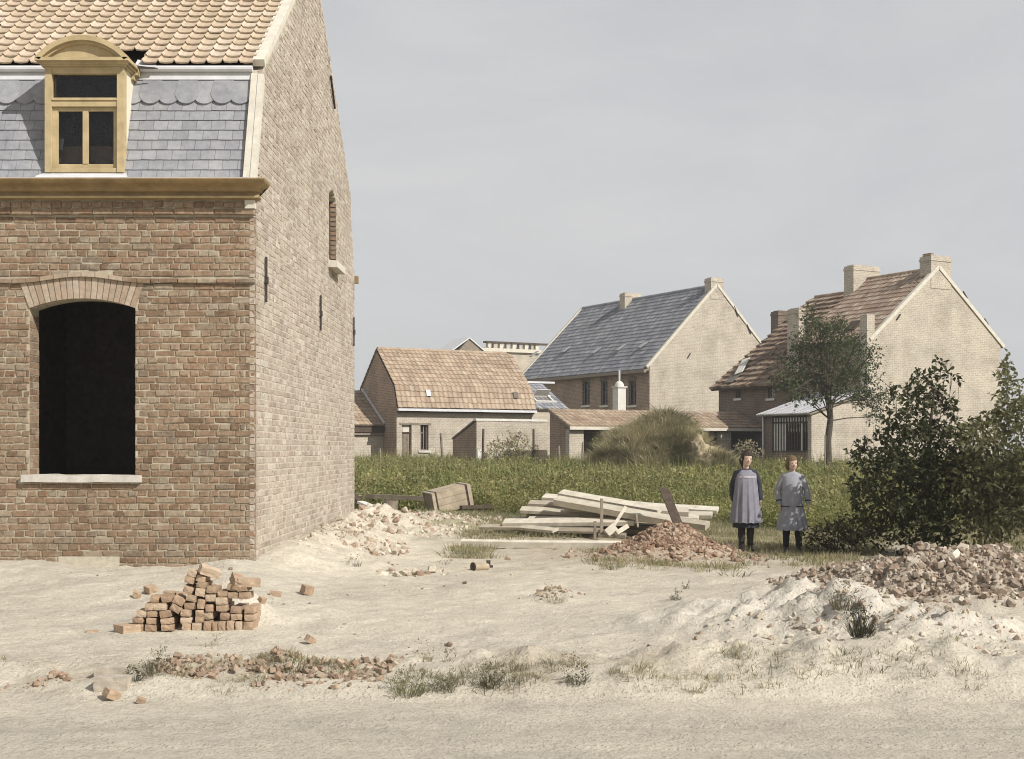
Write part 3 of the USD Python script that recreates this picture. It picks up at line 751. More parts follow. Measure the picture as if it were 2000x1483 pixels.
# the large round-ended slates of the top course
x = CORNER_X - 0.13
k = 0
TS = nrow * EXP - 0.03
while x > XL + 0.3:
    w = 0.205
    cx = x - w / 2
    pts = [(cx + (w / 2 + 0.035) * math.sin(t), TS + 0.13 - 0.15 * math.cos(t)) for t in np.linspace(-1.5, 1.5, 11)]
    pts += [(cx + w / 2 - 0.003, SL + 0.005), (cx - w / 2 + 0.003, SL + 0.005)]
    n0 = 0.024 + 0.006 * (k % 2)
    v = np.array([slope_pt(px, ps, n0 + 0.010 * (1 - (ps - TS) / 0.4)) for px, ps in pts] + [slope_pt(px, ps, n0 - 0.012) for px, ps in pts])
    n = len(pts)
    f = [[0, i, i + 1] for i in range(1, n - 1)] + [[n, n + i + 1, n + i] for i in range(1, n - 1)] + [[i, n + i, n + (i + 1) % n] for i in range(n)] + [[i, n + (i + 1) % n, (i + 1) % n] for i in range(n)]
    x -= w
    k += 1
    if DX0 < cx < DX1:
        continue
    if cx > fx(-12):
        put('round_slate', MB().add(v, f, float(rng.random())), M_slate, house)
    else:
        loose.add(v, f, 0.4)
put('slate_courses', loose, M_slate, house, kind='stuff')
# zinc roll and flashing at the break
zr = MB().tube([(XL, BREAK_Y - 0.085, BREAK_Z + 0.01), (CORNER_X - 0.11, BREAK_Y - 0.085, BREAK_Z + 0.01)], 0.036, 10)
put('break_roll', zr, M_lead, house)
put('break_flashing', MB().hexa([slope_pt(XL, SL - 0.07, 0.034), slope_pt(CORNER_X - 0.11, SL - 0.07, 0.034), slope_pt(CORNER_X - 0.11, SL + 0.03, 0.02), slope_pt(XL, SL + 0.03, 0.02),
                                 slope_pt(XL, SL - 0.07, 0.041), slope_pt(CORNER_X - 0.11, SL - 0.07, 0.041), slope_pt(CORNER_X - 0.11, SL + 0.03, 0.05), slope_pt(XL, SL + 0.03, 0.05)]), M_lead, house)

# clay tiles on the upper slope
ud = np.array([1.0, SLOPE]) / math.hypot(1, SLOPE); un = np.array([-ud[1], ud[0]])
E0 = np.array([BREAK_Y - 0.10, BREAK_Z + 0.05])
TW, TE = 0.184, 0.205


def tile_vf(seed, lift=0.0):
    r_ = np.random.default_rng(seed)
    s = np.array([0, 0.05, 0.10, 0.15, 0.21, 0.55, 0.94, 1.0])
    profc = 0.027 * np.exp(-((s - 0.10) / 0.075) ** 2) - 0.004 * np.sin(np.pi * np.clip((s - 0.25) / 0.75, 0, 1)) + 0.008 * np.exp(-((s - 1.0) / 0.06) ** 2)
    edge = -0.001 * np.sin(np.pi * np.clip((s - 0.2) / 0.8, 0, 1)) + 0.018 * np.exp(-((s - 0.10) / 0.075) ** 2)   # the rounded lower edge
    v = []
    tw = r_.normal(0, 0.004)
    for (b, c, ed) in ((TE * 1.25, 0.004, 0), (0.0, 0.034, 1), (0.0, 0.016, 1)):
        for i in range(8):
            v.append((s[i] * TW * 1.03, b + ed * edge[i] + (tw if ed else 0), c + profc[i] + lift))
    f = []
    for row in (0, 1):
        for i in range(7):
            f.append([row * 8 + i, (row + 1) * 8 + i, (row + 1) * 8 + i + 1, row * 8 + i + 1])
    return np.array(v), np.array(f)


extra = MB()
nrows = int(np.hypot(RIDGE_Y - E0[0], RIDGE_Z + 0.02 - E0[1]) / TE)
count = 0
for r in range(nrows):
    x = CORNER_X - 0.10 - TW
    while x > XL:
        v, f = tile_vf(int(rng.integers(1e6)), rng.uniform(0, 0.004))
        s = r * TE + v[:, 1] + rng.normal(0, 0.003)
        p = E0[None] + ud[None] * s[:, None] + un[None] * v[:, 2:3]
        w3 = np.stack([x + v[:, 0], p[:, 0], p[:, 1]], -1)
        if r < 2 and DX0 - 0.15 < x < DX1 + 0.03 and not (r == 1 and x > DX1 - 0.10):
            x -= TW
            continue
        t_ = float(rng.random())
        if r < 14 and x > -6.9 and count < 300:
            put('roof_tile', MB().add(w3, f, t_), M_rtile, house)
            count += 1
        else:
            extra.add(w3, f, t_)
        x -= TW
put('tile_courses', extra, M_rtile, house, kind='stuff')
put('rear_roof', MB().hexa([(XL, RIDGE_Y, RIDGE_Z - 0.02), (CORNER_X - 0.05, RIDGE_Y, RIDGE_Z - 0.02), (CORNER_X - 0.05, BB_Y + 0.05, BREAK_Z - 0.02), (XL, BB_Y + 0.05, BREAK_Z - 0.02),
                            (XL, RIDGE_Y, RIDGE_Z + 0.05), (CORNER_X - 0.05, RIDGE_Y, RIDGE_Z + 0.05), (CORNER_X - 0.05, BB_Y + 0.06, BREAK_Z + 0.05), (XL, BB_Y + 0.06, BREAK_Z + 0.05)]), M_rtile, house)

# verge strips along the gable
def strip(pts, x0, x1, h0, h1, extra_in=0.0):
    """A band along a (y, z) polyline; h measured perpendicular, outwards."""
    p = np.array(pts, float)
    t = np.gradient(p, axis=0); t /= np.linalg.norm(t, axis=1, keepdims=True)
    n = np.stack([-t[:, 1], t[:, 0]], -1)
    m_ = MB()
    for i in range(len(p) - 1):
        q = [(x0, *(p[i] + n[i] * h0)), (x1, *(p[i] + n[i] * h0)), (x1, *(p[i + 1] + n[i + 1] * h0)), (x0, *(p[i + 1] + n[i + 1] * h0)),
             (x0, *(p[i] + n[i] * h1)), (x1, *(p[i] + n[i] * h1)), (x1, *(p[i + 1] + n[i + 1] * h1)), (x0, *(p[i + 1] + n[i + 1] * h1))]
        m_.hexa(q)
    return m_


low = [(A + sd * s) for s in np.linspace(0.0, SL + 0.0, 4)]
put('verge_board', strip(low, CORNER_X - 0.125, CORNER_X - 0.065, 0.0, 0.065), M_verge, house)
put('verge_board', strip(low, CORNER_X - 0.050, CORNER_X + 0.012, -0.05, 0.050), M_verge, house)
put('verge_gutter', strip(low, CORNER_X - 0.066, CORNER_X - 0.049, -0.02, 0.040), M_lead, house)
upp = [(E0 + ud * s + np.array([0, -0.03])) for s in np.linspace(0.12, 4.6, 9)]
put('verge_mortar', strip(upp, CORNER_X - 0.125, CORNER_X + 0.014, -0.03, 0.052), M_verge, house)

# ---- dormer
dw0, dw1 = DX0, DX1
dzb, dzt = fz(337), fz(131)
DY = WALL_Y + 0.02
dm = MB()
c_ = 0.5 * (dw0 + dw1)
put('dormer_lining', MB().box((dw0 + 0.07, DY + 0.16, dzb + 0.08), (dw1 - 0.07, DY + 0.20, dzt)), M_unlit_backing, house)  # black sheet behind the panes, darkness of the attic in its colour
cheek = MB()
for xx, x2 in ((dw0 + 0.01, dw0 + 0.05), (dw1 - 0.05, dw1 - 0.01)):
    cheek.prism([(DY + 0.03, dzb + 0.02), (DY + 0.10, dzb + 0.02), (BREAK_Y + 0.30, BREAK_Z + 0.05), (BREAK_Y + 0.30, dzt), (DY + 0.03, dzt)], 'x', xx, x2)
put('dormer_cheeks', cheek, M_cream, house)
win = put('dormer_window', MB().box((dw0, DY - 0.03, dzb), (dw0 + 0.075, DY + 0.08, dzt - 0.002)).box((dw1 - 0.075, DY - 0.03, dzb), (dw1, DY + 0.08, dzt - 0.002))
          .box((dw0 + 0.076, DY - 0.025, dzt - 0.075), (dw1 - 0.076, DY + 0.08, dzt - 0.003)).box((dw0 + 0.076, DY - 0.02, dzb + 0.001), (dw1 - 0.076, DY + 0.08, dzb + 0.05)), M_ochre, house)
ztr0, ztr1 = fz(208), fz(191)
put('transom', MB().box((dw0 + 0.076, DY - 0.022, ztr0), (dw1 - 0.076, DY + 0.06, ztr1)).box((dw0 + 0.076, DY - 0.035, ztr1 - 0.03), (dw1 - 0.076, DY - 0.0221, ztr1 - 0.012)), M_ochre, win)
put('casement', MB().box((dw0 + 0.077, DY + 0.01, dzb + 0.051), (dw0 + 0.135, DY + 0.05, ztr0 - 0.001)).box((dw1 - 0.125, DY + 0.01, dzb + 0.051), (dw1 - 0.077, DY + 0.05, ztr0 - 0.001))
    .box((dw0 + 0.136, DY + 0.011, dzb + 0.051), (dw1 - 0.126, DY + 0.05, dzb + 0.10)).box((dw0 + 0.136, DY + 0.011, ztr0 - 0.045), (dw1 - 0.126, DY + 0.05, ztr0 - 0.002))
    .box((c_ - 0.028, DY + 0.004, dzb + 0.101), (c_ + 0.032, DY + 0.052, ztr0 - 0.046)), M_ochre, win)
put('pane', MB().box((dw0 + 0.077, DY + 0.03, ztr1 + 0.001), (dw1 - 0.077, DY + 0.034, dzt - 0.076)), M_glass, win)
put('pane', MB().box((dw0 + 0.136, DY + 0.03, dzb + 0.101), (c_ - 0.029, DY + 0.034, ztr0 - 0.046)), M_glass, win)
put('pane', MB().box((c_ + 0.033, DY + 0.03, dzb + 0.101), (dw1 - 0.126, DY + 0.034, ztr0 - 0.046)), M_glass, win)
put('dormer_apron', MB().hexa([(dw0 - 0.09, DY - 0.12, 4.447), (dw1 + 0.06, DY - 0.12, 4.447), (dw1 + 0.04, DY + 0.02, 4.47), (dw0 - 0.05, DY + 0.02, 4.47),
                               (dw0 - 0.07, DY - 0.10, 4.49), (dw1 + 0.05, DY - 0.10, 4.49), (dw1 + 0.02, DY - 0.0, dzb - 0.002), (dw0 - 0.02, DY - 0.0, dzb - 0.002)]), M_lead, house)
# pediment: moulded cornice, tympanum, segmental hood, barrel roof behind
pz0, pz1, pza = fz(131), fz(117), fz(74)
pm = MB()
for (o1, za, zb) in ((0.05, pz0, pz0 + 0.02), (0.085, pz0 + 0.0201, pz0 + 0.045), (0.13, pz0 + 0.0451, pz1)):
    pm.box((dw0 - o1 * 0.6, DY - o1, za), (dw1 + o1 * 0.6, DY + 0.25, zb))
put('pediment_cornice', pm, M_ochre, house)
x0p, x1p = dw0 - 0.075, dw1 + 0.08
hp, rise = (x1p - x0p) / 2, pza - pz1
Rp = (hp ** 2 + rise ** 2) / (2 * rise)
cxp, czp = (x0p + x1p) / 2, pza - Rp
tp = math.asin(hp / Rp)
arc2 = lambda r_, k=1.0, n=20: [(cxp + r_ * math.sin(t), czp + r_ * math.cos(t)) for t in np.linspace(-tp * k, tp * k, n)]
ty = [(max(x0p + 0.05, min(x1p - 0.05, px)), max(pz1 + 0.001, pz)) for px, pz in arc2(Rp - 0.03)]
put('tympanum', MB().prism(ty, 'y', DY - 0.05, DY + 0.2), M_ochre, house)
hd = MB().prism(arc2(Rp) + arc2(Rp - 0.055, 0.985)[::-1], 'y', DY - 0.13, DY + 0.0)
hd.prism(arc2(Rp - 0.0551, 0.985) + arc2(Rp - 0.085, 0.97)[::-1], 'y', DY - 0.09, DY + 0.0)
put('segmental_hood', hd, M_ochre, house)
put('dormer_roof', MB().prism(arc2(Rp - 0.012) + [(x1p - 0.03, pz0 + 0.01), (x0p + 0.03, pz0 + 0.01)], 'y', DY + 0.001, BREAK_Y + 0.75), M_ochre2, house)
put('side_moulding', MB().box((dw1 - 0.01, DY + 0.26, pz0 - 0.01), (dw1 + 0.07, BREAK_Y + 0.2, pz1 - 0.005)).box((dw1 - 0.01, DY + 0.26, pz0 - 0.06), (dw1 + 0.03, BREAK_Y + 0.1, pz0 - 0.011)), M_ochre, house)
fl = MB().hexa([(dw1 + 0.02, BREAK_Y - 0.17, BREAK_Z - 0.005), (dw1 + 0.26, BREAK_Y - 0.15, BREAK_Z + 0.0), (dw1 + 0.22, BREAK_Y + 0.05, BREAK_Z + 0.10), (dw1 + 0.0, BREAK_Y + 0.05, BREAK_Z + 0.13),
                (dw1 + 0.02, BREAK_Y - 0.17, BREAK_Z + 0.008), (dw1 + 0.26, BREAK_Y - 0.16, BREAK_Z + 0.012), (dw1 + 0.22, BREAK_Y + 0.04, BREAK_Z + 0.12), (dw1 + 0.0, BREAK_Y + 0.04, BREAK_Z + 0.15)])
put('dormer_flashing', fl, M_lead, house)
put('flashing_tear', MB().tube([(dw1 + 0.03, BREAK_Y - 0.2, BREAK_Z + 0.02), (dw1 + 0.09, BREAK_Y - 0.22, BREAK_Z - 0.01), (dw1 + 0.30, BREAK_Y - 0.2, BREAK_Z - 0.02)], [0.012, 0.016, 0.006], 6), M_iron, house)
# ------------------------------------------------------------------ the houses beyond the field: all stand on one grid, turned 29.9 degrees
TH = math.atan(0.575)
CT, ST = math.cos(TH), math.sin(TH)
Z0 = 0.38                                           # ground there


def pq(u, Y):
    x = (u - CU) / FPX * Y
    return x * CT + Y * ST, -x * ST + Y * CT


def on_q(u, q):                                     # p of the point of the wall line q at image column u
    k = (u - CU) / FPX
    return q * (k * CT + ST) / (CT - k * ST)


def on_p(u, p):
    k = (u - CU) / FPX
    return p * (CT - k * ST) / (k * CT + ST)


def zat(v, p, q):
    return EYE + (CV - v) / FPX * (p * ST + q * CT)


class Far:
    """A building of the grid: parts are given in grid coordinates, the thing stands at its near left corner."""

    def __init__(self, name, label, cat, p0, q0, group=None):
        self.p0, self.q0 = p0, q0
        self.t = thing(name, label, cat, (p0 * CT - q0 * ST, p0 * ST + q0 * CT, Z0), math.degrees(TH), group)

    def part(self, name, shape, mat, parent=None, kind=None, label=None, smooth=False):
        off = np.array([self.p0, self.q0, Z0])
        if isinstance(shape, MB):
            s = MB()
            v, f, t = shape.arrays()
            s.add(v - off, f, t)
        else:
            v, f, _ = meshkit.arrays(shape)
            s = (v - off, f)
        return put(name, s, mat, parent or self.t, kind=kind, label=label, smooth=smooth)


def walls_with_holes(m, holes):
    for a, b in holes:
        m = m - mbox(np.array(a, float), np.array(b, float))
    return m


def tile_sheet(origin, e, s, L, S, tw=0.23, ex=0.32, amp=0.035, step=0.035, seed=0, ragged=0.0):
    """A slope of pantiles: origin at the eave's left end, e along the eave, s up the slope, each tile with its own wave and step."""
    r_ = np.random.default_rng(seed)
    e, s = np.asarray(e, float), np.asarray(s, float)
    e /= np.linalg.norm(e); s = s - e * (e @ s); s /= np.linalg.norm(s)
    n = np.cross(e, s)
    if n[2] < 0:
        n = -n
    nc, nr = max(1, int(round(L / tw))), max(1, int(round(S / ex)))
    tw, ex = L / nc, S / nr
    k = 4
    a = np.linspace(0, tw, k + 1)
    pr = amp * np.array([0.75, 1.0, 0.35, 0.0, 0.45])
    rows = []
    tv = np.array([(x, ex * 1.08, c + 0.004) for x, c in zip(a, pr)] + [(x, 0.0, c + step) for x, c in zip(a, pr)] + [(x, 0.0, -0.02) for x in a])
    tf = np.array([[r * (k + 1) + i, (r + 1) * (k + 1) + i, (r + 1) * (k + 1) + i + 1, r * (k + 1) + i + 1] for r in (0, 1) for i in range(k)])
    tf = np.vstack([tf[:, [0, 1, 2]], tf[:, [0, 2, 3]]])
    ci, ri = np.meshgrid(np.arange(nc), np.arange(nr), indexing='ij')
    ci, ri = ci.ravel(), ri.ravel()
    N = len(ci)
    loc = np.repeat(tv[None], N, 0)
    loc[:, :, 0] += ci[:, None] * tw
    loc[:, :, 1] += ri[:, None] * ex + r_.normal(0, 0.006 + ragged, N)[:, None] * (1 if ragged else 1)
    loc[:, :, 2] += r_.uniform(0, 0.008 + ragged, N)[:, None]
    v = np.asarray(origin) + loc[..., 0:1] * e + loc[..., 1:2] * s + loc[..., 2:3] * n
    f = tf[None] + (np.arange(N) * len(tv))[:, None, None]
    tone = np.repeat(r_.random(N), len(tv))
    return MB().add(v.reshape(-1, 3), f.reshape(-1, 3), tone)


def slab(o, e, s, L, S, t=0.10):
    """A plain slab under the tiles."""
    o, e, s = np.asarray(o, float), np.asarray(e, float), np.asarray(s, float)
    e = e / np.linalg.norm(e); s = s / np.linalg.norm(s)
    n = np.cross(e, s); n = n if n[2] > 0 else -n
    c = [o, o + e * L, o + e * L + s * S, o + s * S]
    if np.cross(e, s)[2] < 0:
        c = c[::-1]
    return MB().hexa([x - n * (t + 0.022) for x in c] + [x - n * 0.022 for x in c])


def window(F, a, b, face, depth=0.14, arched=False, sill=True, frame=True):
    """A recessed window: face 'q' on a wall facing -q, 'p' on a wall facing -p. a=(s0,z0), b=(s1,z1), at = wall plane."""
    (s0, z0), (s1, z1), pl = a, b, face[1]
    def bx(sa, za, sb, zb, d0, d1):
        return ((sa, pl + d0, za), (sb, pl + d1, zb)) if face[0] == 'q' else ((pl + d0, sa, za), (pl + d1, sb, zb))
    w = None
    fr = MB()
    t = min(0.055, (s1 - s0) * 0.14)
    for r_ in ((s0 + 0.002, z0, s0 + t, z1), (s1 - t, z0, s1 - 0.002, z1), (s0 + t + 0.001, z1 - t, s1 - t - 0.001, z1 - 0.002), (s0 + t + 0.001, z0 + 0.002, s1 - t - 0.001, z0 + t),
               ((s0 + s1) / 2 - t * 0.35, z0 + t + 0.001, (s0 + s1) / 2 + t * 0.35, z1 - t - 0.001), (s0 + t + 0.001, z0 + (z1 - z0) * 0.66, (s0 + s1) / 2 - t * 0.36, z0 + (z1 - z0) * 0.66 + t * 0.7)):
        fr.box(*bx(*r_, depth - 0.05, depth - 0.01))
    w = F.part('window', fr if frame else MB().box(*bx(s0 + 0.002, z0 + 0.002, s1 - 0.002, z0 + 0.03, depth - 0.04, depth - 0.01)), M_oldwood)
    F.part('pane', MB().box(*bx(s0 + 0.003, z0 + 0.003, s1 - 0.003, z1 - 0.003, depth - 0.03, depth - 0.025)), M_glass, w)
    F.part('dark_room', MB().box(*bx(s0 - 0.01, z0 - 0.01, s1 + 0.01, z1 + 0.01, depth + 0.25, depth + 0.3)), M_inner, w)  # dark sheet behind the pane stands in for the unlit room
    if sill:
        F.part('sill', MB().box(*bx(s0 - 0.08, z0 - 0.10, s1 + 0.08, z0 - 0.002, -0.07, depth - 0.06)), M_white, w)
    return bx(s0, z0, s1, z1, -0.2, depth + 0.6)


def chimney(F, p0, p1, q0, q1, z0, z1, mat, name='chimney', cap=True):
    m_ = MB().box((p0, q0, z0), (p1, q1, z1))
    c = F.part(name, m_, mat)
    if cap:
        F.part('chimney_cap', MB().box((p0 - 0.025, q0 - 0.025, z1 - 0.20), (p1 + 0.025, q1 + 0.025, z1 - 0.10)).box((p0 + 0.10, q0 + 0.06, z1 + 0.001), (p1 - 0.10, q1 - 0.06, z1 + 0.05)), mat, c)
    return c


# ---------------- house with the long blue-grey roof
pB, qB = pq(1269, 70.0)
pB1 = on_q(1524, qB)
qB1 = on_p(1018, pB)
pm_ = (pB + pB1) / 2
zE, zR = zat(713, pB, qB), zat(560, pm_, qB)
F = Far('blue_roofed_house', 'long brick house with blue-grey tiled roof and two ridge chimneys', 'house', pB, qB)
wall = prism([(pB, Z0 - 1), (pB1, Z0 - 1), (pB1, zE), (pm_, zR), (pB, zE)], 'y', qB, qB1)
holes = []
for (ua, ub) in ((1138, 1152), (1174, 1187), (1228, 1243)):
    q_far, q_near = on_p(ua, pB), on_p(ub, pB)
    qc = (q_far + q_near) / 2
    z_a, z_b = zat(792, pB, qc), zat(744, pB, qc)
    holes.append(window(F, (q_near, z_a), (q_far, z_b), ('p', pB)))
    am = MB().prism([(q_near - 0.1, z_b + 0.0), (q_far + 0.1, z_b), (q_far + 0.12, z_b + 0.2), ((q_near + q_far) / 2, z_b + 0.32), (q_near - 0.12, z_b + 0.2)], 'x', pB - 0.02, pB + 0.05)
    F.part('window_arch', am, M_far_old)
wm = walls_with_holes(wall, holes)
F.part('wall', wm, M_far_lit)
# redder, darker sheet on the shaded eave side; shade partly in its colour
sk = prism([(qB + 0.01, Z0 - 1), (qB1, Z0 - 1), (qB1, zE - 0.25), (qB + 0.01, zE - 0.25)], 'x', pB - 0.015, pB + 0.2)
F.part('side_wall', walls_with_holes(sk, [(a, b) for a, b in holes]), M_far_red_shade)
for side in (-1, 1):
    pe = pB - 0.28 if side < 0 else pB1 + 0.28
    zz = zE - (zR - zE) / (pm_ - pB) * 0.28 + 0.06
    sv_ = np.array([pm_ - pe, 0, zR + 0.06 - zz])
    S_ = np.linalg.norm(sv_)
    o_ = np.array([pe, qB + 0.08 if side < 0 else qB + 0.08, zz])
    F.part('roof_boards', slab(o_, (0, 1, 0), sv_, qB1 - qB - 0.16, S_ - 0.03), M_darkwood)
    F.part('roof_tiles', tile_sheet(o_, (0, 1, 0), sv_, qB1 - qB - 0.16, S_, seed=21 + side), M_tile_bl, kind='stuff')
rt = MB()
for k in range(int((qB1 - qB) / 0.4)):
    a, b = qB + 0.1 + k * 0.4, qB + 0.1 + k * 0.4 + 0.39
    rt.tube([(pm_, a, zR + 0.06), (pm_, b, zR + 0.075)], 0.11, 8, tone=0.3 + 0.1 * (k % 3))
F.part('ridge_tiles', rt, M_tile_bl, kind='stuff')
for pe, zz, w_ in ((pB, zE, -1), (pB1, zE, 1)):
    for q_, lab in ((qB - 0.03, 0), (qB1 - 0.10, 1)):
        F.part('verge_mortar', MB().bar((pe + w_ * 0.2, q_ + 0.06, zz - 0.12), (pm_, q_ + 0.06, zR + 0.12), 0.16, 0.14, up=(-w_, 0, 1)), M_verge)
F.part('gutter', MB().box((pB - 0.36, qB + 0.02, zE - 0.40), (pB - 0.20, qB1 - 0.02, zE - 0.24)), M_oldwood)
F.part('eave_board', MB().box((pB - 0.22, qB + 0.03, zE - 0.30), (pB - 0.016, qB1 - 0.03, zE - 0.10)), M_oldwood)
pc0, pc1 = on_q(1391, qB), on_q(1415, qB)
chimney(F, pm_ - 0.42, pm_ + 0.42, qB - 0.02, qB + 0.55, zR - 0.7, zat(544, pm_, qB), M_far_lit)
qc = on_p(1231, pm_ - 0.2)
chimney(F, pm_ - 0.62, pm_ + 0.55, qc - 0.05, qc + 0.5, zR - 1.2, zat(574, pm_, qc), M_far_lit)
for u_, v_ in ((1046, 697), (1108, 688), (1167, 691), (1215, 685), (1258, 680)):        # iron roof lights
    # point of the left slope under that line of sight
    best = None
    for s_ in np.linspace(0, 1, 200):
        p_ = pB + s_ * (pm_ - pB); z_ = zE + s_ * (zR - zE); q_ = on_p(u_, p_)
        e_ = abs(zat(v_, p_, q_) - z_)
        if best is None or e_ < best[0]:
            best = (e_, p_, q_, z_)
    _, p_, q_, z_ = best
    up_ = np.array([pm_ - pB, 0, zR - zE]); up_ /= np.linalg.norm(up_)
    nn = np.array([-up_[2], 0, up_[0]])
    c0 = np.array([p_, q_, z_ + 0.06])
    F.part('roof_light', MB().bar(c0 - up_ * 0.3 + nn * 0.22, c0 + up_ * 0.3 + nn * 0.10, 0.34, 0.05, up=nn), M_zinc)
for (u_, va, vb) in ((1437, 598, 618), (1462, 634, 652), (1345, 690, 700)):
    p_ = on_q(u_, qB)
    za_, zb_ = zat(vb, p_, qB), zat(va, p_, qB)
    dp = 0.28 if u_ > 1400 else -0.2
    F.part('wall_anchor', MB().bar((p_ - dp / 2, qB - 0.03, zb_), (p_ + dp / 2, qB - 0.03, za_), 0.05, 0.05), M_iron)

# ---------------- small house with the orange double-pitched roof
pS, qS = pq(775, 60.0)
pS1 = on_q(1040, qS)
qS1 = on_p(703, pS)
qSm = on_p(737, pS)
qSa = on_p(771, pS)
qSb = qS1 - (qSa - qS)
zSe, zSb, zSr = zat(795, pS, qS), zat(753, pS, qSa), zat(684, pS, qSm)
F = Far('orange_roofed_house', 'low brick house with steep orange tiled roof, door and window', 'house', pS, qS)
wall = prism([(qS, Z0 - 1), (qS1, Z0 - 1), (qS1, zSe), (qSb, zSb - 0.05), (qSm, zSr - 0.05), (qSa, zSb - 0.05), (qS, zSe)], 'x', pS, pS1)
holes = [window(F, (on_q(821, qS), zat(880, on_q(829, qS), qS)), (on_q(837, qS), zat(829, on_q(829, qS), qS)), ('q', qS))]
pd0, pd1 = on_q(785, qS), on_q(804, qS)
zd1 = zat(830, pd0, qS)
holes.append(((pd0, qS - 0.2, Z0 - 1), (pd1, qS + 0.18, zd1)))
F.part('wall', walls_with_holes(wall, holes), M_far_lit)
F.part('side_gable', prism([(qS + 0.01, Z0 - 1), (qS1 - 0.01, Z0 - 1), (qS1 - 0.01, zSe), (qSb, zSb - 0.06), (qSm, zSr - 0.07), (qSa, zSb - 0.06), (qS + 0.01, zSe)], 'x', pS - 0.012, pS + 0.1), M_far_red_shade)  # darker brick sheet on the shaded gable, shade put into its colour
dr = F.part('door', MB().box((pd0 + 0.05, qS + 0.11, Z0), (pd1 - 0.06, qS + 0.15, zd1 - 0.40)), M_oldwood)
for k in range(5):
    a = pd0 + 0.06 + k * (pd1 - pd0 - 0.13) / 5
    F.part('door_board', MB().box((a, qS + 0.095, Z0), (a + (pd1 - pd0 - 0.13) / 5 - 0.012, qS + 0.109, zd1 - 0.41)), M_oldwood, dr)
F.part('door_frame', MB().box((pd0 + 0.002, qS + 0.06, Z0), (pd0 + 0.048, qS + 0.16, zd1 - 0.003)).box((pd1 - 0.055, qS + 0.06, Z0), (pd1 - 0.002, qS + 0.16, zd1 - 0.003)).box((pd0 + 0.049, qS + 0.07, zd1 - 0.39), (pd1 - 0.056, qS + 0.16, zd1 - 0.33)), M_darkwood, dr)
F.part('fanlight', MB().box((pd0 + 0.049, qS + 0.11, zd1 - 0.32), (pd1 - 0.056, qS + 0.13, zd1 - 0.01)), M_verge, dr)
F.part('lintel', MB().box((pd0 - 0.12, qS - 0.02, zd1 + 0.003), (on_q(842, qS), qS + 0.1, zd1 + 0.09)), M_oldwood)
es = (1, 0, 0)
LS = pS1 - pS
# lower steep band, upper slope, rear slope
oL = np.array([pS - 0.05, qS - 0.22, zSe - 0.03]); oU = np.array([pS - 0.05, qSa - 0.06, zSb])
sL, sU = oU - oL, np.array([0, qSm - qSa + 0.06, zSr - zSb + 0.05])
sL[0] = 0
F.part('roof_boards', slab(oL, es, sL, LS + 0.1, np.linalg.norm(sL), 0.06), M_darkwood)
F.part('lower_roof_tiles', tile_sheet(oL, es, sL, LS + 0.1, np.linalg.norm(sL), tw=0.24, ex=0.30, seed=31), M_tile_or, kind='stuff')
F.part('roof_boards', slab(oU, es, sU, LS + 0.1, np.linalg.norm(sU), 0.06), M_darkwood)
F.part('upper_roof_tiles', tile_sheet(oU, es, sU, LS + 0.1, np.linalg.norm(sU), tw=0.24, ex=0.30, seed=32), M_tile_or, kind='stuff')
oR = np.array([pS - 0.05, qSb + 0.06, zSb]); sR = np.array([0, qSm - qSb - 0.06, zSr - zSb + 0.05])
F.part('rear_roof_tiles', tile_sheet(oR, es, sR, LS + 0.1, np.linalg.norm(sR), tw=0.24, ex=0.30, seed=33), M_tile_or, kind='stuff')
oR2 = np.array([pS - 0.05, qS1 + 0.15, zSe - 0.03])
F.part('rear_roof_tiles', tile_sheet(oR2, es, oR - oR2, LS + 0.1, np.linalg.norm((oR - oR2)[1:]), tw=0.24, ex=0.30, seed=34), M_tile_or, kind='stuff')
rt = MB()
for k in range(int(LS / 0.38)):
    rt.tube([(pS + k * 0.38, qSm, zSr + 0.05), (pS + k * 0.38 + 0.37, qSm, zSr + 0.065)], 0.10, 8, tone=0.2 + 0.15 * (k % 4))
F.part('ridge_tiles', rt, M_tile_or, kind='stuff')
F.part('gutter', MB().box((pS - 0.06, qS - 0.34, zSe - 0.18), (pS1 + 0.06, qS - 0.20, zSe - 0.07)), M_lead)
F.part('eave_board', MB().box((pS, qS - 0.19, zSe - 0.24), (pS1, qS - 0.016, zSe - 0.12)), M_darkwood)
F.part('downpipe', MB().tube([(pS1 - 0.05, qS - 0.08, Z0), (pS1 - 0.05, qS - 0.08, zSe - 0.2)], 0.045, 8), M_lead)
for (ua, ub, va, vb, mt, nm) in ((831, 839, 764, 774, M_lead, 'roof_light'), (1001, 1010, 768, 778, M_inner, 'roof_hatch')):
    f_ = (zat((va + vb) / 2, on_q(ua, qSa - .1), qSa - .1) - zSe) / (zSb - zSe)
    c0 = oL + sL * np.clip(f_, 0.2, 0.8)
    p0_, p1_ = on_q(ua, c0[1]), on_q(ub, c0[1])
    nrm = np.array([0, -sL[2], sL[1]]); nrm /= np.linalg.norm(nrm)
    sdir = sL / np.linalg.norm(sL)
    ctr = np.array([(p0_ + p1_) / 2, c0[1], c0[2]]) + nrm * 0.09
    F.part(nm, MB().bar(ctr - sdir * 0.15, ctr + sdir * 0.15, p1_ - p0_, 0.05, up=nrm), mt)

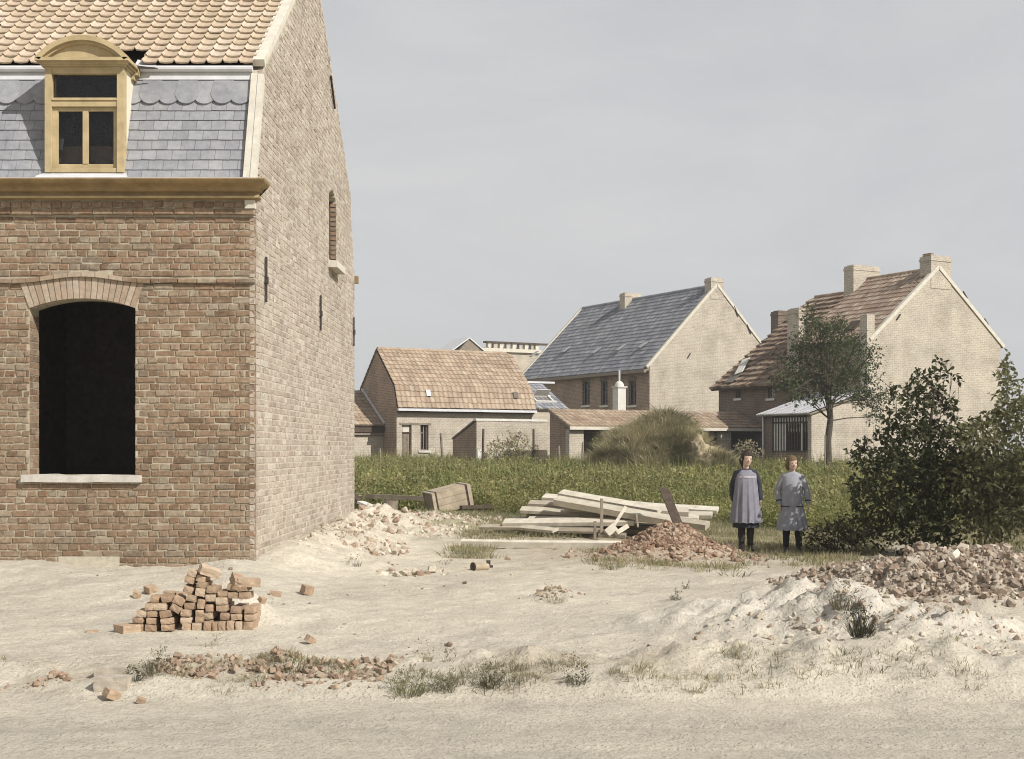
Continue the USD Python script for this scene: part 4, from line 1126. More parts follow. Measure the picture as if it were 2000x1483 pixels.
# ---------------- lean-to at its left gable
qA0, qA1 = on_p(752, pS), on_p(709, pS)
zA0, zA1 = zat(831, pS, qA0), zat(764, pS, qA1)
pA = pS - 6.0
F = Far('tiled_lean_to', 'tiled brick lean-to half in shade beside the left wall of the orange-roofed house', 'lean-to', pS - 6.0, qA0 + 0.15)
F.part('wall', prism([(qA0 + 0.15, Z0 - 1), (qA1, Z0 - 1), (qA1, zA1 - 0.15), (qA0 + 0.15, zA0 - 0.1)], 'x', pA, pS - 0.016), M_far_lit)
oA = np.array([pA - 0.1, qA0 - 0.05, zA0]); sA = np.array([0, qA1 - qA0, zA1 - zA0])
F.part('roof_boards', slab(oA, es, sA, 6.05, np.linalg.norm(sA), 0.06), M_darkwood)
F.part('roof_tiles', tile_sheet(oA, es, sA, 6.05, np.linalg.norm(sA), tw=0.24, ex=0.30, seed=35), M_tile_or, kind='stuff')
F.part('eave_board', MB().box((pA, qA0 - 0.02, zA0 - 0.32), (pS - 0.01, qA0 + 0.06, zA0 - 0.10)), M_darkwood)
F.part('eave_board', MB().box((pA, qA0 + 0.03, zA0 - 0.45), (pS - 0.01, qA0 + 0.135, zA0 - 0.33)), M_oldwood)
F.part('flashing', MB().bar((pS - 0.05, qA0 - 0.05, zA0 + 0.1), (pS - 0.05, qA1, zA1 + 0.1), 0.10, 0.05, up=(0, -1, 1)), M_lead)

# ---------------- yard building with a white coping
pW, qW = pq(931, 57.0)
pW1 = on_q(1069, qW)
qW1 = on_p(885, pW)
zW, zW1 = zat(822, pW, qW), zat(855, pW, qW1)
F = Far('yard_outhouse', 'windowless brick yard outhouse with white coping along its front wall', 'outhouse', pW, qW)
F.part('wall', prism([(qW, Z0 - 1), (qW1, Z0 - 1), (qW1, zW1 - 0.1), (qW, zW - 0.02)], 'x', pW, pW1 - 0.02), M_far_lit)
F.part('side_wall', prism([(qW + 0.01, Z0 - 1), (qW1, Z0 - 1), (qW1, zW1 - 0.1), (qW + 0.01, zW - 0.03)], 'x', pW - 0.012, pW + 0.1), M_far_red_shade)  # darker sheet, deepens the shaded side by colour
F.part('coping', MB().box((pW - 0.05, qW - 0.05, zW), (pW1 - 0.02, qW + 0.25, zW + 0.09)), M_white)
F.part('side_coping', MB().bar((pW + 0.05, qW + 0.26, zW - 0.02), (pW + 0.05, qW1 + 0.05, zW1 - 0.05), 0.2, 0.07, up=(0, 0, 1)), M_oldwood)
F.part('stone_post', MB().box((pW - 0.06, qW - 0.2, Z0 - 0.3), (pW + 0.14, qW - 0.04, zat(878, pW, qW))), M_white)

# ---------------- long open cart shed
pG, qG = pq(1112, 55.0)
pG1 = on_q(1484, qG)
qG1 = on_p(1074, pG)
zG, zG1 = zat(832, pG, qG), zat(800, pG, qG1)
F = Far('open_cart_shed', 'long open brick shed with orange tiled roof on square piers behind the mound', 'shed', pG, qG)
F.part('end_wall', prism([(qG + 0.3, Z0 - 1), (qG1, Z0 - 1), (qG1, zG1 - 0.1), (qG + 0.3, zG + 0.05)], 'x', pG, pG + 0.22), M_far_red_shade)
F.part('back_wall', MB().box((pG + 0.221, qG1 - 0.25, Z0 - 1), (pG1 - 0.2, qG1 - 0.01, zG1 - 0.12)), M_far_old)
F.part('end_wall', prism([(qG + 0.4, Z0 - 1), (qG1 - 0.26, Z0 - 1), (qG1 - 0.26, zG1 - 0.15), (qG + 0.4, zG + 0.05)], 'x', pG1 - 0.45, pG1 - 0.25), M_far_old)
for ua, ub in ((1112, 1140), (1255, 1275), (1408, 1428)):
    a, b = on_q(ua, qG), on_q(ub, qG)
    F.part('pier', MB().box((a, qG + 0.001, Z0 - 1), (b, qG + 0.299, zG - 0.14)), M_far_lit)
F.part('beam', MB().box((pG, qG + 0.02, zG - 0.139), (pG1, qG + 0.25, zG - 0.02)), M_oldwood)
oG = np.array([pG - 0.08, qG - 0.18, zG - 0.02]); sG = np.array([0, qG1 - qG + 0.18, zG1 - zG + 0.02])
F.part('roof_boards', slab(oG, es, sG, pG1 - pG + 0.16, np.linalg.norm(sG), 0.07), M_darkwood)
F.part('roof_tiles', tile_sheet(oG, es, sG, pG1 - pG + 0.16, np.linalg.norm(sG), tw=0.25, ex=0.33, seed=36), M_tile_or, kind='stuff')
F.part('eave_board', MB().box((pG - 0.08, qG - 0.20, zG - 0.16), (pG1 + 0.08, qG - 0.15, zG - 0.03)), M_verge)
for e_ in (pG - 0.10, pG1 + 0.05):
    F.part('verge_board', MB().bar((e_, qG - 0.18, zG - 0.04), (e_, qG1, zG1 - 0.02), 0.05, 0.12, up=(0, 0, 1)), M_oldwood)

# ---------------- white chimney behind the shed
pc, qc = pq(1207, 62.0)
pc1 = on_q(1222.5, qc)
F = Far('white_chimney_stack', 'whitewashed chimney stack with domed top and thin pipe behind the open shed', 'chimney', pc, qc)
zc = zat(757, pc, qc)
dq = (pc1 - pc)
F.part('stack', MB().box((pc, qc, Z0 - 1), (pc1, qc + dq, zc)), M_white)
F.part('collar', MB().box((pc - 0.05, qc - 0.05, zc + 0.001), (pc1 + 0.05, qc + dq + 0.05, zc + 0.06)), M_white)
dome_ = trimesh.creation.icosphere(2, 1.0)
dv = np.array(dome_.vertices); dv[:, 2] = np.maximum(dv[:, 2], 0)
F.part('dome', (dv * [dq / 2, dq / 2, 0.26] + [(pc + pc1) / 2, qc + dq / 2, zc + 0.062], np.array(dome_.faces)), M_white, smooth=True)
F.part('pipe', MB().tube([((pc + pc1) / 2, qc + dq / 2, zc + 0.28), ((pc + pc1) / 2, qc + dq / 2, zat(723, pc, qc))], 0.045, 8), M_lead)

# ---------------- low slate-roofed building between
pD, qD = pq(1000, 66.0)
pD1 = on_q(1106, qD)
zD = zat(798, on_q(1040, qD), qD)
qD1 = qD + 2.6
zD1 = zat(750, on_q(1060, qD1), qD1)
F = Far('slate_roofed_annex', 'low annex with dark slate roof and white open skylight', 'annex', pD, qD)
F.part('wall', prism([(qD, Z0 - 1), (qD1, Z0 - 1), (qD1, zD1 - 0.1), (qD, zD - 0.05)], 'x', pD, pD1), M_far_lit)
oD = np.array([pD - 0.05, qD - 0.15, zD - 0.02]); sD = np.array([0, qD1 - qD + 0.15, zD1 - zD + 0.02])
LD = pD1 - pD + 0.1
F.part('roof_boards', slab(oD, es, sD, LD, np.linalg.norm(sD), 0.06), M_darkwood)
F.part('roof_tiles', tile_sheet(oD, es, sD, LD, np.linalg.norm(sD), tw=0.25, ex=0.33, seed=37), M_tile_bl, kind='stuff')
F.part('ridge_board', MB().box((pD - 0.05, qD1 - 0.1, zD1 + 0.02), (on_q(1082, qD1), qD1 + 0.1, zD1 + 0.12)), M_lead)
nD = np.cross((1, 0, 0), sD); nD /= np.linalg.norm(nD); sDn = sD / np.linalg.norm(sD)
cD = np.array([on_q(1056, qD + 1.0), qD + 0.8, zD + 0.8 * sD[2] / sD[1]]) + nD * 0.12
sk_ = MB()
for a, b in ((-0.55, -0.45), (0.45, 0.55)):
    sk_.bar(cD + np.array([a, 0, 0]) - sDn * 0.32, cD + np.array([a, 0, 0]) + sDn * 0.32, 0.08, 0.1, up=nD)
for a in (-0.34, 0.34):
    sk_.bar(cD + np.array([-0.6, 0, 0]) + sDn * a, cD + np.array([0.6, 0, 0]) + sDn * a, 0.09, 0.1, up=nD)
w_ = F.part('skylight', sk_, M_white)
F.part('skylight_pane', MB().bar(cD - sDn * 0.3 - nD * 0.03, cD + sDn * 0.3 - nD * 0.03, 0.9, 0.01, up=nD), M_inner, w_)
F.part('skylight_flap', MB().bar(cD + sDn * 0.33, cD + sDn * 0.15 + nD * 0.45, 0.8, 0.03, up=sDn), M_white, w_)

# ---------------- flat-topped building site far behind
pF, qF = pq(935, 105.0)
pF1 = on_q(1075, qF)
zF = zat(686, pF, qF)
F = Far('unfinished_block', 'far flat-topped brick building with unfinished piers and planks on top', 'building', pF, qF)
F.part('wall', MB().box((pF, qF, Z0 - 1), (pF1, qF + 8, zF)), M_far_lit)
F.part('coping', MB().box((pF - 0.15, qF - 0.2, zF + 0.003), (pF1 + 0.1, qF + 8.1, zF + 0.28)), M_verge)
zt = zat(668, pF, qF)
k = 0
for ua, ub in ((957, 962), (968, 974), (980, 986), (993, 999), (1005, 1011), (1018, 1023), (1029, 1035), (1041, 1046), (1050, 1056)):
    F.part('brick_pier', MB().box((on_q(ua, qF), qF + 0.3, zF + 0.281), (on_q(ub, qF), qF + 0.7, zt)), M_far_lit if k % 2 else M_verge)
    k += 1
for ua, ub in ((963, 967), (987, 992), (1012, 1017), (1036, 1040)):
    F.part('scaffold_post', MB().box((on_q(ua, qF), qF + 0.32, zF + 0.281), (on_q(ub, qF), qF + 0.5, zat(676, pF, qF))), M_darkwood)
F.part('top_plank', MB().box((on_q(952, qF), qF + 0.2, zt + 0.002), (pF1, qF + 0.75, zt + 0.13)), M_darkwood)
F.part('low_plank', MB().box((on_q(932, qF), qF + 0.25, zat(680, pF, qF)), (on_q(958, qF), qF + 0.6, zat(677, pF, qF))), M_darkwood)
# small lantern roof
pN, qN = pq(900, 100.0)
pN1 = on_q(946, qN)
F = Far('roof_lantern', 'small boarded gable of a far roof rising behind the orange roof', 'roof', pN, qN)
zNb, zNr = zat(686, pN, qN), zat(661, pN, qN)
pk = on_q(916, qN)
F.part('gable_boards', prism([(pN - 0.2, Z0 - 1), (pN1, Z0 - 1), (pN1, zNb - 0.1), (pk, zNr), (pN - 0.2, zNb)], 'y', qN, qN + 2.6), M_oldwood)
F.part('roof_sheet', MB().hexa([(pN - 1.0, qN - 0.1, zNb - 0.2), (pk, qN - 0.1, zNr + 0.003), (pk, qN + 2.8, zNr + 0.003), (pN - 1.0, qN + 2.8, zNb - 0.2),
                                (pN - 1.0, qN - 0.1, zNb - 0.1), (pk, qN - 0.1, zNr + 0.11), (pk, qN + 2.8, zNr + 0.11), (pN - 1.0, qN + 2.8, zNb - 0.1)]), M_lead)
F.part('roof_sheet', MB().hexa([(pk + 0.01, qN - 0.1, zNr + 0.003), (pN1 + 0.4, qN - 0.1, zNb - 0.25), (pN1 + 0.4, qN + 2.8, zNb - 0.25), (pk + 0.01, qN + 2.8, zNr + 0.003),
                                (pk + 0.01, qN - 0.1, zNr + 0.11), (pN1 + 0.4, qN - 0.1, zNb - 0.15), (pN1 + 0.4, qN + 2.8, zNb - 0.15), (pk + 0.01, qN + 2.8, zNr + 0.11)]), M_lead)
F.part('side_roof', MB().box((on_q(858, qN), qN - 0.3, zat(688, pN, qN) - 0.3), (pN - 0.21, qN + 3, zat(686, pN, qN))), M_darkwood)

# ---------------- tall house at the right with its rear annex
pR, qR = pq(1706, 54.0)
pR1 = on_q(1954, qR)
prm = on_q(1833, qR)
zRe, zRr = zat(655, pR, qR), zat(527, prm, qR)
qR2 = on_p(1686, prm)
F = Far('tall_gabled_house', 'tall brick house with brown tiled roof and broad ridge chimneys at right', 'house', pR, qR)
F.part('wall', prism([(pR, Z0 - 1), (pR1, Z0 - 1), (pR1, zRe), (prm, zRr), (pR, zRe)], 'y', qR, qR2), M_far_lit)
F.part('side_wall', MB().box((pR - 0.012, qR + 0.01, Z0 - 1), (pR + 0.1, qR2 - 0.01, zRe - 0.15)), M_far_red_shade)
for side in (-1, 1):
    pe = pR - 0.25 if side < 0 else pR1 + 0.25
    pin = pR if side < 0 else pR1
    zz = zRe - (zRr - zRe) / abs(prm - pin) * 0.25 + 0.06
    sv_ = np.array([prm - pe, 0, zRr + 0.06 - zz])
    o_ = np.array([pe, qR + 0.10, zz])
    F.part('roof_boards', slab(o_, (0, 1, 0), sv_, qR2 - qR - 0.1, np.linalg.norm(sv_) - 0.03), M_darkwood)
    F.part('roof_tiles', tile_sheet(o_, (0, 1, 0), sv_, qR2 - qR - 0.1, np.linalg.norm(sv_), tw=0.25, ex=0.33, seed=41 + side), M_tile_br, kind='stuff')
    w_ = side
    F.part('verge_mortar', MB().bar((pin + w_ * 0.2, qR + 0.03, zRe - 0.18), (prm, qR + 0.03, zRr + 0.12), 0.17, 0.15, up=(-w_, 0, 1)), M_verge)
rt = MB()
for k in range(int((qR2 - qR) / 0.4)):
    rt.tube([(prm, qR + 0.1 + k * 0.4, zRr + 0.05), (prm, qR + 0.49 + k * 0.4, zRr + 0.065)], 0.10, 8, tone=0.2 + 0.12 * (k % 3))
F.part('ridge_tiles', rt, M_tile_br, kind='stuff')
c1, c2 = on_q(1818, qR), on_q(1857, qR)
chimney(F, c1, c2, qR - 0.02, qR + 0.62, zRr - 0.8, zat(501, prm, qR), M_far_lit)
F.part('chimney_pot_stub', MB().box((c1 + 0.05, qR + 0.05, zat(501, prm, qR)), (c1 + 0.22, qR + 0.5, zat(495, prm, qR))), M_far_red_shade)
qx = qR2 - 0.3
d0, d1 = on_q(1667, qx), on_q(1718, qx)
chimney(F, d0, d1, qx, qx + 0.6, zRr - 1.2, zat(521, prm, qx), M_far_lit)
F.part('eave_board', MB().box((pR - 0.2, qR + 0.1, zRe - 0.32), (pR - 0.014, qR2, zRe - 0.14)), M_darkwood)
for (u_, va, vb, dp) in ((1884, 570, 583, 0.24), (1925, 623, 634, 0.22), (1754, 614, 625, -0.2)):
    p_ = on_q(u_, qR)
    F.part('wall_anchor', MB().bar((p_ - dp / 2, qR - 0.03, zat(va, p_, qR)), (p_ + dp / 2, qR - 0.03, zat(vb, p_, qR)), 0.05, 0.05), M_iron)
F.part('roof_hatch', MB().bar((pR + 0.2, qR + 1.6, zRe + 0.35), (pR + 0.62, qR + 1.6, zRe + 0.75), 0.6, 0.05, up=(-1, 0, 1)), M_darkwood)
# corner chimney stack
pk0, pk1 = on_q(1693, qR), on_q(1707.5, qR)
qk1 = on_p(1680, pk0)
cs = F.part('corner_stack', MB().box((pk0, qR - 0.01, Z0 + 2.0), (pk1 + 0.02, qk1, zat(615, pR, qR))), M_far_lit)

# rear annex with glazed front
pX = on_q(1585, qR)
qX1 = on_p(1508, pX)
qX2 = on_p(1490, pX)
zX = zat(806, pX, qR)
zX1 = zX + 1.0
X = Far('glazed_annex', 'low annex with pale sheet roof and tall many-paned glazed front', 'annex', pX, qR)
X.part('end_wall', prism([(pX, Z0 - 1), (pR - 0.02, Z0 - 1), (pR - 0.02, zX1 - 0.06), (pX, zX - 0.04)], 'y', qR + 0.002, qR + 0.22), M_far_lit)
X.part('side_pier', MB().box((pX, qX1, Z0 - 1), (pX + 0.25, qX2, zX - 0.05)), M_far_old)
X.part('rear_wall', MB().box((pX + 0.26, qX2 - 0.22, Z0 - 1), (pR - 0.02, qX2, zX - 0.02)), M_far_old)
zs = zat(884, pX, qR + 1)
X.part('low_wall', MB().box((pX, qR + 0.223, Z0 - 1), (pX + 0.2, qX1 - 0.002, zs)), M_far_old)
fr = MB()
nb = 13
zmid = zat(825, pX, qR + 1)
LQ = qX1 - qR - 0.224
gf = X.part('glazed_front', MB().box((pX + 0.05, qR + 0.224, zs + 0.001), (pX + 0.12, qX1 - 0.003, zs + 0.07)).box((pX + 0.05, qR + 0.224, zmid - 0.03), (pX + 0.12, qX1 - 0.003, zmid + 0.03)).box((pX + 0.05, qR + 0.224, zX - 0.16), (pX + 0.12, qX1 - 0.003, zX - 0.05)), M_darkwood)
for k in range(nb + 1):
    q_ = qR + 0.224 + LQ * k / nb
    X.part('glazing_bar', MB().box((pX + 0.04, q_ - 0.02, zs + 0.0705), (pX + 0.11, q_ + 0.02, zX - 0.161)), M_darkwood, gf)
    if k < nb:
        X.part('pane', MB().box((pX + 0.075, q_ + 0.021, zmid + 0.031), (pX + 0.08, q_ + LQ / nb - 0.021, zX - 0.162)), M_pale_pane, gf)
        X.part('pane', MB().box((pX + 0.075, q_ + 0.021, zs + 0.071), (pX + 0.08, q_ + LQ / nb - 0.021, zmid - 0.031)), M_pale_pane if k in (8, 9, 10, 11, 12, 2) else M_glass, gf)  # pale colour here stands in for light on the curtains behind
oX = np.array([pX - 0.2, qR - 0.12, zX - 0.03]); sX = np.array([pR - pX + 0.15, 0, zX1 - zX + 0.03])
X.part('roof_sheets', tile_sheet(oX, (0, 1, 0), sX, qX2 - qR + 0.3, np.linalg.norm(sX), tw=0.16, ex=1.2, amp=0.03, step=0.012, seed=44), M_lead, kind='stuff')
X.part('roof_boards', slab(oX, (0, 1, 0), sX, qX2 - qR + 0.3, np.linalg.norm(sX), 0.05), M_oldwood)
X.part('downpipe', MB().tube([(pX - 0.08, qX2 - 0.1, Z0), (pX - 0.08, qX2 - 0.1, zX - 0.1)], 0.04, 8), M_lead)

# lower old house that continues the row: same front line, lower eave, its long roof rising to a ridge behind
pL = pR + 0.01
qL0 = qR2 + 0.012
qL1 = on_p(1404, pL)
pLr = on_q(1590, qL1)
zLr, zLe = zat(586, pLr, qL1), zat(751, pL, qL1)
pLe = pL - 0.38
pitch = (zLr - zLe) / (pLr - pL)
pLb = pLr + 3.0
F = Far('old_low_house', 'old dark house with weathered streaky tile roof sloping low towards the yard', 'house', pL, qL0)
holes = []
for (ua, ub) in ((1447, 1437), (1512, 1500)):
    qa, qb = on_p(ua, pL), on_p(ub, pL)
    holes.append(window(F, (qa, zat(778, pL, qa)), (qb, zat(754, pL, qa)), ('p', pL)))
F.part('wall', walls_with_holes(prism([(pL, Z0 - 1), (pLb, Z0 - 1), (pLb, zLr - 3.0 * pitch), (pLr, zLr), (pL, zLe)], 'y', qL0, qL1), holes), M_far_old)
sv_ = np.array([pLr - pLe, 0, (pLr - pLe) * pitch])
o_ = np.array([pLe, qL0 + 0.01, zLr + 0.06 - sv_[2]])
LL = qL1 - qL0 + 0.16
F.part('roof_boards', slab(o_, (0, 1, 0), sv_, LL, np.linalg.norm(sv_) - 0.03), M_darkwood)
F.part('roof_tiles', tile_sheet(o_, (0, 1, 0), sv_, LL, np.linalg.norm(sv_), tw=0.30, ex=0.44, amp=0.02, step=0.10, seed=51, ragged=0.012), M_tile_old, kind='stuff')
sv2 = np.array([-3.1, 0, 3.1 * pitch])
o2 = np.array([pLr + 3.1, qL0 + 0.01, zLr + 0.06 - sv2[2]])
F.part('roof_tiles', tile_sheet(o2, (0, 1, 0), sv2, LL, np.linalg.norm(sv2), tw=0.30, ex=0.44, amp=0.02, step=0.10, seed=52), M_tile_old, kind='stuff')
rt = MB()
for k in range(int(LL / 0.4)):
    rt.tube([(pLr, qL0 + 0.02 + k * 0.4, zLr + 0.10), (pLr, qL0 + 0.41 + k * 0.4, zLr + 0.12)], 0.10, 8, tone=0.2 + 0.12 * (k % 3))
F.part('ridge_tiles', rt, M_tile_old, kind='stuff')
# missing tiles and a lifted sheet near the eave
su = sv_ / np.linalg.norm(sv_)
nu = np.array([-su[2], 0, su[0]])


def on_slope(u_, s_):
    c = o_ + su * s_
    c[1] = on_p(u_, c[0])
    return c


F.part('lifted_sheet', MB().bar(on_slope(1446, 0.9) + nu * 0.2, on_slope(1462, 2.1) + nu * 0.24, 0.42, 0.03, up=nu), M_white)
F.part('roof_gap', MB().bar(on_slope(1424, 0.25) + nu * 0.135, on_slope(1444, 1.0) + nu * 0.135, 0.55, 0.03, up=nu), M_inner)
for (u_, s_) in ((1506, 2.3), (1524, 2.0)):
    F.part('slipped_lath', MB().bar(on_slope(u_, s_) + nu * 0.15, on_slope(u_ + 16, s_ + 1.0) + nu * 0.15, 0.06, 0.03, up=nu), M_oldwood)
qq = qL0 + 0.25
chimney(F, on_q(1560, qq), on_q(1573, qq), qq, qq + 0.75, zLe + 0.3, zat(602, pL, qq), M_far_lit)
qq = qL1 + 0.25
d0, d1 = on_q(1520, qq), on_q(1546, qq)
chimney(F, d0, d1, qq, qq + 0.55, zLe - 0.5, zat(608, d0, qq), M_far_old)

# weathered posts along the field edge
posts = [(942, 838, 905, 53.0, 0.055, 2, 'black leaning post before the yard outhouse'), (1041, 838, 905, 50.0, 0.05, 1, 'thin black pole beside the dark barrel'),
         (863, 846, 905, 54.0, 0.06, -2, 'grey leaning stake before the low house wall'), (1091, 871, 908, 50.0, 0.06, 0, 'short pale stake before the shed end wall'),
         (1135, 864, 905, 50.0, 0.035, 3, 'thin stick against the first shed pier'), (742, 876, 905, 52.0, 0.05, 0, 'short pale stake before the lean-to')]
for (u_, va, vb, Y_, r_, lean, lab) in posts:
    a_, b_ = at(u_ - lean, vb, Y_), at(u_ + lean, va, Y_)
    a_[2] = float(height(a_[0], a_[1])) - 0.2
    put('stake', MB().tube([a_ - a_, (b_ - a_) * 0.5 + [0.02, 0, 0], b_ - a_], [r_, r_ * 0.95, r_ * 0.85], 7), M_darkwood if 'black' in lab else M_oldwood, label=lab, cat='stake', loc=a_)
# barrel
bb = at(1053, 900, 50.0); bb[2] = float(height(bb[0], bb[1]))
bt = thing('barrel', 'dark rain barrel standing left of the shed end wall', 'barrel', bb)
hb_ = at(1053, 879, 50.0)[2] - bb[2]
put('body', MB().tube([(0, 0, 0), (0, 0, hb_ * 0.25), (0, 0, hb_ * 0.5), (0, 0, hb_ * 0.75), (0, 0, hb_)], [0.25, 0.29, 0.305, 0.29, 0.26], 20), M_darkwood, bt, smooth=40)
for zz in (0.18, 0.8):
    put('hoop', MB().tube([(0, 0, hb_ * zz - 0.02), (0, 0, hb_ * zz + 0.02)], [0.295, 0.295], 20), M_iron, bt)
# thin summer haze between the camera and the far houses
hz = usdkit.material(stage, LK + 'thin_haze', {'v': ('principled_volume', {'color': (0.93, 0.94, 0.96), 'density': 0.0007, 'anisotropy': 0.2})}, volume='v.volume')
put('haze', MB().box((-1300, -150, -1.5), (1300, 2100, 14.0)), hz, label='thin pale summer haze over the whole place', kind='stuff')
# ------------------------------------------------------------------ vegetation
def leaf_faces(base, d, n, L, W):
    """Folded rhombic leaves: base points, directions, normals (N x 3), lengths, widths (N)."""
    s = np.cross(d, n); s /= np.linalg.norm(s, axis=1, keepdims=True) + 1e-9
    tip = base + d * L[:, None] - n * (0.12 * L)[:, None]
    mid = base + d * (0.45 * L)[:, None]
    l_, r_ = mid + s * (W / 2)[:, None] + n * (0.10 * W)[:, None], mid - s * (W / 2)[:, None] + n * (0.10 * W)[:, None]
    v = np.stack([base, l_, tip, r_], 1).reshape(-1, 3)
    f = (np.array([[0, 1, 2], [0, 2, 3]])[None] + 4 * np.arange(len(base))[:, None, None]).reshape(-1, 3)
    return v, f


def unit(a):
    return a / (np.linalg.norm(a, axis=-1, keepdims=True) + 1e-9)


def leaf_cloud(centres, radii, counts, L, W, seed, up=0.6, flat=1.0):
    """Leaves spread through clumps, in small sprays of five to nine along twigs."""
    r_ = np.random.default_rng(seed)
    B, D, N, LL, WW = [], [], [], [], []
    for c, R, n in zip(centres, radii, counts):
        k = max(1, int(n / 7))
        o = unit(r_.normal(size=(k, 3))) * (R * r_.uniform(0.05, 1.1, k) ** 0.6)[:, None]
        o[:, 2] *= flat
        tw = unit(o + r_.normal(0, 0.5, (k, 3)) * R + np.array([0, 0, 0.15 * R]))       # twig direction: outwards
        m = 7
        t = r_.uniform(0, 1, (k, m)) * min(L * 3.2, R * 0.9)
        b = (np.asarray(c) + o)[:, None] + tw[:, None] * t[..., None] + r_.normal(0, 0.15 * L, (k, m, 3))
        d = unit(tw[:, None] * 0.6 + unit(r_.normal(size=(k, m, 3))))
        nn = unit(np.array([0, 0, up]) + r_.normal(0, 0.5, (k, m, 3)))
        B.append(b.reshape(-1, 3)); D.append(d.reshape(-1, 3)); N.append(nn.reshape(-1, 3))
        s = r_.uniform(0.6, 1.25, k * m)
        LL.append(L * s); WW.append(W * s)
    return leaf_faces(np.vstack(B), np.vstack(D), np.vstack(N), np.concatenate(LL), np.concatenate(WW))


def blades(n, R, h, seed, w=0.012, lean=0.5, seg=2):
    """A tuft of bent grass blades."""
    r_ = np.random.default_rng(seed)
    v, f = [], []
    for i in range(n):
        a, rr = r_.uniform(0, 2 * np.pi), R * math.sqrt(r_.random())
        b = np.array([rr * math.cos(a), rr * math.sin(a), -0.02])
        d = unit(np.array([math.cos(a), math.sin(a), 0]) * r_.uniform(0, lean) + r_.normal(0, 0.15, 3) + [0, 0, 1.0])
        hh = h * r_.uniform(0.45, 1.1)
        a2 = r_.uniform(0, np.pi)
        s = np.array([math.cos(a2), math.sin(a2), 0]) * w * r_.uniform(0.6, 1.4) / 2
        k = len(v)
        m = b + d * hh * 0.55
        t = b + d * hh + np.array([d[0], d[1], -0.25]) * hh * 0.35 * lean
        v += [b - s, b + s, m - s * 0.8, m + s * 0.8, t]
        f += [[k, k + 1, k + 3], [k, k + 3, k + 2], [k + 2, k + 3, k + 4]]
    return np.array(v), np.array(f)


def plant(n, R, h, seed, L=0.082, W=0.045):
    """A bushy field plant: leaves over a dome, some inside."""
    r_ = np.random.default_rng(seed)
    o = unit(r_.normal(size=(n, 3))); o[:, 2] = np.abs(o[:, 2])
    o = o * (r_.uniform(0.35, 1.0, n) ** 0.5)[:, None] * np.array([R, R, h])
    d = unit(o * [1, 1, 0.3] + r_.normal(0, 0.25, (n, 3)))
    nn = unit(np.array([0, 0, 1.0]) + r_.normal(0, 0.45, (n, 3)) + 0.4 * unit(o))
    s = r_.uniform(0.6, 1.3, n)
    v, f = leaf_faces(o, d, nn, L * s, W * s)
    b = blades(9, R * 0.8, h * 1.4, seed + 1, w=0.012, lean=0.5)
    return np.vstack([v, b[0]]), np.vstack([f, b[1] + len(v)])


def zquat(n, r_, tilt=0.0):
    a = r_.uniform(0, 2 * np.pi, n)
    q = np.stack([np.cos(a / 2), np.zeros(n), np.zeros(n), np.sin(a / 2)], -1)
    return q


r5 = np.random.default_rng(5)
# the field: individuals nobody could count
N = 12500
Yf = 27.5 + (61 - 27.5) * r5.random(N) ** 0.85
xf = r5.uniform(-0.20, 0.40, N) * Yf
ed = meshkit.fbm(np.stack([xf * 0.5, Yf * 0.25, 0 * xf], -1), 3, 9)
edge = 28.6 + 5 * (ed - 0.5) + 1.8 * (1 - SS(xf, -2.5, 1.5)) - 5.2 * SS(xf, 2.5, 5.0)
Yf2 = np.where(xf > 3.2, 23.0 + (Yf - 27.5) * (61 - 23.0) / 33.5, Yf)
keep = (Yf2 > edge) & (xf > -0.148 * Yf2)
xf, Yf = xf[keep], Yf2[keep]
pr_ = [plant(84, 0.36, 0.60, 100 + k) for k in range(6)]
sc = r5.uniform(0.55, 1.35, len(xf)) * (0.62 + 0.38 * SS(Yf, 26, 36))
sc = sc * (0.8 + 0.5 * meshkit.fbm(np.stack([xf * 0.6, Yf * 0.6, 0 * xf], -1), 3, 19))
instancer('field_crop', pr_, [L_crop], np.stack([xf, Yf, height(xf, Yf) - 0.03], -1), zquat(len(xf), r5), np.stack([sc * 1.15, sc * 1.15, sc], -1), r5.integers(0, 6, len(xf)),
          label='dense green leafy crop and weeds covering the field before the houses')
# taller meadow weeds at the far side of the field and before the walls
N = 1500
xg = r5.uniform(-9, 19, N); yg = r5.uniform(44, 60, N)
keep = (xg > -0.145 * yg) & (meshkit.fbm(np.stack([xg * 0.4, yg * 0.2, 0 * xg], -1), 3, 29) > 0.47)
xg, yg = xg[keep], yg[keep]
tall = [blades(40, 0.22, 1.05, 300 + k, w=0.02, lean=0.6) for k in range(4)]
sc = r5.uniform(0.5, 1.05, len(xg))
instancer('tall_weeds', tall, [L_grass], np.stack([xg, yg, height(xg, yg) - 0.03], -1), zquat(len(xg), r5), np.stack([sc, sc, sc], -1), r5.integers(0, 4, len(xg)),
          label='tall seeding grass and weeds along the far edge of the field')
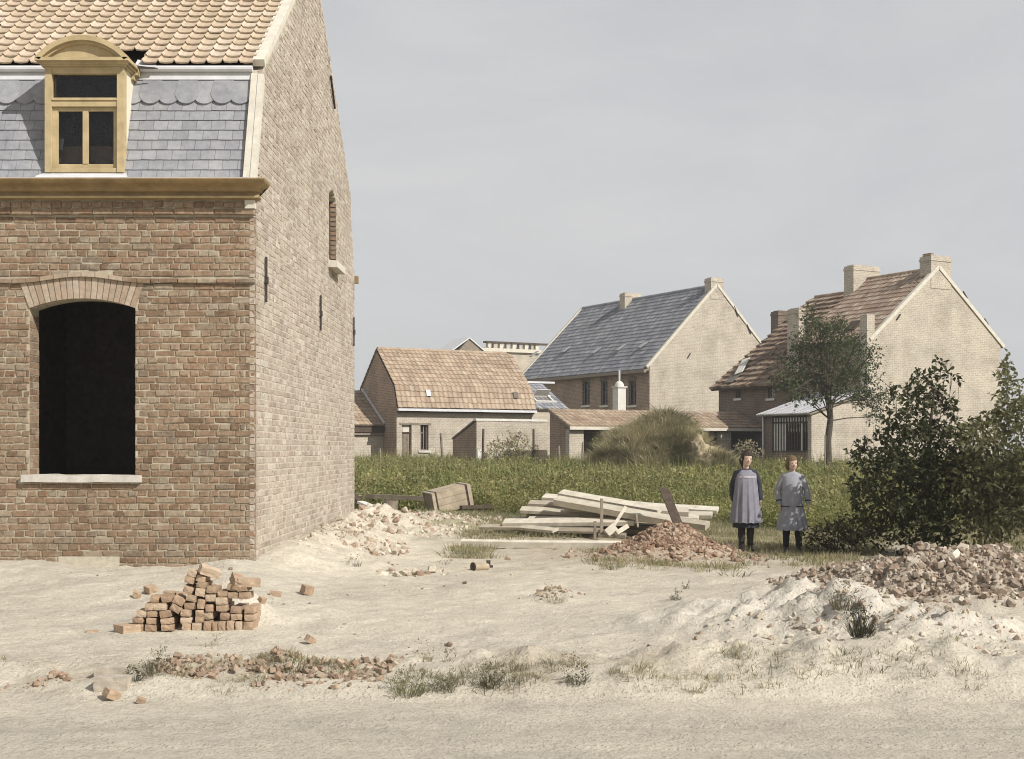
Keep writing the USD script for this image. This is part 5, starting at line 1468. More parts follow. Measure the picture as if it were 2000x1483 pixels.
# short thin grass of the yard
N = 8000
xg = r5.uniform(-2.6, 8.5, N); yg = r5.uniform(15.2, 30, N)
dens = meshkit.fbm(np.stack([xg * 0.9, yg * 0.9, 0 * xg], -1), 4, 39) + 0.20 * (SS(yg, 17, 24) - 0.4) + 0.08 * SS(xg, 0, 4) + 0.1 * SS(yg, 24, 27)
keep = (dens > 0.52) & ((xg - 1.8) ** 2 / 0.9 + (yg - 18.1) ** 2 / 0.8 > 1) & ~((xg < -1.2) & (yg < 25))
xg, yg = xg[keep], yg[keep]
short = [blades(26, 0.13, 0.13, 400 + k, w=0.009, lean=0.9) for k in range(5)]
sc = r5.uniform(0.5, 1.3, len(xg))
instancer('yard_grass', short, [L_grass, L_weed], np.stack([xg, yg, height(xg, yg) - 0.005], -1), zquat(len(xg), r5), np.stack([sc, sc, sc], -1), r5.integers(0, 5, len(xg)),
          label='short sparse dry grass on the trodden yard')
# dry weeds of the road verge
N = 1500
xg = r5.normal(-1.2, 1.9, N); yg = 8.45 + r5.normal(0, 0.20, N)
dens = meshkit.fbm(np.stack([xg * 1.6, yg * 1.6, 0 * xg], -1), 3, 49)
keep = (dens > 0.50) & (yg > 8.12) & (np.abs(xg) < 4.2)
xg, yg = xg[keep], yg[keep]
dry = [blades(30, 0.07, 0.075, 500 + k, w=0.004, lean=1.2) for k in range(4)]
sc = r5.uniform(0.4, 1.25, len(xg))
instancer('verge_weeds', dry, [L_weed, L_weed, L_grass], np.stack([xg, yg, height(xg, yg) - 0.006], -1), zquat(len(xg), r5), np.stack([sc, sc, sc], -1), r5.integers(0, 4, len(xg)),
          label='low dry weeds growing through the rubble along the road')

# single weed tufts
for (u, v, hpx, rpx, n, mat, lab) in [
        (1682, 1238, 78, 26, 150, L_dark, 'dark bushy weed growing at the foot of the white sand mound'),
        (1648, 1188, 50, 30, 110, L_dark, 'smaller dark weed growing halfway up the white sand mound'),
        (1322, 1172, 26, 12, 40, L_dark, 'little dark weed at the left foot of the white sand mound'),
        (1340, 1150, 16, 8, 22, L_dark, 'tiny dark weed just behind the little dark weed left of the mound'),
        (828, 1288, 24, 22, 40, L_weed, 'dry brown weed alone on the sand above the road verge'),
        (876, 1292, 24, 12, 24, L_weed, 'thin bent dry weed right of the brown weed on the sand'),
        (800, 1356, 48, 34, 120, L_grass, 'greenest weed clump on the road verge'),
        (868, 1346, 30, 26, 70, L_weed, 'grey-green weed clump right of the greenest verge clump'),
        (958, 1338, 46, 22, 70, L_dark, 'dark twiggy weed on the road verge below the small earth heap'),
        (1128, 1332, 28, 24, 70, L_dark, 'dark flat weed at the right end of the verge weeds'),
        (1110, 1302, 30, 14, 30, L_weed, 'thin upright dry weed above the dark flat verge weed'),
        (262, 1330, 40, 16, 50, L_dark, 'dark weed beside the pale kerb blocks'),
        (306, 1312, 44, 22, 60, L_dark, 'spreading dark weed right of the kerb blocks'),
        (305, 1290, 18, 8, 16, L_weed, 'tiny weed above the spreading dark weed by the road'),
        (410, 1262, 20, 26, 34, L_weed, 'low dry weed in front of the brick stack'),
        (1084, 1176, 30, 22, 60, L_weed, 'dry weed on the little earth heap in mid yard'),
        (690, 1104, 20, 18, 40, L_dark, 'low dark weed in the rubble before the gable wall'),
        (868, 1102, 18, 10, 20, L_dark, 'dark sprig left of the short iron pipe')]:
    g = ray_ground(u, v)
    k = g[1] / FPX
    bv, bf = blades(int(n * 1.4), rpx * k * 0.8, hpx * k * 0.85, int(u * 7 + v), w=0.004, lean=1.0)
    lv, lf = leaf_cloud([(0, 0, hpx * k * 0.45)], [rpx * k * 0.9], [n * 3], 0.016, 0.008, int(u + v))
    put('weed', (np.vstack([bv, lv]), np.vstack([bf, lf + len(bv)])), mat, label=lab, cat='weed', loc=g)


def crown_thing(name, label, cat, base, clumps, Y, leafmat, L, W, dens, seed, depth, trunk_pts, trunk_r, barkmat, hub, parts=('trunk', 'crown'), per=2.6, up=0.6):
    """A tree or bush: trunk with limbs that run to every clump of leaves; clumps stand at their own depth inside the crown."""
    r_ = np.random.default_rng(seed)
    t = thing(name, label, cat, base)
    cs, rs = [], []
    for (u, v, r) in clumps:
        yy = Y + r_.uniform(-1, 1) * depth
        cs.append(at(u, v, yy) - base); rs.append(r / FPX * yy)
    wood = MB()
    tp = [np.asarray(p) - base for p in trunk_pts]
    wood.tube(tp, trunk_r, 9)
    for c, R in zip(cs, rs):
        h = tp[-1] if hub is None else tp[int(r_.integers(max(0, len(tp) - hub), len(tp)))]
        m = h * 0.5 + c * 0.5 + r_.normal(0, 0.10, 3) + [0, 0, 0.05]
        r0 = trunk_r[-1] * r_.uniform(0.35, 0.6)
        wood.tube([h, h * 0.75 + m * 0.25 + r_.normal(0, .03, 3), m, c], [r0, r0 * 0.85, r0 * 0.6, r0 * 0.3], 6)
        for _ in range(5):
            e = c + unit(r_.normal(size=3) + [0, 0, 0.4]) * R * 0.95
            wood.tube([c * 0.7 + m * 0.3, (c + e) / 2 + r_.normal(0, 0.03, 3), e], [r0 * 0.32, r0 * 0.22, r0 * 0.1], 4, cap=False)
    put(parts[0], wood, barkmat, t)
    cnt = [dens * (R / L) ** 2 * per for R in rs]
    put(parts[1], leaf_cloud(cs, rs, cnt, L, W, seed + 1, up=up), leafmat, t)
    return t


# fruit tree before the tall house
b = at(1619, 905, 43.0); b[2] = float(height(b[0], b[1])) - 0.05
crown_thing('fruit_tree', 'small round fruit tree with slender bare trunk before the glazed annex', 'tree', b,
            [(1540, 738, 26), (1524, 746, 16), (1572, 702, 34), (1600, 668, 34), (1640, 668, 32), (1664, 700, 36), (1620, 712, 40), (1586, 742, 34), (1650, 748, 34), (1688, 736, 28), (1700, 782, 26), (1722, 800, 16),
             (1562, 775, 18), (1584, 616, 17), (1580, 640, 20), (1636, 628, 15), (1645, 645, 14), (1612, 640, 15), (1702, 692, 18), (1548, 765, 15), (1732, 772, 14), (1545, 700, 16), (1680, 770, 24), (1622, 752, 30), (1600, 780, 16), (1706, 815, 12), (1560, 668, 16), (1600, 640, 14), (1672, 668, 18)],
            43.0, L_tree, 0.085, 0.05, 8.5, 61, 1.3, [b, at(1617, 860, 43.0), at(1622, 820, 43.05), at(1620, 790, 43.0), at(1612, 765, 42.9), at(1622, 735, 43.0)], [0.14, 0.11, 0.10, 0.10, 0.085, 0.06], M_bark, 4)
# support stake of the tree
a = at(1611, 906, 42.6); a[2] = float(height(a[0], a[1])) - 0.1
put('stake', MB().tube([a - a, at(1612, 850, 42.6) - a], [0.03, 0.028], 6), M_oldwood, label='thin stake standing close beside the fruit tree trunk', cat='stake', loc=a)

# dark bushes at the right
b = at(1805, 1072, 18.0); b[2] = float(height(b[0], b[1])) - 0.05
crown_thing('dark_bush', 'tall dark leafy bush with pointed top beside the two girls', 'bush', b,
            [(1838, 712, 12), (1832, 735, 14), (1812, 752, 16), (1792, 738, 12), (1784, 765, 16), (1765, 762, 11), (1846, 768, 18), (1800, 785, 26), (1832, 802, 24), (1760, 800, 18), (1745, 782, 11), (1742, 828, 22), (1782, 832, 34), (1826, 846, 30), (1722, 862, 20),
             (1690, 892, 22), (1676, 880, 10), (1735, 892, 34), (1790, 892, 44), (1846, 890, 38), (1700, 930, 30), (1750, 945, 44), (1810, 950, 50), (1860, 945, 44), (1690, 965, 26), (1740, 1000, 44), (1800, 1010, 48), (1850, 1005, 44), (1716, 1030, 34), (1780, 1045, 34), (1840, 1045, 30),
             (1860, 732, 8), (1872, 742, 7), (1866, 790, 9), (1858, 850, 16)],
            18.0, L_bush, 0.085, 0.048, 16.0, 71, 0.75, [b, b + [0.02, 0, 0.5], at(1812, 930, 18), at(1815, 850, 18.0), at(1825, 760, 18)], [0.05, 0.04, 0.035, 0.025, 0.012], M_bark, 4, ('stems', 'foliage'), up=0.8)
b = at(1925, 1072, 17.6); b[2] = float(height(b[0], b[1])) - 0.05
crown_thing('dark_bush', 'lower broad dark bush behind the right rubble heap at the picture edge', 'bush', b,
            [(1895, 832, 18), (1912, 850, 24), (1940, 828, 24), (1962, 800, 18), (1962, 716, 15), (1970, 745, 18), (1980, 780, 26), (1985, 830, 30), (1890, 880, 30), (1930, 890, 40), (1975, 880, 36), (1905, 935, 40), (1950, 945, 44), (1995, 930, 40), (1900, 990, 40), (1950, 1000, 44), (2000, 990, 44), (1920, 1035, 32), (1975, 1040, 34), (2030, 900, 50), (2035, 980, 50), (2030, 800, 40), (1872, 905, 24)],
            17.6, L_bush, 0.085, 0.048, 17.0, 72, 0.7, [b, b + [0.02, 0, 0.5], at(1930, 960, 17.6), at(1940, 900, 17.6)], [0.04, 0.03, 0.022, 0.012], M_bark, 4, ('stems', 'foliage'), up=0.8)
b = at(1630, 1082, 18.3); b[2] = float(height(b[0], b[1])) - 0.05
crown_thing('low_shrub', 'low dark straggling shrub at the feet of the right girl', 'shrub', b,
            [(1588, 1062, 14), (1572, 1050, 9), (1612, 1046, 20), (1640, 1034, 18), (1664, 1024, 18), (1598, 1034, 9), (1640, 1062, 22), (1668, 1052, 26), (1690, 1040, 24), (1612, 1070, 14)],
            18.3, L_bush, 0.062, 0.036, 13.0, 73, 0.3, [b, b + [0.02, 0, 0.12]], [0.03, 0.02], M_bark, None, ('stems', 'foliage'), up=0.8)
# bushes before the walls of the houses
for (nm, lab, cl, Y_, mat, sd) in [
        ('wild_shrub', 'wild straggling shrub growing before the yard outhouse wall', [(950, 882, 9), (968, 876, 11), (985, 868, 12), (1000, 862, 13), (1012, 858, 11), (990, 882, 13), (1010, 880, 13), (1030, 868, 10), (1028, 884, 11), (972, 890, 11), (1046, 872, 8), (965, 866, 6), (1018, 850, 6)], 51.0, L_grass, 81),
        ('wild_shrub', 'small leafy shrub at the left opening of the open shed', [(1170, 872, 11), (1185, 866, 12), (1178, 884, 12), (1196, 880, 12), (1160, 888, 9)], 50.5, L_crop, 82),
        ('wild_shrub', 'pale weedy shrub before the right opening of the open shed', [(1436, 876, 8), (1452, 868, 9), (1470, 872, 9), (1446, 886, 10), (1466, 886, 10), (1482, 882, 8)], 49.0, L_weed, 83)]:
    b = at(cl[0][0] + 30, 905, Y_); b[2] = float(height(b[0], b[1])) - 0.05
    crown_thing(nm, lab, 'shrub', b, cl, Y_, mat, 0.10, 0.05, 9.0, sd, 0.5, [b, b + [0.02, 0, 0.25]], [0.035, 0.025], M_bark, None, ('stems', 'foliage'))

# overgrown mound before the shed
mc = at(1304, 905, 48.0); mc[2] = float(height(mc[0], mc[1]))
mound = thing('grassy_mound', 'overgrown earth mound with long pale grass before the open shed', 'mound', mc)
g_ = trimesh.creation.icosphere(5, 1.0)
mv = np.array(g_.vertices)
pts = mv.copy()
shape_r = np.array([2.3, 1.8, 2.2])
nz = meshkit.fbm(mv * 1.7 + 5, 4, 61) - 0.5
mv = mv * shape_r * (1 + 0.95 * nz)[:, None]
mv[:, 2] = np.where(mv[:, 2] > 0, mv[:, 2] * (0.80 + 0.2 * np.clip(1 - np.abs(mv[:, 0] - 0.3) / 2.2, 0, 1)), -0.3)
mv[:, 0] += np.where(mv[:, 0] < 0, 0.25 * mv[:, 0] * (1 - mv[:, 2] / 2.6), 0)
put('earth', (mv, np.array(g_.faces)), matte('mound_soil', (0.30, 0.25, 0.16), var=0.3, scale=3, bump=0.6, bscale=12, bdist=0.05), mound, smooth=True)
tm = trimesh.Trimesh(mv, np.array(g_.faces), process=False)
sp, fi = trimesh.sample.sample_surface(tm, 5200, seed=4)
nm_ = tm.face_normals[fi]
cutface = (sp[:, 0] > 0.75) & (sp[:, 0] < 1.75) & (sp[:, 1] < 0.2) & (sp[:, 2] < 1.75) & (sp[:, 2] > 0.3)
keep = (sp[:, 2] > 0.05) & (nm_[:, 2] > -0.2) & ~(cutface & (r5.random(len(sp)) < 0.93))
sp = sp[keep]
sc = r5.uniform(0.10, 0.50, len(sp)) * (0.4 + 1.2 * meshkit.noise(sp * 1.6, 77))
instancer('mound_grass', tall, [L_straw, L_straw, L_straw, L_weed], sp - [0, 0, 0.04], zquat(len(sp), r5), np.stack([sc * 1.9, sc * 1.9, sc], -1), r5.integers(0, 4, len(sp)), parent=mound)
pl_ = r5.random(len(sp)) < 0.20
instancer('mound_weeds', pr_, [L_crop, L_weed], sp[pl_], zquat(int(pl_.sum()), r5), np.repeat(r5.uniform(0.35, 0.8, int(pl_.sum()))[:, None], 3, 1), r5.integers(0, 6, int(pl_.sum())), parent=mound)
# ------------------------------------------------------------------ loose bricks stacked before the front wall
stack_y = float(ray_ground(400, 1233)[1])
kk = stack_y / FPX
SPX = 1.0 / 6.667
BR = [  # centre in the close-up, width, height, turn
    (320, 922, 130, 92, 0), (485, 922, 150, 92, 2), (700, 922, 160, 82, -2), (945, 922, 128, 92, 0), (1098, 910, 130, 112, 0), (1228, 900, 100, 138, 0), (1318, 908, 72, 128, 0), (1420, 902, 90, 138, 0), (1530, 902, 96, 140, 0), (1632, 902, 90, 132, 0), (1755, 902, 120, 138, 0),
    (318, 828, 142, 80, 0), (478, 832, 128, 82, 3), (694, 836, 158, 82, -4), (940, 826, 150, 82, 0), (1110, 812, 112, 84, 0), (1432, 776, 140, 94, 2), (1600, 786, 150, 84, 0), (1765, 790, 128, 84, 0),
    (350, 742, 138, 92, 3), (495, 745, 132, 82, -3), (670, 742, 150, 92, -8), (935, 736, 132, 92, 4), (1112, 728, 112, 80, 0), (1236, 770, 100, 100, 0), (1236, 668, 100, 96, 0), (1598, 694, 150, 92, 4), (1770, 696, 128, 92, 0),
    (445, 652, 120, 90, 0), (590, 648, 172, 92, -2), (790, 672, 150, 92, 32), (985, 640, 158, 92, -3), (1128, 618, 100, 130, 6), (1400, 670, 148, 92, 2), (1398, 574, 150, 92, 0),
    (508, 558, 120, 92, 2), (672, 548, 152, 96, -9), (832, 578, 152, 104, 26), (1005, 542, 132, 86, 10), (1250, 542, 132, 92, -2), (1545, 502, 136, 84, 2), (1690, 512, 132, 92, 0), (1402, 488, 138, 76, -2),
    (950, 432, 132, 92, 22), (1112, 470, 130, 106, 10), (1256, 436, 130, 92, 3), (1128, 372, 132, 84, 12), (966, 312, 130, 90, 15), (1110, 290, 120, 84, 14), (1000, 225, 130, 84, 12), (1530, 402, 140, 86, 8), (1660, 420, 130, 80, -4)]
order = sorted(range(len(BR)), key=lambda i: -BR[i][1])
rows_txt = ['bottom row', 'second row up', 'third row up', 'fourth row up', 'fifth row up', 'sixth row up', 'upper slope', 'top']
levels = {}
for i in order:
    levels.setdefault(min(7, int((975 - BR[i][1]) / 96)), []).append(i)
nth = ['leftmost', 'second from left', 'third from left', 'fourth from left', 'fifth from left', 'sixth from left', 'seventh from left', 'eighth from left', 'ninth from left', 'tenth from left', 'eleventh from left', 'twelfth from left']
zbase = float(height((400 - CU) * kk, stack_y))
for lv, ids in levels.items():
    for o_, i in enumerate(sorted(ids, key=lambda i: BR[i][0])):
        cx, cyy, w, h, tr = BR[i]
        u, v = 220 + cx * SPX, 1090 + cyy * SPX
        w_, h_ = w * SPX * kk, h * SPX * kk
        X = (u - CU) * kk
        Zc = zbase + (1233.5 - v) * kk + 0.0
        dep = 0.185 * (1 + rng.normal(0, 0.04))
        setback = 0.010 * lv + rng.uniform(0, 0.025)
        bm = m3.Manifold.cube([w_ * 0.97, dep, h_ * 0.97], True).refine(3)
        bv, bf, _ = meshkit.arrays(bm)
        ed_ = np.abs(bv) / (np.array([w_, dep, h_]) * 0.485)
        rnd = (ed_ > 0.98).sum(1)
        bv = bv * (1 - 0.025 * (rnd >= 2)[:, None] - 0.03 * (rnd >= 3)[:, None]) + rng.normal(0, 0.0012, bv.shape)
        bv = bv @ rot(rng.normal(0, 0.02), math.radians(tr), rng.normal(0, 0.05)).T
        shade = ('pale' if (i * 7) % 5 == 3 else 'brown')
        put('loose_brick', MB().add(bv + [0, 0, h_ / 2], bf, float(((i * 7) % 5 + 0.5) / 5)), M_loose,
            label='%s brick in the stack before the front wall, %s, %s' % (shade, rows_txt[lv], nth[o_]), cat='brick',
            group='bricks stacked before the front wall', loc=(X, stack_y + dep / 2 + setback, Zc - h_ / 2))
core = MB()
for lv, ids in levels.items():
    for i in ids:
        cx, cyy, w, h, tr = BR[i]
        if lv < 4:
            X, Zc = (220 + cx * SPX - CU) * kk, zbase + (1233.5 - 1090 - cyy * SPX) * kk
            core.box((X - w * SPX * kk * 0.5, stack_y + 0.22, Zc - h * SPX * kk * 0.5), (X + w * SPX * kk * 0.35, stack_y + 0.36, Zc + h * SPX * kk * 0.40), tone=rng.random())
put('loose_bricks_behind', core, M_loose, label='second layer of bricks behind the front of the brick stack', cat='bricks', kind='stuff')
for (u, v, w, d_, h_, rx, ry, rz, lab, t_) in [
        (402, 1124, 0.165, 0.09, 0.06, 0.3, 0.35, 0.5, 'tilted pinkish brick lying on top of the brick stack', 0.7), (457, 1146, 0.09, 0.17, 0.07, 0.4, 0.3, 0.5, 'dark tilted brick at the upper right of the brick stack', 0.1),
        (248, 1228, 0.15, 0.16, 0.065, 0, 0, 0.8, 'dusty dark brick lying left of the brick stack', 0.3), (268, 1162, 0.07, 0.10, 0.05, 0.2, 0.3, 0.3, 'small yellowish brick bit on the sand left of the stack', 0.9), (294, 1152, 0.09, 0.09, 0.06, 0.2, -0.2, 0.9, 'dark brick bit on the sand just above the stack', 0.2),
        (478, 1138, 0.18, 0.10, 0.06, 0.1, 0.05, 0.4, 'dusty brick lying behind the dark tilted brick of the stack', 0.6), (340, 1160, 0.19, 0.1, 0.05, 0, 0.1, 0.05, 'pale dusty brick lying on the sand left of the stack top', 0.95),
        (600, 1156, 0.10, 0.09, 0.08, 0.2, 0.2, 0.7, 'dark brick half standing alone in the yard sand', 0.1), (606, 1252, 0.07, 0.05, 0.05, 0.3, 0.5, 0.9, 'small brown brick bit alone on sand above the road verge', 0.2),
        (180, 1230, 0.09, 0.06, 0.03, 0, 0, 0.4, 'flat pale stone on the sand left of the stack', 0.95), (218, 1362, 0.08, 0.07, 0.05, 0.2, 0.4, 0.8, 'reddish stone lying on the road below the kerb blocks', 0.2),
        (276, 1368, 0.05, 0.04, 0.03, 0.2, 0.4, 0.3, 'small grey stone on the road right of the reddish stone', 0.5), (538, 1158, 0.11, 0.08, 0.04, 0.1, 0.1, 0.2, 'flat brown shard on the sand right of the stack', 0.4), (512, 1172, 0.05, 0.05, 0.05, 0.4, 0.1, 0.9, 'small dark shard just right of the brick stack', 0.2)]:
    g = ray_ground(u, v + 6)
    if 'on top of' in lab or 'upper right' in lab or 'behind the dark' in lab:
        g = np.array([(u - CU) * kk, stack_y + 0.13, zbase + (1233.5 - v) * kk - 0.04])
    bm = m3.Manifold.cube([w, d_, h_], True).refine(3)
    bv, bf, _ = meshkit.arrays(bm)
    bv = (bv * (1 + rng.normal(0, 0.03, bv.shape))) @ rot(rx, ry, rz).T
    put('loose_brick', MB().add(bv - [0, 0, bv[:, 2].min() + 0.012], bf, t_), M_loose, label=lab, cat='brick' if 'brick' in lab else 'stone', loc=g)

M_kerb = matte('weathered_kerb_stone', (0.37, 0.325, 0.26), var=0.25, scale=12, bump=0.6, bscale=40)
# kerb blocks by the road
for (u, v, w, h_, lab) in [(216, 1352, 0.215, 0.085, 'lower pale kerb block lying at the road edge'), (214, 1326, 0.20, 0.07, 'upper pale kerb block lying behind the lower one')]:
    g = ray_ground(u, v)
    bm = m3.Manifold.cube([w, 0.13, h_ + 0.03], True).refine(4)
    bv, bf, _ = meshkit.arrays(bm)
    bv = bv * (1 - 0.12 * meshkit.noise(bv * 22, 8)[:, None])
    put('kerb_block', (bv + [0, 0.06, h_ / 2 - 0.015], bf), M_kerb, label=lab, cat='kerb block', loc=g, rotz=3 if 'lower' in lab else -4)


# ------------------------------------------------------------------ rubble
def chunk(seed, kind):
    r_ = np.random.default_rng(seed)
    d = np.array([1.0, r_.uniform(0.55, 0.9), r_.uniform(0.4, 0.75)]) if kind else np.array([1.0, 0.9, 0.7]) * r_.uniform(0.8, 1.1, 3)
    p = np.sign(r_.uniform(-1, 1, (26, 3))) * r_.uniform(0.45, 1.0, (26, 3)) * d
    m = m3.Manifold.hull_points(np.vstack([p, r_.uniform(-0.6, 0.6, (4, 3)) * d]))
    v, f, _ = meshkit.arrays(m)
    return v * 0.5, f


protos = [chunk(900 + k, k % 2) for k in range(12)]
cnt_single = {}


def rubble(n, xy, size, mat, label, group, singles, stuff_label, seed, lift=0.25, name='broken_brick'):
    """Pieces lying on the ground: the largest each a thing of its own, the rest one heap."""
    r_ = np.random.default_rng(seed)
    x, y = xy
    s = size[0] + (size[1] - size[0]) * r_.random(len(x)) ** 2.4
    z = height(x, y) + s * r_.uniform(-0.28, lift, len(x))
    seen = np.argsort(-(s / y))
    one, more = seen[:singles], seen[singles:]
    for i in one:
        v, f = protos[int(r_.integers(12))]
        v = (v * s[i]) @ rot(*r_.uniform(-0.6, 0.6, 2), r_.uniform(0, 6.28)).T
        put(name, (v, f), mat, label=label, cat='rubble', group=group, loc=(x[i], y[i], z[i] + 0.1 * s[i]))
    q = unit(r_.normal(size=(len(more), 4)))
    if not len(more):
        return
    instancer('rubble', protos, [mat], np.stack([x[more], y[more], z[more]], -1), q, np.repeat(s[more][:, None], 3, 1), r_.integers(0, 12, len(more)), label=stuff_label)


r6 = np.random.default_rng(66)
n = 5200
x = np.concatenate([r6.normal(4.25, 0.75, n), r6.normal(3.0, 0.42, 900)]); y = np.concatenate([r6.normal(12.9, 0.55, n), r6.normal(13.8, 0.36, 900)])
k_ = (height(x, y) > 0.07) & ((x - 2.4) ** 2 + (y - 10.5) ** 2 > 0.9)
rubble(0, (x[k_], y[k_]), (0.022, 0.095), M_rub, 'broken brick or mortar lump on the large rubble heap at right', 'pieces of the large rubble heap', 130, 'small brick and mortar bits of the large rubble heap at right', 1)
x, y = r6.normal(4.1, 0.75, 34), r6.normal(13.1, 0.45, 34)
rubble(0, (x, y), (0.09, 0.21), M_rubwhite, 'big pale mortar lump lying on the large rubble heap at right', 'mortar lumps of the large rubble heap', 34, 'mortar lumps', 8, lift=0.2, name='mortar_lump')
x, y = r6.normal(1.82, 0.42, 1900), r6.normal(18.05, 0.40, 1900)
x2, y2 = r6.normal(1.8, 0.75, 260), r6.normal(17.6, 0.35, 260)
rubble(0, (np.concatenate([x, x2]), np.concatenate([y, y2])), (0.02, 0.095), M_rubred, 'red-brown broken brick on the heap before the lumber pile', 'pieces of the red brick heap', 70, 'small red-brown bits of the brick heap before the lumber pile', 2)
n = 4200
x, y = r6.uniform(-3.0, -0.2, n), r6.uniform(15.2, 29, n)
wgt = meshkit.fbm(np.stack([x * 0.9, y * 0.45, 0 * x], -1), 3, 71) + 0.35 * np.exp(-((y - 24 - 0.4 * x) / 3.2) ** 2) - 0.16 * SS(x, -1.6, -0.3)
k_ = (wgt > 0.60) & (x > CORNER_X + 0.1)
x3, y3 = r6.uniform(-3.6, -1.6, 240), 27.2 + r6.normal(0, 0.35, 240)
rubble(0, (np.concatenate([x[k_], x3]), np.concatenate([y[k_], y3])), (0.02, 0.125), M_rubwhite, 'pale mortar-covered brick lump in the rubble beside the gable wall', 'pale rubble beside the gable wall', 60, 'small pale rubble spread beside the gable wall', 3)
n = 3600
x, y = -4.4 + 4.2 * r6.random(n) ** 1.5, 8.5 + r6.normal(0, 0.20, n)
k_ = (y > 8.1) & (meshkit.fbm(np.stack([x * 1.5, y * 1.5, 0 * x], -1), 3, 81) > 0.46)
rubble(0, (x[k_], y[k_]), (0.010, 0.06), M_rubdust, 'small brown brick shard in the strip along the road', 'brick shards along the road', 40, 'tiny brick shards and stones along the road edge', 4, lift=0.4)
n = 900
x, y = r6.uniform(-5.5, 4.5, n), 5.9 + 20 * r6.random(n) ** 1.3
k_ = (meshkit.fbm(np.stack([x * 0.8, y * 0.8, 0 * x], -1), 3, 91) > 0.5) & (y > 8.2) & ~((x < CORNER_X + 0.2) & (y > 14.5))
rubble(0, (x[k_], y[k_]), (0.012, 0.05), M_rub, '', '', 0, 'pebbles and brick crumbs strewn over the sandy yard', 5, lift=0.3)
x, y = np.concatenate([r6.normal(2.2, 0.6, 300), r6.normal(3.1, 0.5, 200)]), np.concatenate([r6.normal(10.0, 0.35, 300), r6.normal(9.5, 0.35, 200)])
rubble(0, (x, y), (0.015, 0.06), M_rubwhite, '', '', 0, 'lime lumps and pebbles on the white sand mound', 6, lift=0.3)

x, y = r6.normal(0.19, 0.13, 90), r6.normal(12.9, 0.10, 90)
rubble(0, (x, y), (0.012, 0.05), M_rubdust, '', '', 0, 'crumbs on the little earth heap in mid yard', 9, lift=0.3)
# ------------------------------------------------------------------ lumber pile
PL = [  # u1, v1, Y1, u2, v2, Y2, width, thickness, tone, name, label
    (1095, 965, 22.7, 1289, 998, 22.0, 0.24, 0.075, 0.75, 'plank', 'long thick plank topmost on the lumber pile'),
    (1086, 978, 22.3, 1312, 1018, 21.6, 0.26, 0.085, 0.55, 'plank', 'broad pale beam slanting down under the topmost plank'),
    (1034, 985, 23.0, 1200, 992, 22.7, 0.22, 0.07, 0.3, 'plank', 'short plank end sticking out left under the slanting beam'),
    (1017, 996, 22.7, 1250, 1006, 22.4, 0.24, 0.045, 0.5, 'plank', 'thin plank in the middle of the lumber pile pointing left'),
    (1034, 1011, 22.6, 1240, 1013, 22.3, 0.22, 0.05, 0.9, 'plank', 'pale plank just above the longest pointed plank'),
    (984, 1021, 22.2, 1240, 1018, 21.8, 0.26, 0.055, 0.75, 'plank', 'longest pale plank low in the lumber pile with pointed left end'),
    (938, 1029, 22.2, 1030, 1030, 22.0, 0.16, 0.03, 0.3, 'plank', 'thin grey plank at the far left foot of the lumber pile'),
    (1018, 1030, 22.0, 1085, 1037, 21.6, 0.18, 0.035, 0.5, 'plank', 'short plank slipping off the left foot of the pile'),
    (1085, 1035, 21.8, 1172, 1037, 21.6, 0.2, 0.03, 0.1, 'plank', 'thin dark plank at the bottom middle of the pile'),
    (1200, 986, 23.4, 1402, 997, 22.9, 0.24, 0.05, 0.9, 'plank', 'uppermost plank end sticking out at the right of the pile'),
    (1180, 1000, 23.0, 1391, 1006, 22.6, 0.22, 0.05, 0.6, 'plank', 'second plank end down at the right of the pile'),
    (1170, 1010, 22.8, 1364, 1012, 22.4, 0.22, 0.05, 0.75, 'plank', 'third plank end down at the right of the pile'),
    (1228, 1006, 22.3, 1382, 1027, 21.7, 0.24, 0.08, 0.3, 'plank', 'thick brown plank lowest at the right of the pile'),
    (1060, 1024, 23.3, 1370, 1027, 23.0, 0.24, 0.06, 0.1, 'plank', 'dark bottom plank in the back of the lumber pile'),
    (1080, 1032, 22.6, 1330, 1037, 22.3, 0.24, 0.06, 0.1, 'plank', 'dark bottom plank in the front of the lumber pile'),
    (1062, 972, 23.2, 1290, 992, 22.6, 0.24, 0.06, 0.9, 'plank', 'pale plank showing behind the left end of the topmost plank'),
    (1110, 990, 22.4, 1345, 1001, 22.2, 0.24, 0.07, 0.5, 'plank', 'grey plank between the slanting beam and the right plank ends'),
    (1030, 1003, 22.8, 1200, 1009, 22.5, 0.22, 0.06, 0.3, 'plank', 'brown plank wedged left of the taller stake in mid pile'),
    (1000, 1016, 22.7, 1180, 1022, 22.4, 0.22, 0.05, 0.55, 'plank', 'pale plank edge just behind the longest pointed plank'),
    (1170, 946 + 46, 23.3, 1398, 1001, 23.0, 0.26, 0.06, 0.75, 'plank', 'pale plank filling the gap under the uppermost right plank end'),
    (1170, 1046, 20.9, 1222, 1047, 20.8, 0.12, 0.04, 0.1, 'plank', 'short dark board on the ground before the pile'),
    (901, 1061, 19.3, 1215, 1065, 19.2, 0.10, 0.085, 0.9, 'beam', 'long pale beam lying on the ground left of the red heap')]
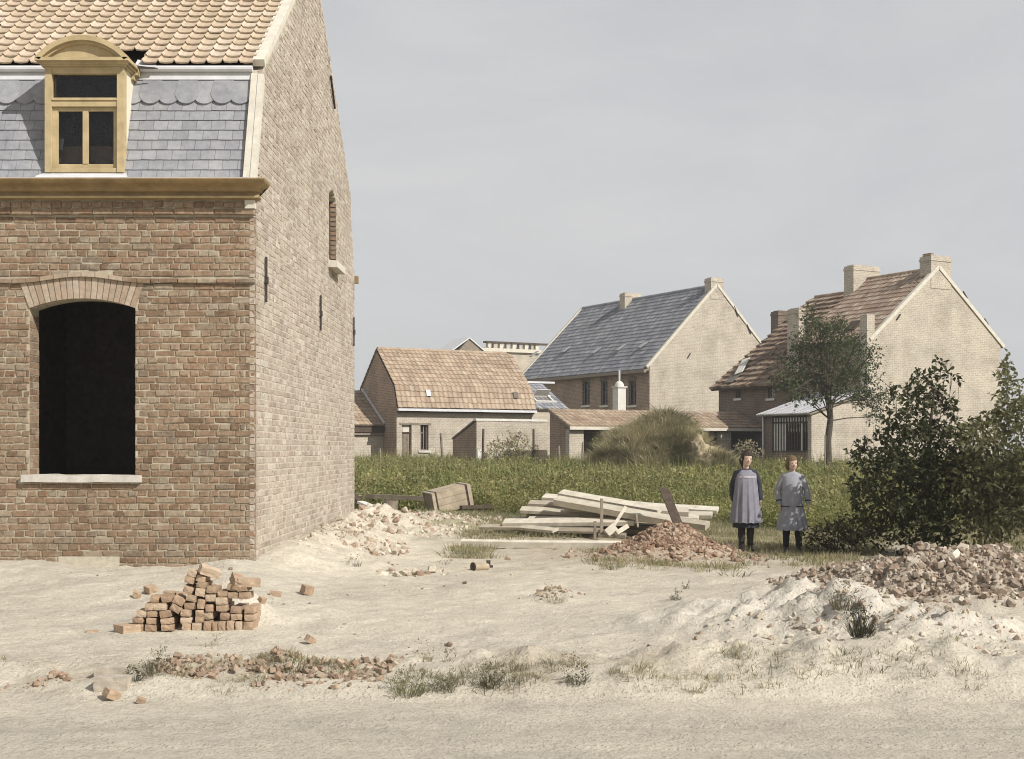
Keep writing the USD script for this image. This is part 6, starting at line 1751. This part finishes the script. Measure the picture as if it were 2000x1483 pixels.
for (u1, v1, Y1, u2, v2, Y2, w, t_, tn, nm, lab) in PL:
    a, b = at(u1, v1, Y1), at(u2, v2, Y2)
    m_ = MB().bar(a - a, b - a, w, t_ * (1.2 if nm == 'plank' else 1.0), up=(0, -0.28, 1), tone=tn)
    v, f, _ = m_.arrays()
    mm = to_manifold(*(lambda q: (q.vertices, q.faces))(trimesh.Trimesh(v, f, process=True))).refine_to_length(0.18)
    v, f, _ = meshkit.arrays(mm)
    v = v + 0.010 * (meshkit.fbm(v * 2.2 + u1, 3, 7)[:, None] - 0.5) + 0.014 * (meshkit.noise(v * 1.1 + v1, 3)[:, None] - 0.5) * [0, 0, 1]
    put(nm, MB().add(v, f, tn), M_plank, label=lab, cat=nm, group='planks of the lumber pile' if nm == 'plank' else None, loc=a)
for (u1, v1, Y1, u2, v2, Y2, w, t_, mat, lab, cat) in [
        (1330, 1038, 20.6, 1296, 954, 21.4, 0.14, 0.035, M_darkwood, 'dark board standing aslant in the red brick heap', 'board'),
        (1175, 1044, 20.9, 1175, 974, 21.0, 0.045, 0.035, M_oldwood, 'taller upright stake before the lumber pile', 'stake'),
        (1162, 1056, 20.5, 1162, 1018, 20.5, 0.04, 0.035, M_oldwood, 'shorter upright stake before the lumber pile', 'stake'),
        (1198, 1028, 21.0, 1222, 990, 21.3, 0.05, 0.03, M_plank, 'thin lath leaning right against the lumber pile', 'lath'),
        (1203, 1042, 20.7, 1225, 1028, 20.9, 0.07, 0.06, M_plank, 'stubby pale wood offcut before the lumber pile', 'offcut'),
        (1246, 1030, 21.2, 1243, 1005, 21.4, 0.03, 0.03, M_oldwood, 'short thin stick against the right part of the pile', 'stick'),
        (1186, 1044, 20.8, 1202, 1030, 20.9, 0.16, 0.05, M_plank, 'squat pale wood block beside the taller stake', 'block')]:
    a, b = at(u1, v1, Y1), at(u2, v2, Y2)
    put(cat, MB().bar(a - a, b - a, w, t_, up=(0.1, -1, 0.15), tone=0.6), mat, label=lab, cat=cat, loc=a)

# crate
cb = at(872, 985, 29.0)
cb[2] = float(height(cb[0], cb[1]))
crate = thing('packing_crate', 'tilted wooden packing crate lying open in the rubble before the field', 'crate', cb)
Rm = rot(0.05, -0.22, 0.50)
CL, CD, CH = 0.92, 0.50, 0.44
co = np.array([0.02, 0.05, 0.34])


def cbox(name, a, b, mat, tone=0.5):
    v, f, _ = MB().box(a, b).arrays()
    return put(name, MB().add(v @ Rm.T + co, f, tone), mat, crate)


nb_ = 3
for k in range(nb_):
    z0, z1 = -CH / 2 + CH * k / nb_ + 0.003, -CH / 2 + CH * (k + 1) / nb_ - 0.003
    cbox('front_board', (-CL / 2, -CD / 2, z0), (CL / 2, -CD / 2 + 0.02, z1), M_crate)
    cbox('rear_board', (-CL / 2, CD / 2 - 0.02, z0), (CL / 2, CD / 2, z1), M_crate)
    d0, d1 = -CD / 2 + CD * k / nb_ + 0.003, -CD / 2 + CD * (k + 1) / nb_ - 0.003
    cbox('top_board', (-CL / 2, d0, CH / 2 + 0.001), (CL / 2, d1, CH / 2 + 0.021), M_crate)
    cbox('bottom_board', (-CL / 2, d0, -CH / 2 - 0.021), (CL / 2, d1, -CH / 2 - 0.001), M_crate)
cbox('end_panel', (CL / 2 + 0.001, -CD / 2 + 0.01, -CH / 2), (CL / 2 + 0.02, CD / 2 - 0.01, CH / 2), M_crate)
cbox('end_panel', (-CL / 2 + 0.03, -CD / 2 + 0.021, -CH / 2), (-CL / 2 + 0.05, CD / 2 - 0.021, CH / 2), M_oldwood)
for xx in (-CL / 2 + 0.075, CL / 2 - 0.115):
    cbox('iron_strap', (xx, -CD / 2 - 0.006, -CH / 2 - 0.03), (xx + 0.035, -CD / 2 - 0.001, CH / 2 + 0.028), M_iron)
    cbox('iron_strap', (xx, -CD / 2 - 0.0055, CH / 2 + 0.0215), (xx + 0.035, CD / 2, CH / 2 + 0.027), M_iron)
cbox('batten', (CL / 2 - 0.075, -CD / 2 - 0.022, -CH / 2 - 0.02), (CL / 2 + 0.012, -CD / 2 - 0.001, CH / 2 + 0.02), M_crate)
cbox('batten', (-CL / 2 - 0.01, -CD / 2 - 0.022, -CH / 2 - 0.02), (-CL / 2 + 0.05, -CD / 2 - 0.001, CH / 2 + 0.02), M_crate)

# other timber and stones round the crate
for (u1, v1, Y1, u2, v2, Y2, w, t_, mat, nm, lab) in [
        (690, 968, 30.5, 832, 974, 29.8, 0.16, 0.10, M_oldwood, 'beam', 'grey beam lying behind the rubble left of the crate'),
        (900, 991, 28.6, 962, 989, 28.9, 0.16, 0.07, M_darkwood, 'beam', 'dark timber lying right of the crate'),
        (704, 981, 27.6, 733, 993, 27.0, 0.16, 0.05, M_white, 'board', 'white board lying against the far corner of the gable wall'),
        (696, 972, 27.8, 706, 985, 27.5, 0.10, 0.04, M_darkwood, 'board', 'small dark board at the far corner of the gable wall')]:
    a, b = at(u1, v1, Y1), at(u2, v2, Y2)
    put(nm, MB().bar(a - a, b - a, w, t_), mat, label=lab, cat=nm, loc=a)
g = at(763, 986, 29.0); g[2] = float(height(g[0], g[1]))
st = thing('tree_stump', 'short sawn tree stump standing left of the crate', 'stump', g)
put('wood', MB().tube([(0, 0, -0.1), (0, 0, 0.15), (0.01, 0, 0.33)], [0.17, 0.15, 0.15], 14), M_oldwood, st)
put('cut_top', MB().tube([(0.01, 0, 0.3305), (0.01, 0, 0.34)], [0.14, 0.135], 14), M_darkwood, st)
g = ray_ground(928, 1114)
pp = thing('iron_pipe', 'short rusty pipe piece lying on the yard sand', 'pipe', g, 12)
put('tube', MB().tube([(-0.02, 0, 0.040), (0.10, 0.06, 0.034), (0.17, 0.09, 0.030)], [0.050, 0.045, 0.040], 14), M_crate, pp)
put('rim', MB().tube([(-0.030, -0.006, 0.042), (-0.0205, -0.001, 0.042)], [0.054, 0.054], 16), M_iron, pp)
g = ray_ground(953, 1110)
put('iron_bracket', MB().box((-0.02, 0, 0), (0.03, 0.05, 0.09)).box((0.0301, 0.01, 0), (0.06, 0.04, 0.03)), M_iron, label='small dark iron piece just right of the short pipe', cat='iron piece', loc=g)

# ------------------------------------------------------------------ the two girls
def S(c, r):
    return m3.Manifold.sphere(r, 18).translate([float(a) for a in c])


def bone(a, ra, b, rb):
    return m3.Manifold.batch_hull([S(a, ra), S(b, rb)])


def smooth_of(m, edge=0.018, it=8):
    v, f, _ = meshkit.arrays(m.refine_to_length(edge))
    t = trimesh.Trimesh(v, f, process=True)
    trimesh.smoothing.filter_taubin(t, iterations=it)
    return np.array(t.vertices), np.array(t.faces)


def hand(w, side, down=(0, 0, -1.0)):
    """Palm, four bent fingers of unequal length and a thumb that leaves the side of the palm; w is the wrist."""
    w = np.asarray(w, float)
    ms = []
    k = [w + [0, s * 0.019, -0.062] for s in (-1, -0.35, 0.35, 1)]
    ms.append(m3.Manifold.batch_hull([S(w + [0, -0.012, 0], 0.014), S(w + [0, 0.012, 0], 0.014), S(k[0], 0.0095), S(k[3], 0.0095)]))
    for b, L in zip(k, (0.047, 0.055, 0.052, 0.040)):
        m1 = b + np.array([side * -0.006, (b[1] - w[1]) * 0.12, -L * 0.55]); m2 = m1 + np.array([side * -0.016, 0, -L * 0.45])
        ms += [bone(b, 0.0085, m1, 0.0078), bone(m1, 0.0078, m2, 0.0068)]
    t0 = w + [0, -0.016, -0.022]; t1 = w + [side * -0.008, -0.040, -0.045]; t2 = w + [side * -0.012, -0.042, -0.072]
    ms += [bone(t0, 0.011, t1, 0.009), bone(t1, 0.009, t2, 0.0075)]
    return ms


def loft(rings, n=56, cap_top=False, arc_=None):
    """rings: (cx, cy, z, rx, ry, fold amplitude, folds, phase). arc_: only the angles within +-arc_ of the front."""
    v = []
    th_ = np.linspace(0, 2 * np.pi, n, endpoint=False) if arc_ is None else np.linspace(-np.pi / 2 - arc_, -np.pi / 2 + arc_, n)
    for cx, cy, z, rx, ry, am, nf, ph in rings:
        k = 1 + am * (np.cos(nf * th_ + ph) + 0.45 * np.cos(2 * nf * th_ + 1.3 * ph + 1))
        v.append(np.stack([cx + rx * k * np.cos(th_), cy + ry * k * np.sin(th_), np.full(n, z) + 0.012 * am * 10 * np.cos(nf * th_)], -1))
    v = np.vstack(v)
    v = v + 0.030 * (meshkit.fbm(v * [7, 7, 4] + len(rings), 3, 15)[:, None] - 0.5) * [1, 1, 0]
    f = []
    m = n if arc_ is None else n - 1
    for i in range(len(rings) - 1):
        for j in range(m):
            f.append([i * n + j, i * n + (j + 1) % n, (i + 1) * n + (j + 1) % n, (i + 1) * n + j])
    f = np.array(f)
    return v, np.vstack([f[:, [0, 1, 2]], f[:, [0, 2, 3]]])


M_skin = matte('skin', (0.46, 0.335, 0.255), var=0.06, scale=12, rough=0.6, bump=0.1)
M_black = matte('black_wool', (0.030, 0.031, 0.040), var=0.2, scale=20, bump=0.3, bscale=90)
M_stock = matte('dark_stockings', (0.028, 0.024, 0.024), var=0.2, scale=20, bump=0.3, bscale=90)
M_boot = matte('black_leather', (0.018, 0.015, 0.013), var=0.2, rough=0.5)
M_pina = matte('grey_lilac_cotton', (0.175, 0.172, 0.198), var=0.15, scale=14, bump=0.3, bscale=70)
M_trim = matte('pale_braid', (0.36, 0.33, 0.34), var=0.1, scale=14)
M_smock = matte('grey_blue_cotton', (0.255, 0.258, 0.280), var=0.12, scale=14, bump=0.3, bscale=70)
M_hairD = matte('dark_brown_hair', (0.035, 0.025, 0.018), var=0.4, scale=30, bump=0.8, bscale=80, stretch=(6, 6, 1), rough=0.6)
M_hairL = matte('fair_brown_hair', (0.13, 0.085, 0.045), var=0.4, scale=30, bump=0.8, bscale=80, stretch=(6, 6, 1), rough=0.6)
M_eye = matte('eyes', (0.03, 0.025, 0.02), var=0.1, rough=0.3)
M_lip = matte('lips', (0.34, 0.205, 0.16), var=0.1, rough=0.5)


def girl(label, loc, rotz, H, arms, stance, kind, head=(0, 0, 0)):
    s = H / 1.42
    t = thing('person', label, 'person', loc, rotz)
    sc = lambda *p: np.array(p) * s
    hd = sc(0, -0.005, 1.305)
    nk = sc(0, 0.012, 1.20)
    HR = rot(*head)
    HT = np.hstack([HR, (nk - HR @ nk)[:, None]])                     # the head turned and tilted on the neck
    turn = lambda m: m.transform(HT)
    ms = [m3.Manifold.sphere(1.0, 28).scale([0.074 * s, 0.090 * s, 0.088 * s]).translate(list(hd + [0, 0.010, 0.022 * s])),
          m3.Manifold.batch_hull([S(hd + sc(0, -0.030, -0.02), 0.058 * s), S(hd + sc(0, -0.048, -0.075), 0.026 * s), S(hd + sc(0.030, -0.02, -0.055), 0.026 * s), S(hd + sc(-0.030, -0.02, -0.055), 0.026 * s)]),
          bone(hd + sc(0, -0.082, 0.0), 0.008 * s, hd + sc(0, -0.098, -0.026), 0.011 * s),                                         # nose
          m3.Manifold.sphere(1, 12).scale([0.010 * s, 0.018 * s, 0.028 * s]).translate(list(hd + sc(0.074, 0.012, -0.005))),
          m3.Manifold.sphere(1, 12).scale([0.010 * s, 0.018 * s, 0.028 * s]).translate(list(hd + sc(-0.074, 0.012, -0.005))),
          bone(hd + sc(0, 0.012, -0.06), 0.040 * s, sc(0, 0.012, 1.14), 0.043 * s),
          m3.Manifold.batch_hull([S(sc(-0.115, 0.01, 1.105), 0.045 * s), S(sc(0.115, 0.01, 1.105), 0.045 * s), S(sc(-0.075, 0.005, 0.92), 0.075 * s), S(sc(0.075, 0.005, 0.92), 0.075 * s)]),
          m3.Manifold.batch_hull([S(sc(-0.075, 0.005, 0.92), 0.073 * s), S(sc(0.075, 0.005, 0.92), 0.073 * s), S(sc(-0.07, 0.005, 0.72), 0.092 * s), S(sc(0.07, 0.005, 0.72), 0.092 * s)])]
    ms = [turn(m) for m in ms[:5]] + ms[5:]
    legs, stock, boots, sleeves = [], [], [], []
    for k, (kx, ky, ax, ay) in zip((-1, 1), stance):
        hip, kn, an = sc(k * 0.07, 0, 0.70), sc(kx, ky, 0.39), sc(ax, ay + 0.015, 0.07)
        toe = an + sc(k * 0.012, -0.115, -0.038)
        legs += [bone(hip, 0.080 * s, kn, 0.052 * s), bone(kn, 0.050 * s, kn * 0.6 + an * 0.4 + sc(0, 0.012, 0), 0.047 * s), bone(kn * 0.6 + an * 0.4 + sc(0, 0.012, 0), 0.047 * s, an, 0.032 * s), bone(an, 0.032 * s, toe, 0.024 * s)]
        stock.append(m3.Manifold.batch_boolean([bone(kn + sc(0, 0, 0.12), 0.066 * s, kn, 0.056 * s), bone(kn, 0.056 * s, kn * 0.6 + an * 0.4 + sc(0, 0.012, 0), 0.053 * s), bone(kn * 0.6 + an * 0.4 + sc(0, 0.012, 0), 0.053 * s, an + sc(0, 0, 0.02), 0.039 * s)], m3.OpType.Add))
        boots.append(m3.Manifold.batch_boolean([bone(an + sc(0, 0, 0.07), 0.046 * s, an, 0.042 * s), m3.Manifold.batch_hull([S(an + sc(0, 0.018, -0.035), 0.034 * s), S(toe + sc(0, 0, -0.004), 0.030 * s), S(an, 0.040 * s)])], m3.OpType.Add)
                     .trim_by_plane([0, 0, 1], 0.001))
    for k, (ex, ey, ez, wx, wy, wz) in zip((-1, 1), arms):
        sh, el, wr = sc(k * 0.135, 0.012, 1.095), sc(ex, ey, ez), sc(wx, wy, wz)
        ms += [bone(sh, 0.042 * s, el, 0.033 * s), bone(el, 0.033 * s, wr, 0.021 * s)]
        ms += hand(wr, k)
        d_ = (wr - el)
        sleeves.append(m3.Manifold.batch_boolean([bone(sh + sc(-k * 0.012, 0, 0.002), 0.054 * s, sh * 0.5 + el * 0.5, 0.052 * s), bone(sh * 0.5 + el * 0.5, 0.052 * s, el, 0.046 * s), bone(el, 0.046 * s, el + d_ * 0.55, 0.044 * s), bone(el + d_ * 0.55, 0.044 * s, el + d_ * 0.90, 0.031 * s)], m3.OpType.Add))
    body = m3.Manifold.batch_boolean(ms + legs, m3.OpType.Add)
    put('body', smooth_of(body, 0.012, 6), M_skin, t, smooth=True)
    for m in stock:
        put('stocking', smooth_of(m, 0.02, 4), M_stock, t, smooth=True)
    for m in boots:
        put('boot', smooth_of(m, 0.02, 3), M_boot, t, smooth=True)
    # face
    for k in (-1, 1):
        put('eye', turn(m3.Manifold.sphere(1, 10).scale([0.010 * s, 0.006 * s, 0.006 * s]).translate(list(hd + sc(k * 0.028, -0.082, 0.006)))), M_eye, t)
    put('mouth', turn(m3.Manifold.sphere(1, 10).scale([0.015 * s, 0.005 * s, 0.004 * s]).translate(list(hd + sc(0, -0.079, -0.052)))), M_lip, t)
    # hair
    cut = mbox(sc(-0.2, -0.30, 1.0), sc(0.2, -0.055, 1.352)) + mbox(sc(-0.062, -0.30, 1.0), sc(0.062, -0.02, 1.350))
    hair = m3.Manifold.sphere(1.0, 32).scale([0.084 * s, 0.100 * s, 0.100 * s]).translate(list(hd + [0, 0.014, 0.020 * s]))
    if kind == 'pinafore':
        hair = hair + m3.Manifold.batch_hull([S(hd + sc(-0.045, 0.05, -0.02), 0.05 * s), S(hd + sc(0.045, 0.05, -0.02), 0.05 * s), S(hd + sc(0, 0.06, -0.11), 0.045 * s)])
        hair = hair + m3.Manifold.sphere(1, 14).scale([0.042 * s, 0.03 * s, 0.016 * s]).translate(list(hd + sc(-0.01, 0.0, 0.118)))
        hm_ = M_hairD
    else:
        hair = hair + m3.Manifold.batch_hull([S(hd + sc(-0.055, 0.03, -0.02), 0.042 * s), S(hd + sc(0.055, 0.03, -0.02), 0.042 * s), S(hd + sc(-0.05, 0.04, -0.08), 0.030 * s), S(hd + sc(0.05, 0.04, -0.08), 0.030 * s)])
        hm_ = M_hairL
    put('hair', smooth_of(turn(hair - cut), 0.014, 3), hm_, t, smooth=True)
    if kind == 'pinafore':
        R_ = lambda z, rx, ry, am, cy=0.008: (0, cy, z, rx, ry, am, 9, 0.4)
        dress = [R_(0.335, 0.185, 0.15, 0.03), R_(0.45, 0.178, 0.145, 0.03), R_(0.62, 0.165, 0.135, 0.02), R_(0.80, 0.150, 0.122, 0.01), R_(0.95, 0.142, 0.110, 0.0), R_(1.06, 0.150, 0.092, 0.0), R_(1.125, 0.163, 0.080, 0.0), R_(1.155, 0.108, 0.066, 0.0), R_(1.168, 0.052, 0.052, 0.0)]
        v, f = loft(dress)
        put('dress', (v * s, f), M_black, t, smooth=True)
        for m in sleeves:
            put('sleeve', smooth_of(m, 0.02, 4), M_black, t, smooth=True)
        P_ = lambda z, rx, ry, am: (0, 0.004, z, rx, ry, am, 13, 0.9)
        pin = [P_(0.405, 0.222, 0.192, 0.045), P_(0.50, 0.210, 0.184, 0.045), P_(0.66, 0.192, 0.170, 0.040), P_(0.82, 0.174, 0.152, 0.034), P_(0.96, 0.160, 0.134, 0.022), P_(1.045, 0.158, 0.116, 0.006)]
        v, f = loft(pin, n=70, arc_=2.0)
        pn = put('pinafore', (v * s, f), M_pina, t, smooth=True)
        Y_ = lambda z, rx, ry: (0, 0.004, z, rx, ry, 0.0, 1, 0)
        v, f = loft([Y_(1.0465, 0.158, 0.117), Y_(1.09, 0.152, 0.103), Y_(1.128, 0.128, 0.082), Y_(1.15, 0.098, 0.070)], n=40, arc_=1.35)
        put('yoke', (v * s, f), M_pina, pn, smooth=True)
        v, f = loft([Y_(1.040, 0.163, 0.123), Y_(1.062, 0.162, 0.119)], n=40, arc_=0.95)
        put('trim_band', (v * s, f), M_trim, pn, smooth=True)
    else:
        R_ = lambda z, rx, ry, am, nf=14, cy=0.006: (0, cy, z, rx, ry, am, nf, 0.2)
        v, f = loft([R_(0.655, 0.150, 0.122, 0.004), R_(0.69, 0.166, 0.136, 0.010), R_(0.76, 0.166, 0.134, 0.014), R_(0.90, 0.152, 0.120, 0.012), R_(1.02, 0.152, 0.106, 0.006), R_(1.09, 0.150, 0.088, 0.0), R_(1.128, 0.163, 0.080, 0.0), R_(1.157, 0.105, 0.066, 0.0), R_(1.178, 0.050, 0.052, 0)])
        put('smock', (v * s, f), M_smock, t, smooth=True)
        v, f = loft([R_(0.325, 0.222, 0.185, 0.055), R_(0.42, 0.206, 0.172, 0.052), R_(0.54, 0.184, 0.152, 0.045), R_(0.63, 0.162, 0.132, 0.03), R_(0.672, 0.156, 0.126, 0.01)], n=84)
        put('skirt', (v * s, f), M_smock, t, smooth=True)
        v, f = loft([R_(0.664, 0.160, 0.131, 0.0), R_(0.680, 0.165, 0.136, 0.0)], n=40)
        put('waist_band', (v * s, f), matte('dark_blue_band', (0.06, 0.065, 0.09)), t, smooth=True)
        for m, (ex, ey, ez, wx, wy, wz) in zip(sleeves, arms):
            sv = put('sleeve', smooth_of(m, 0.02, 4), M_smock, t, smooth=True)
            e_, w_ = sc(ex, ey, ez), sc(wx, wy, wz)
            put('cuff', MB().tube([e_ + (w_ - e_) * 0.70, e_ + (w_ - e_) * 0.78], [0.046 * s, 0.043 * s], 14, cap=False), M_black, sv)
    return t


g = ray_ground(1457, 1077)
girl('girl in grey-lilac pinafore over a black dress, standing with arms down', g, 4, 196 * g[1] / FPX, [(-0.185, 0.04, 0.90, -0.165, 0.05, 0.70), (0.192, 0.03, 0.91, 0.200, -0.035, 0.71)], [(-0.062, -0.01, -0.066, -0.03), (0.066, 0, 0.070, 0.02)], 'pinafore', (0.04, 0.07, 0.15))
g = ray_ground(1547, 1079)
girl('girl in pale grey-blue smock with pleated skirt and long sleeves', g, -6, 190 * g[1] / FPX, [(-0.205, 0.035, 0.90, -0.185, -0.030, 0.70), (0.215, 0.03, 0.915, 0.232, -0.015, 0.70)], [(-0.080, 0, -0.085, 0.02), (0.085, 0, 0.100, -0.03)], 'smock', (0.10, -0.08, 0.30))
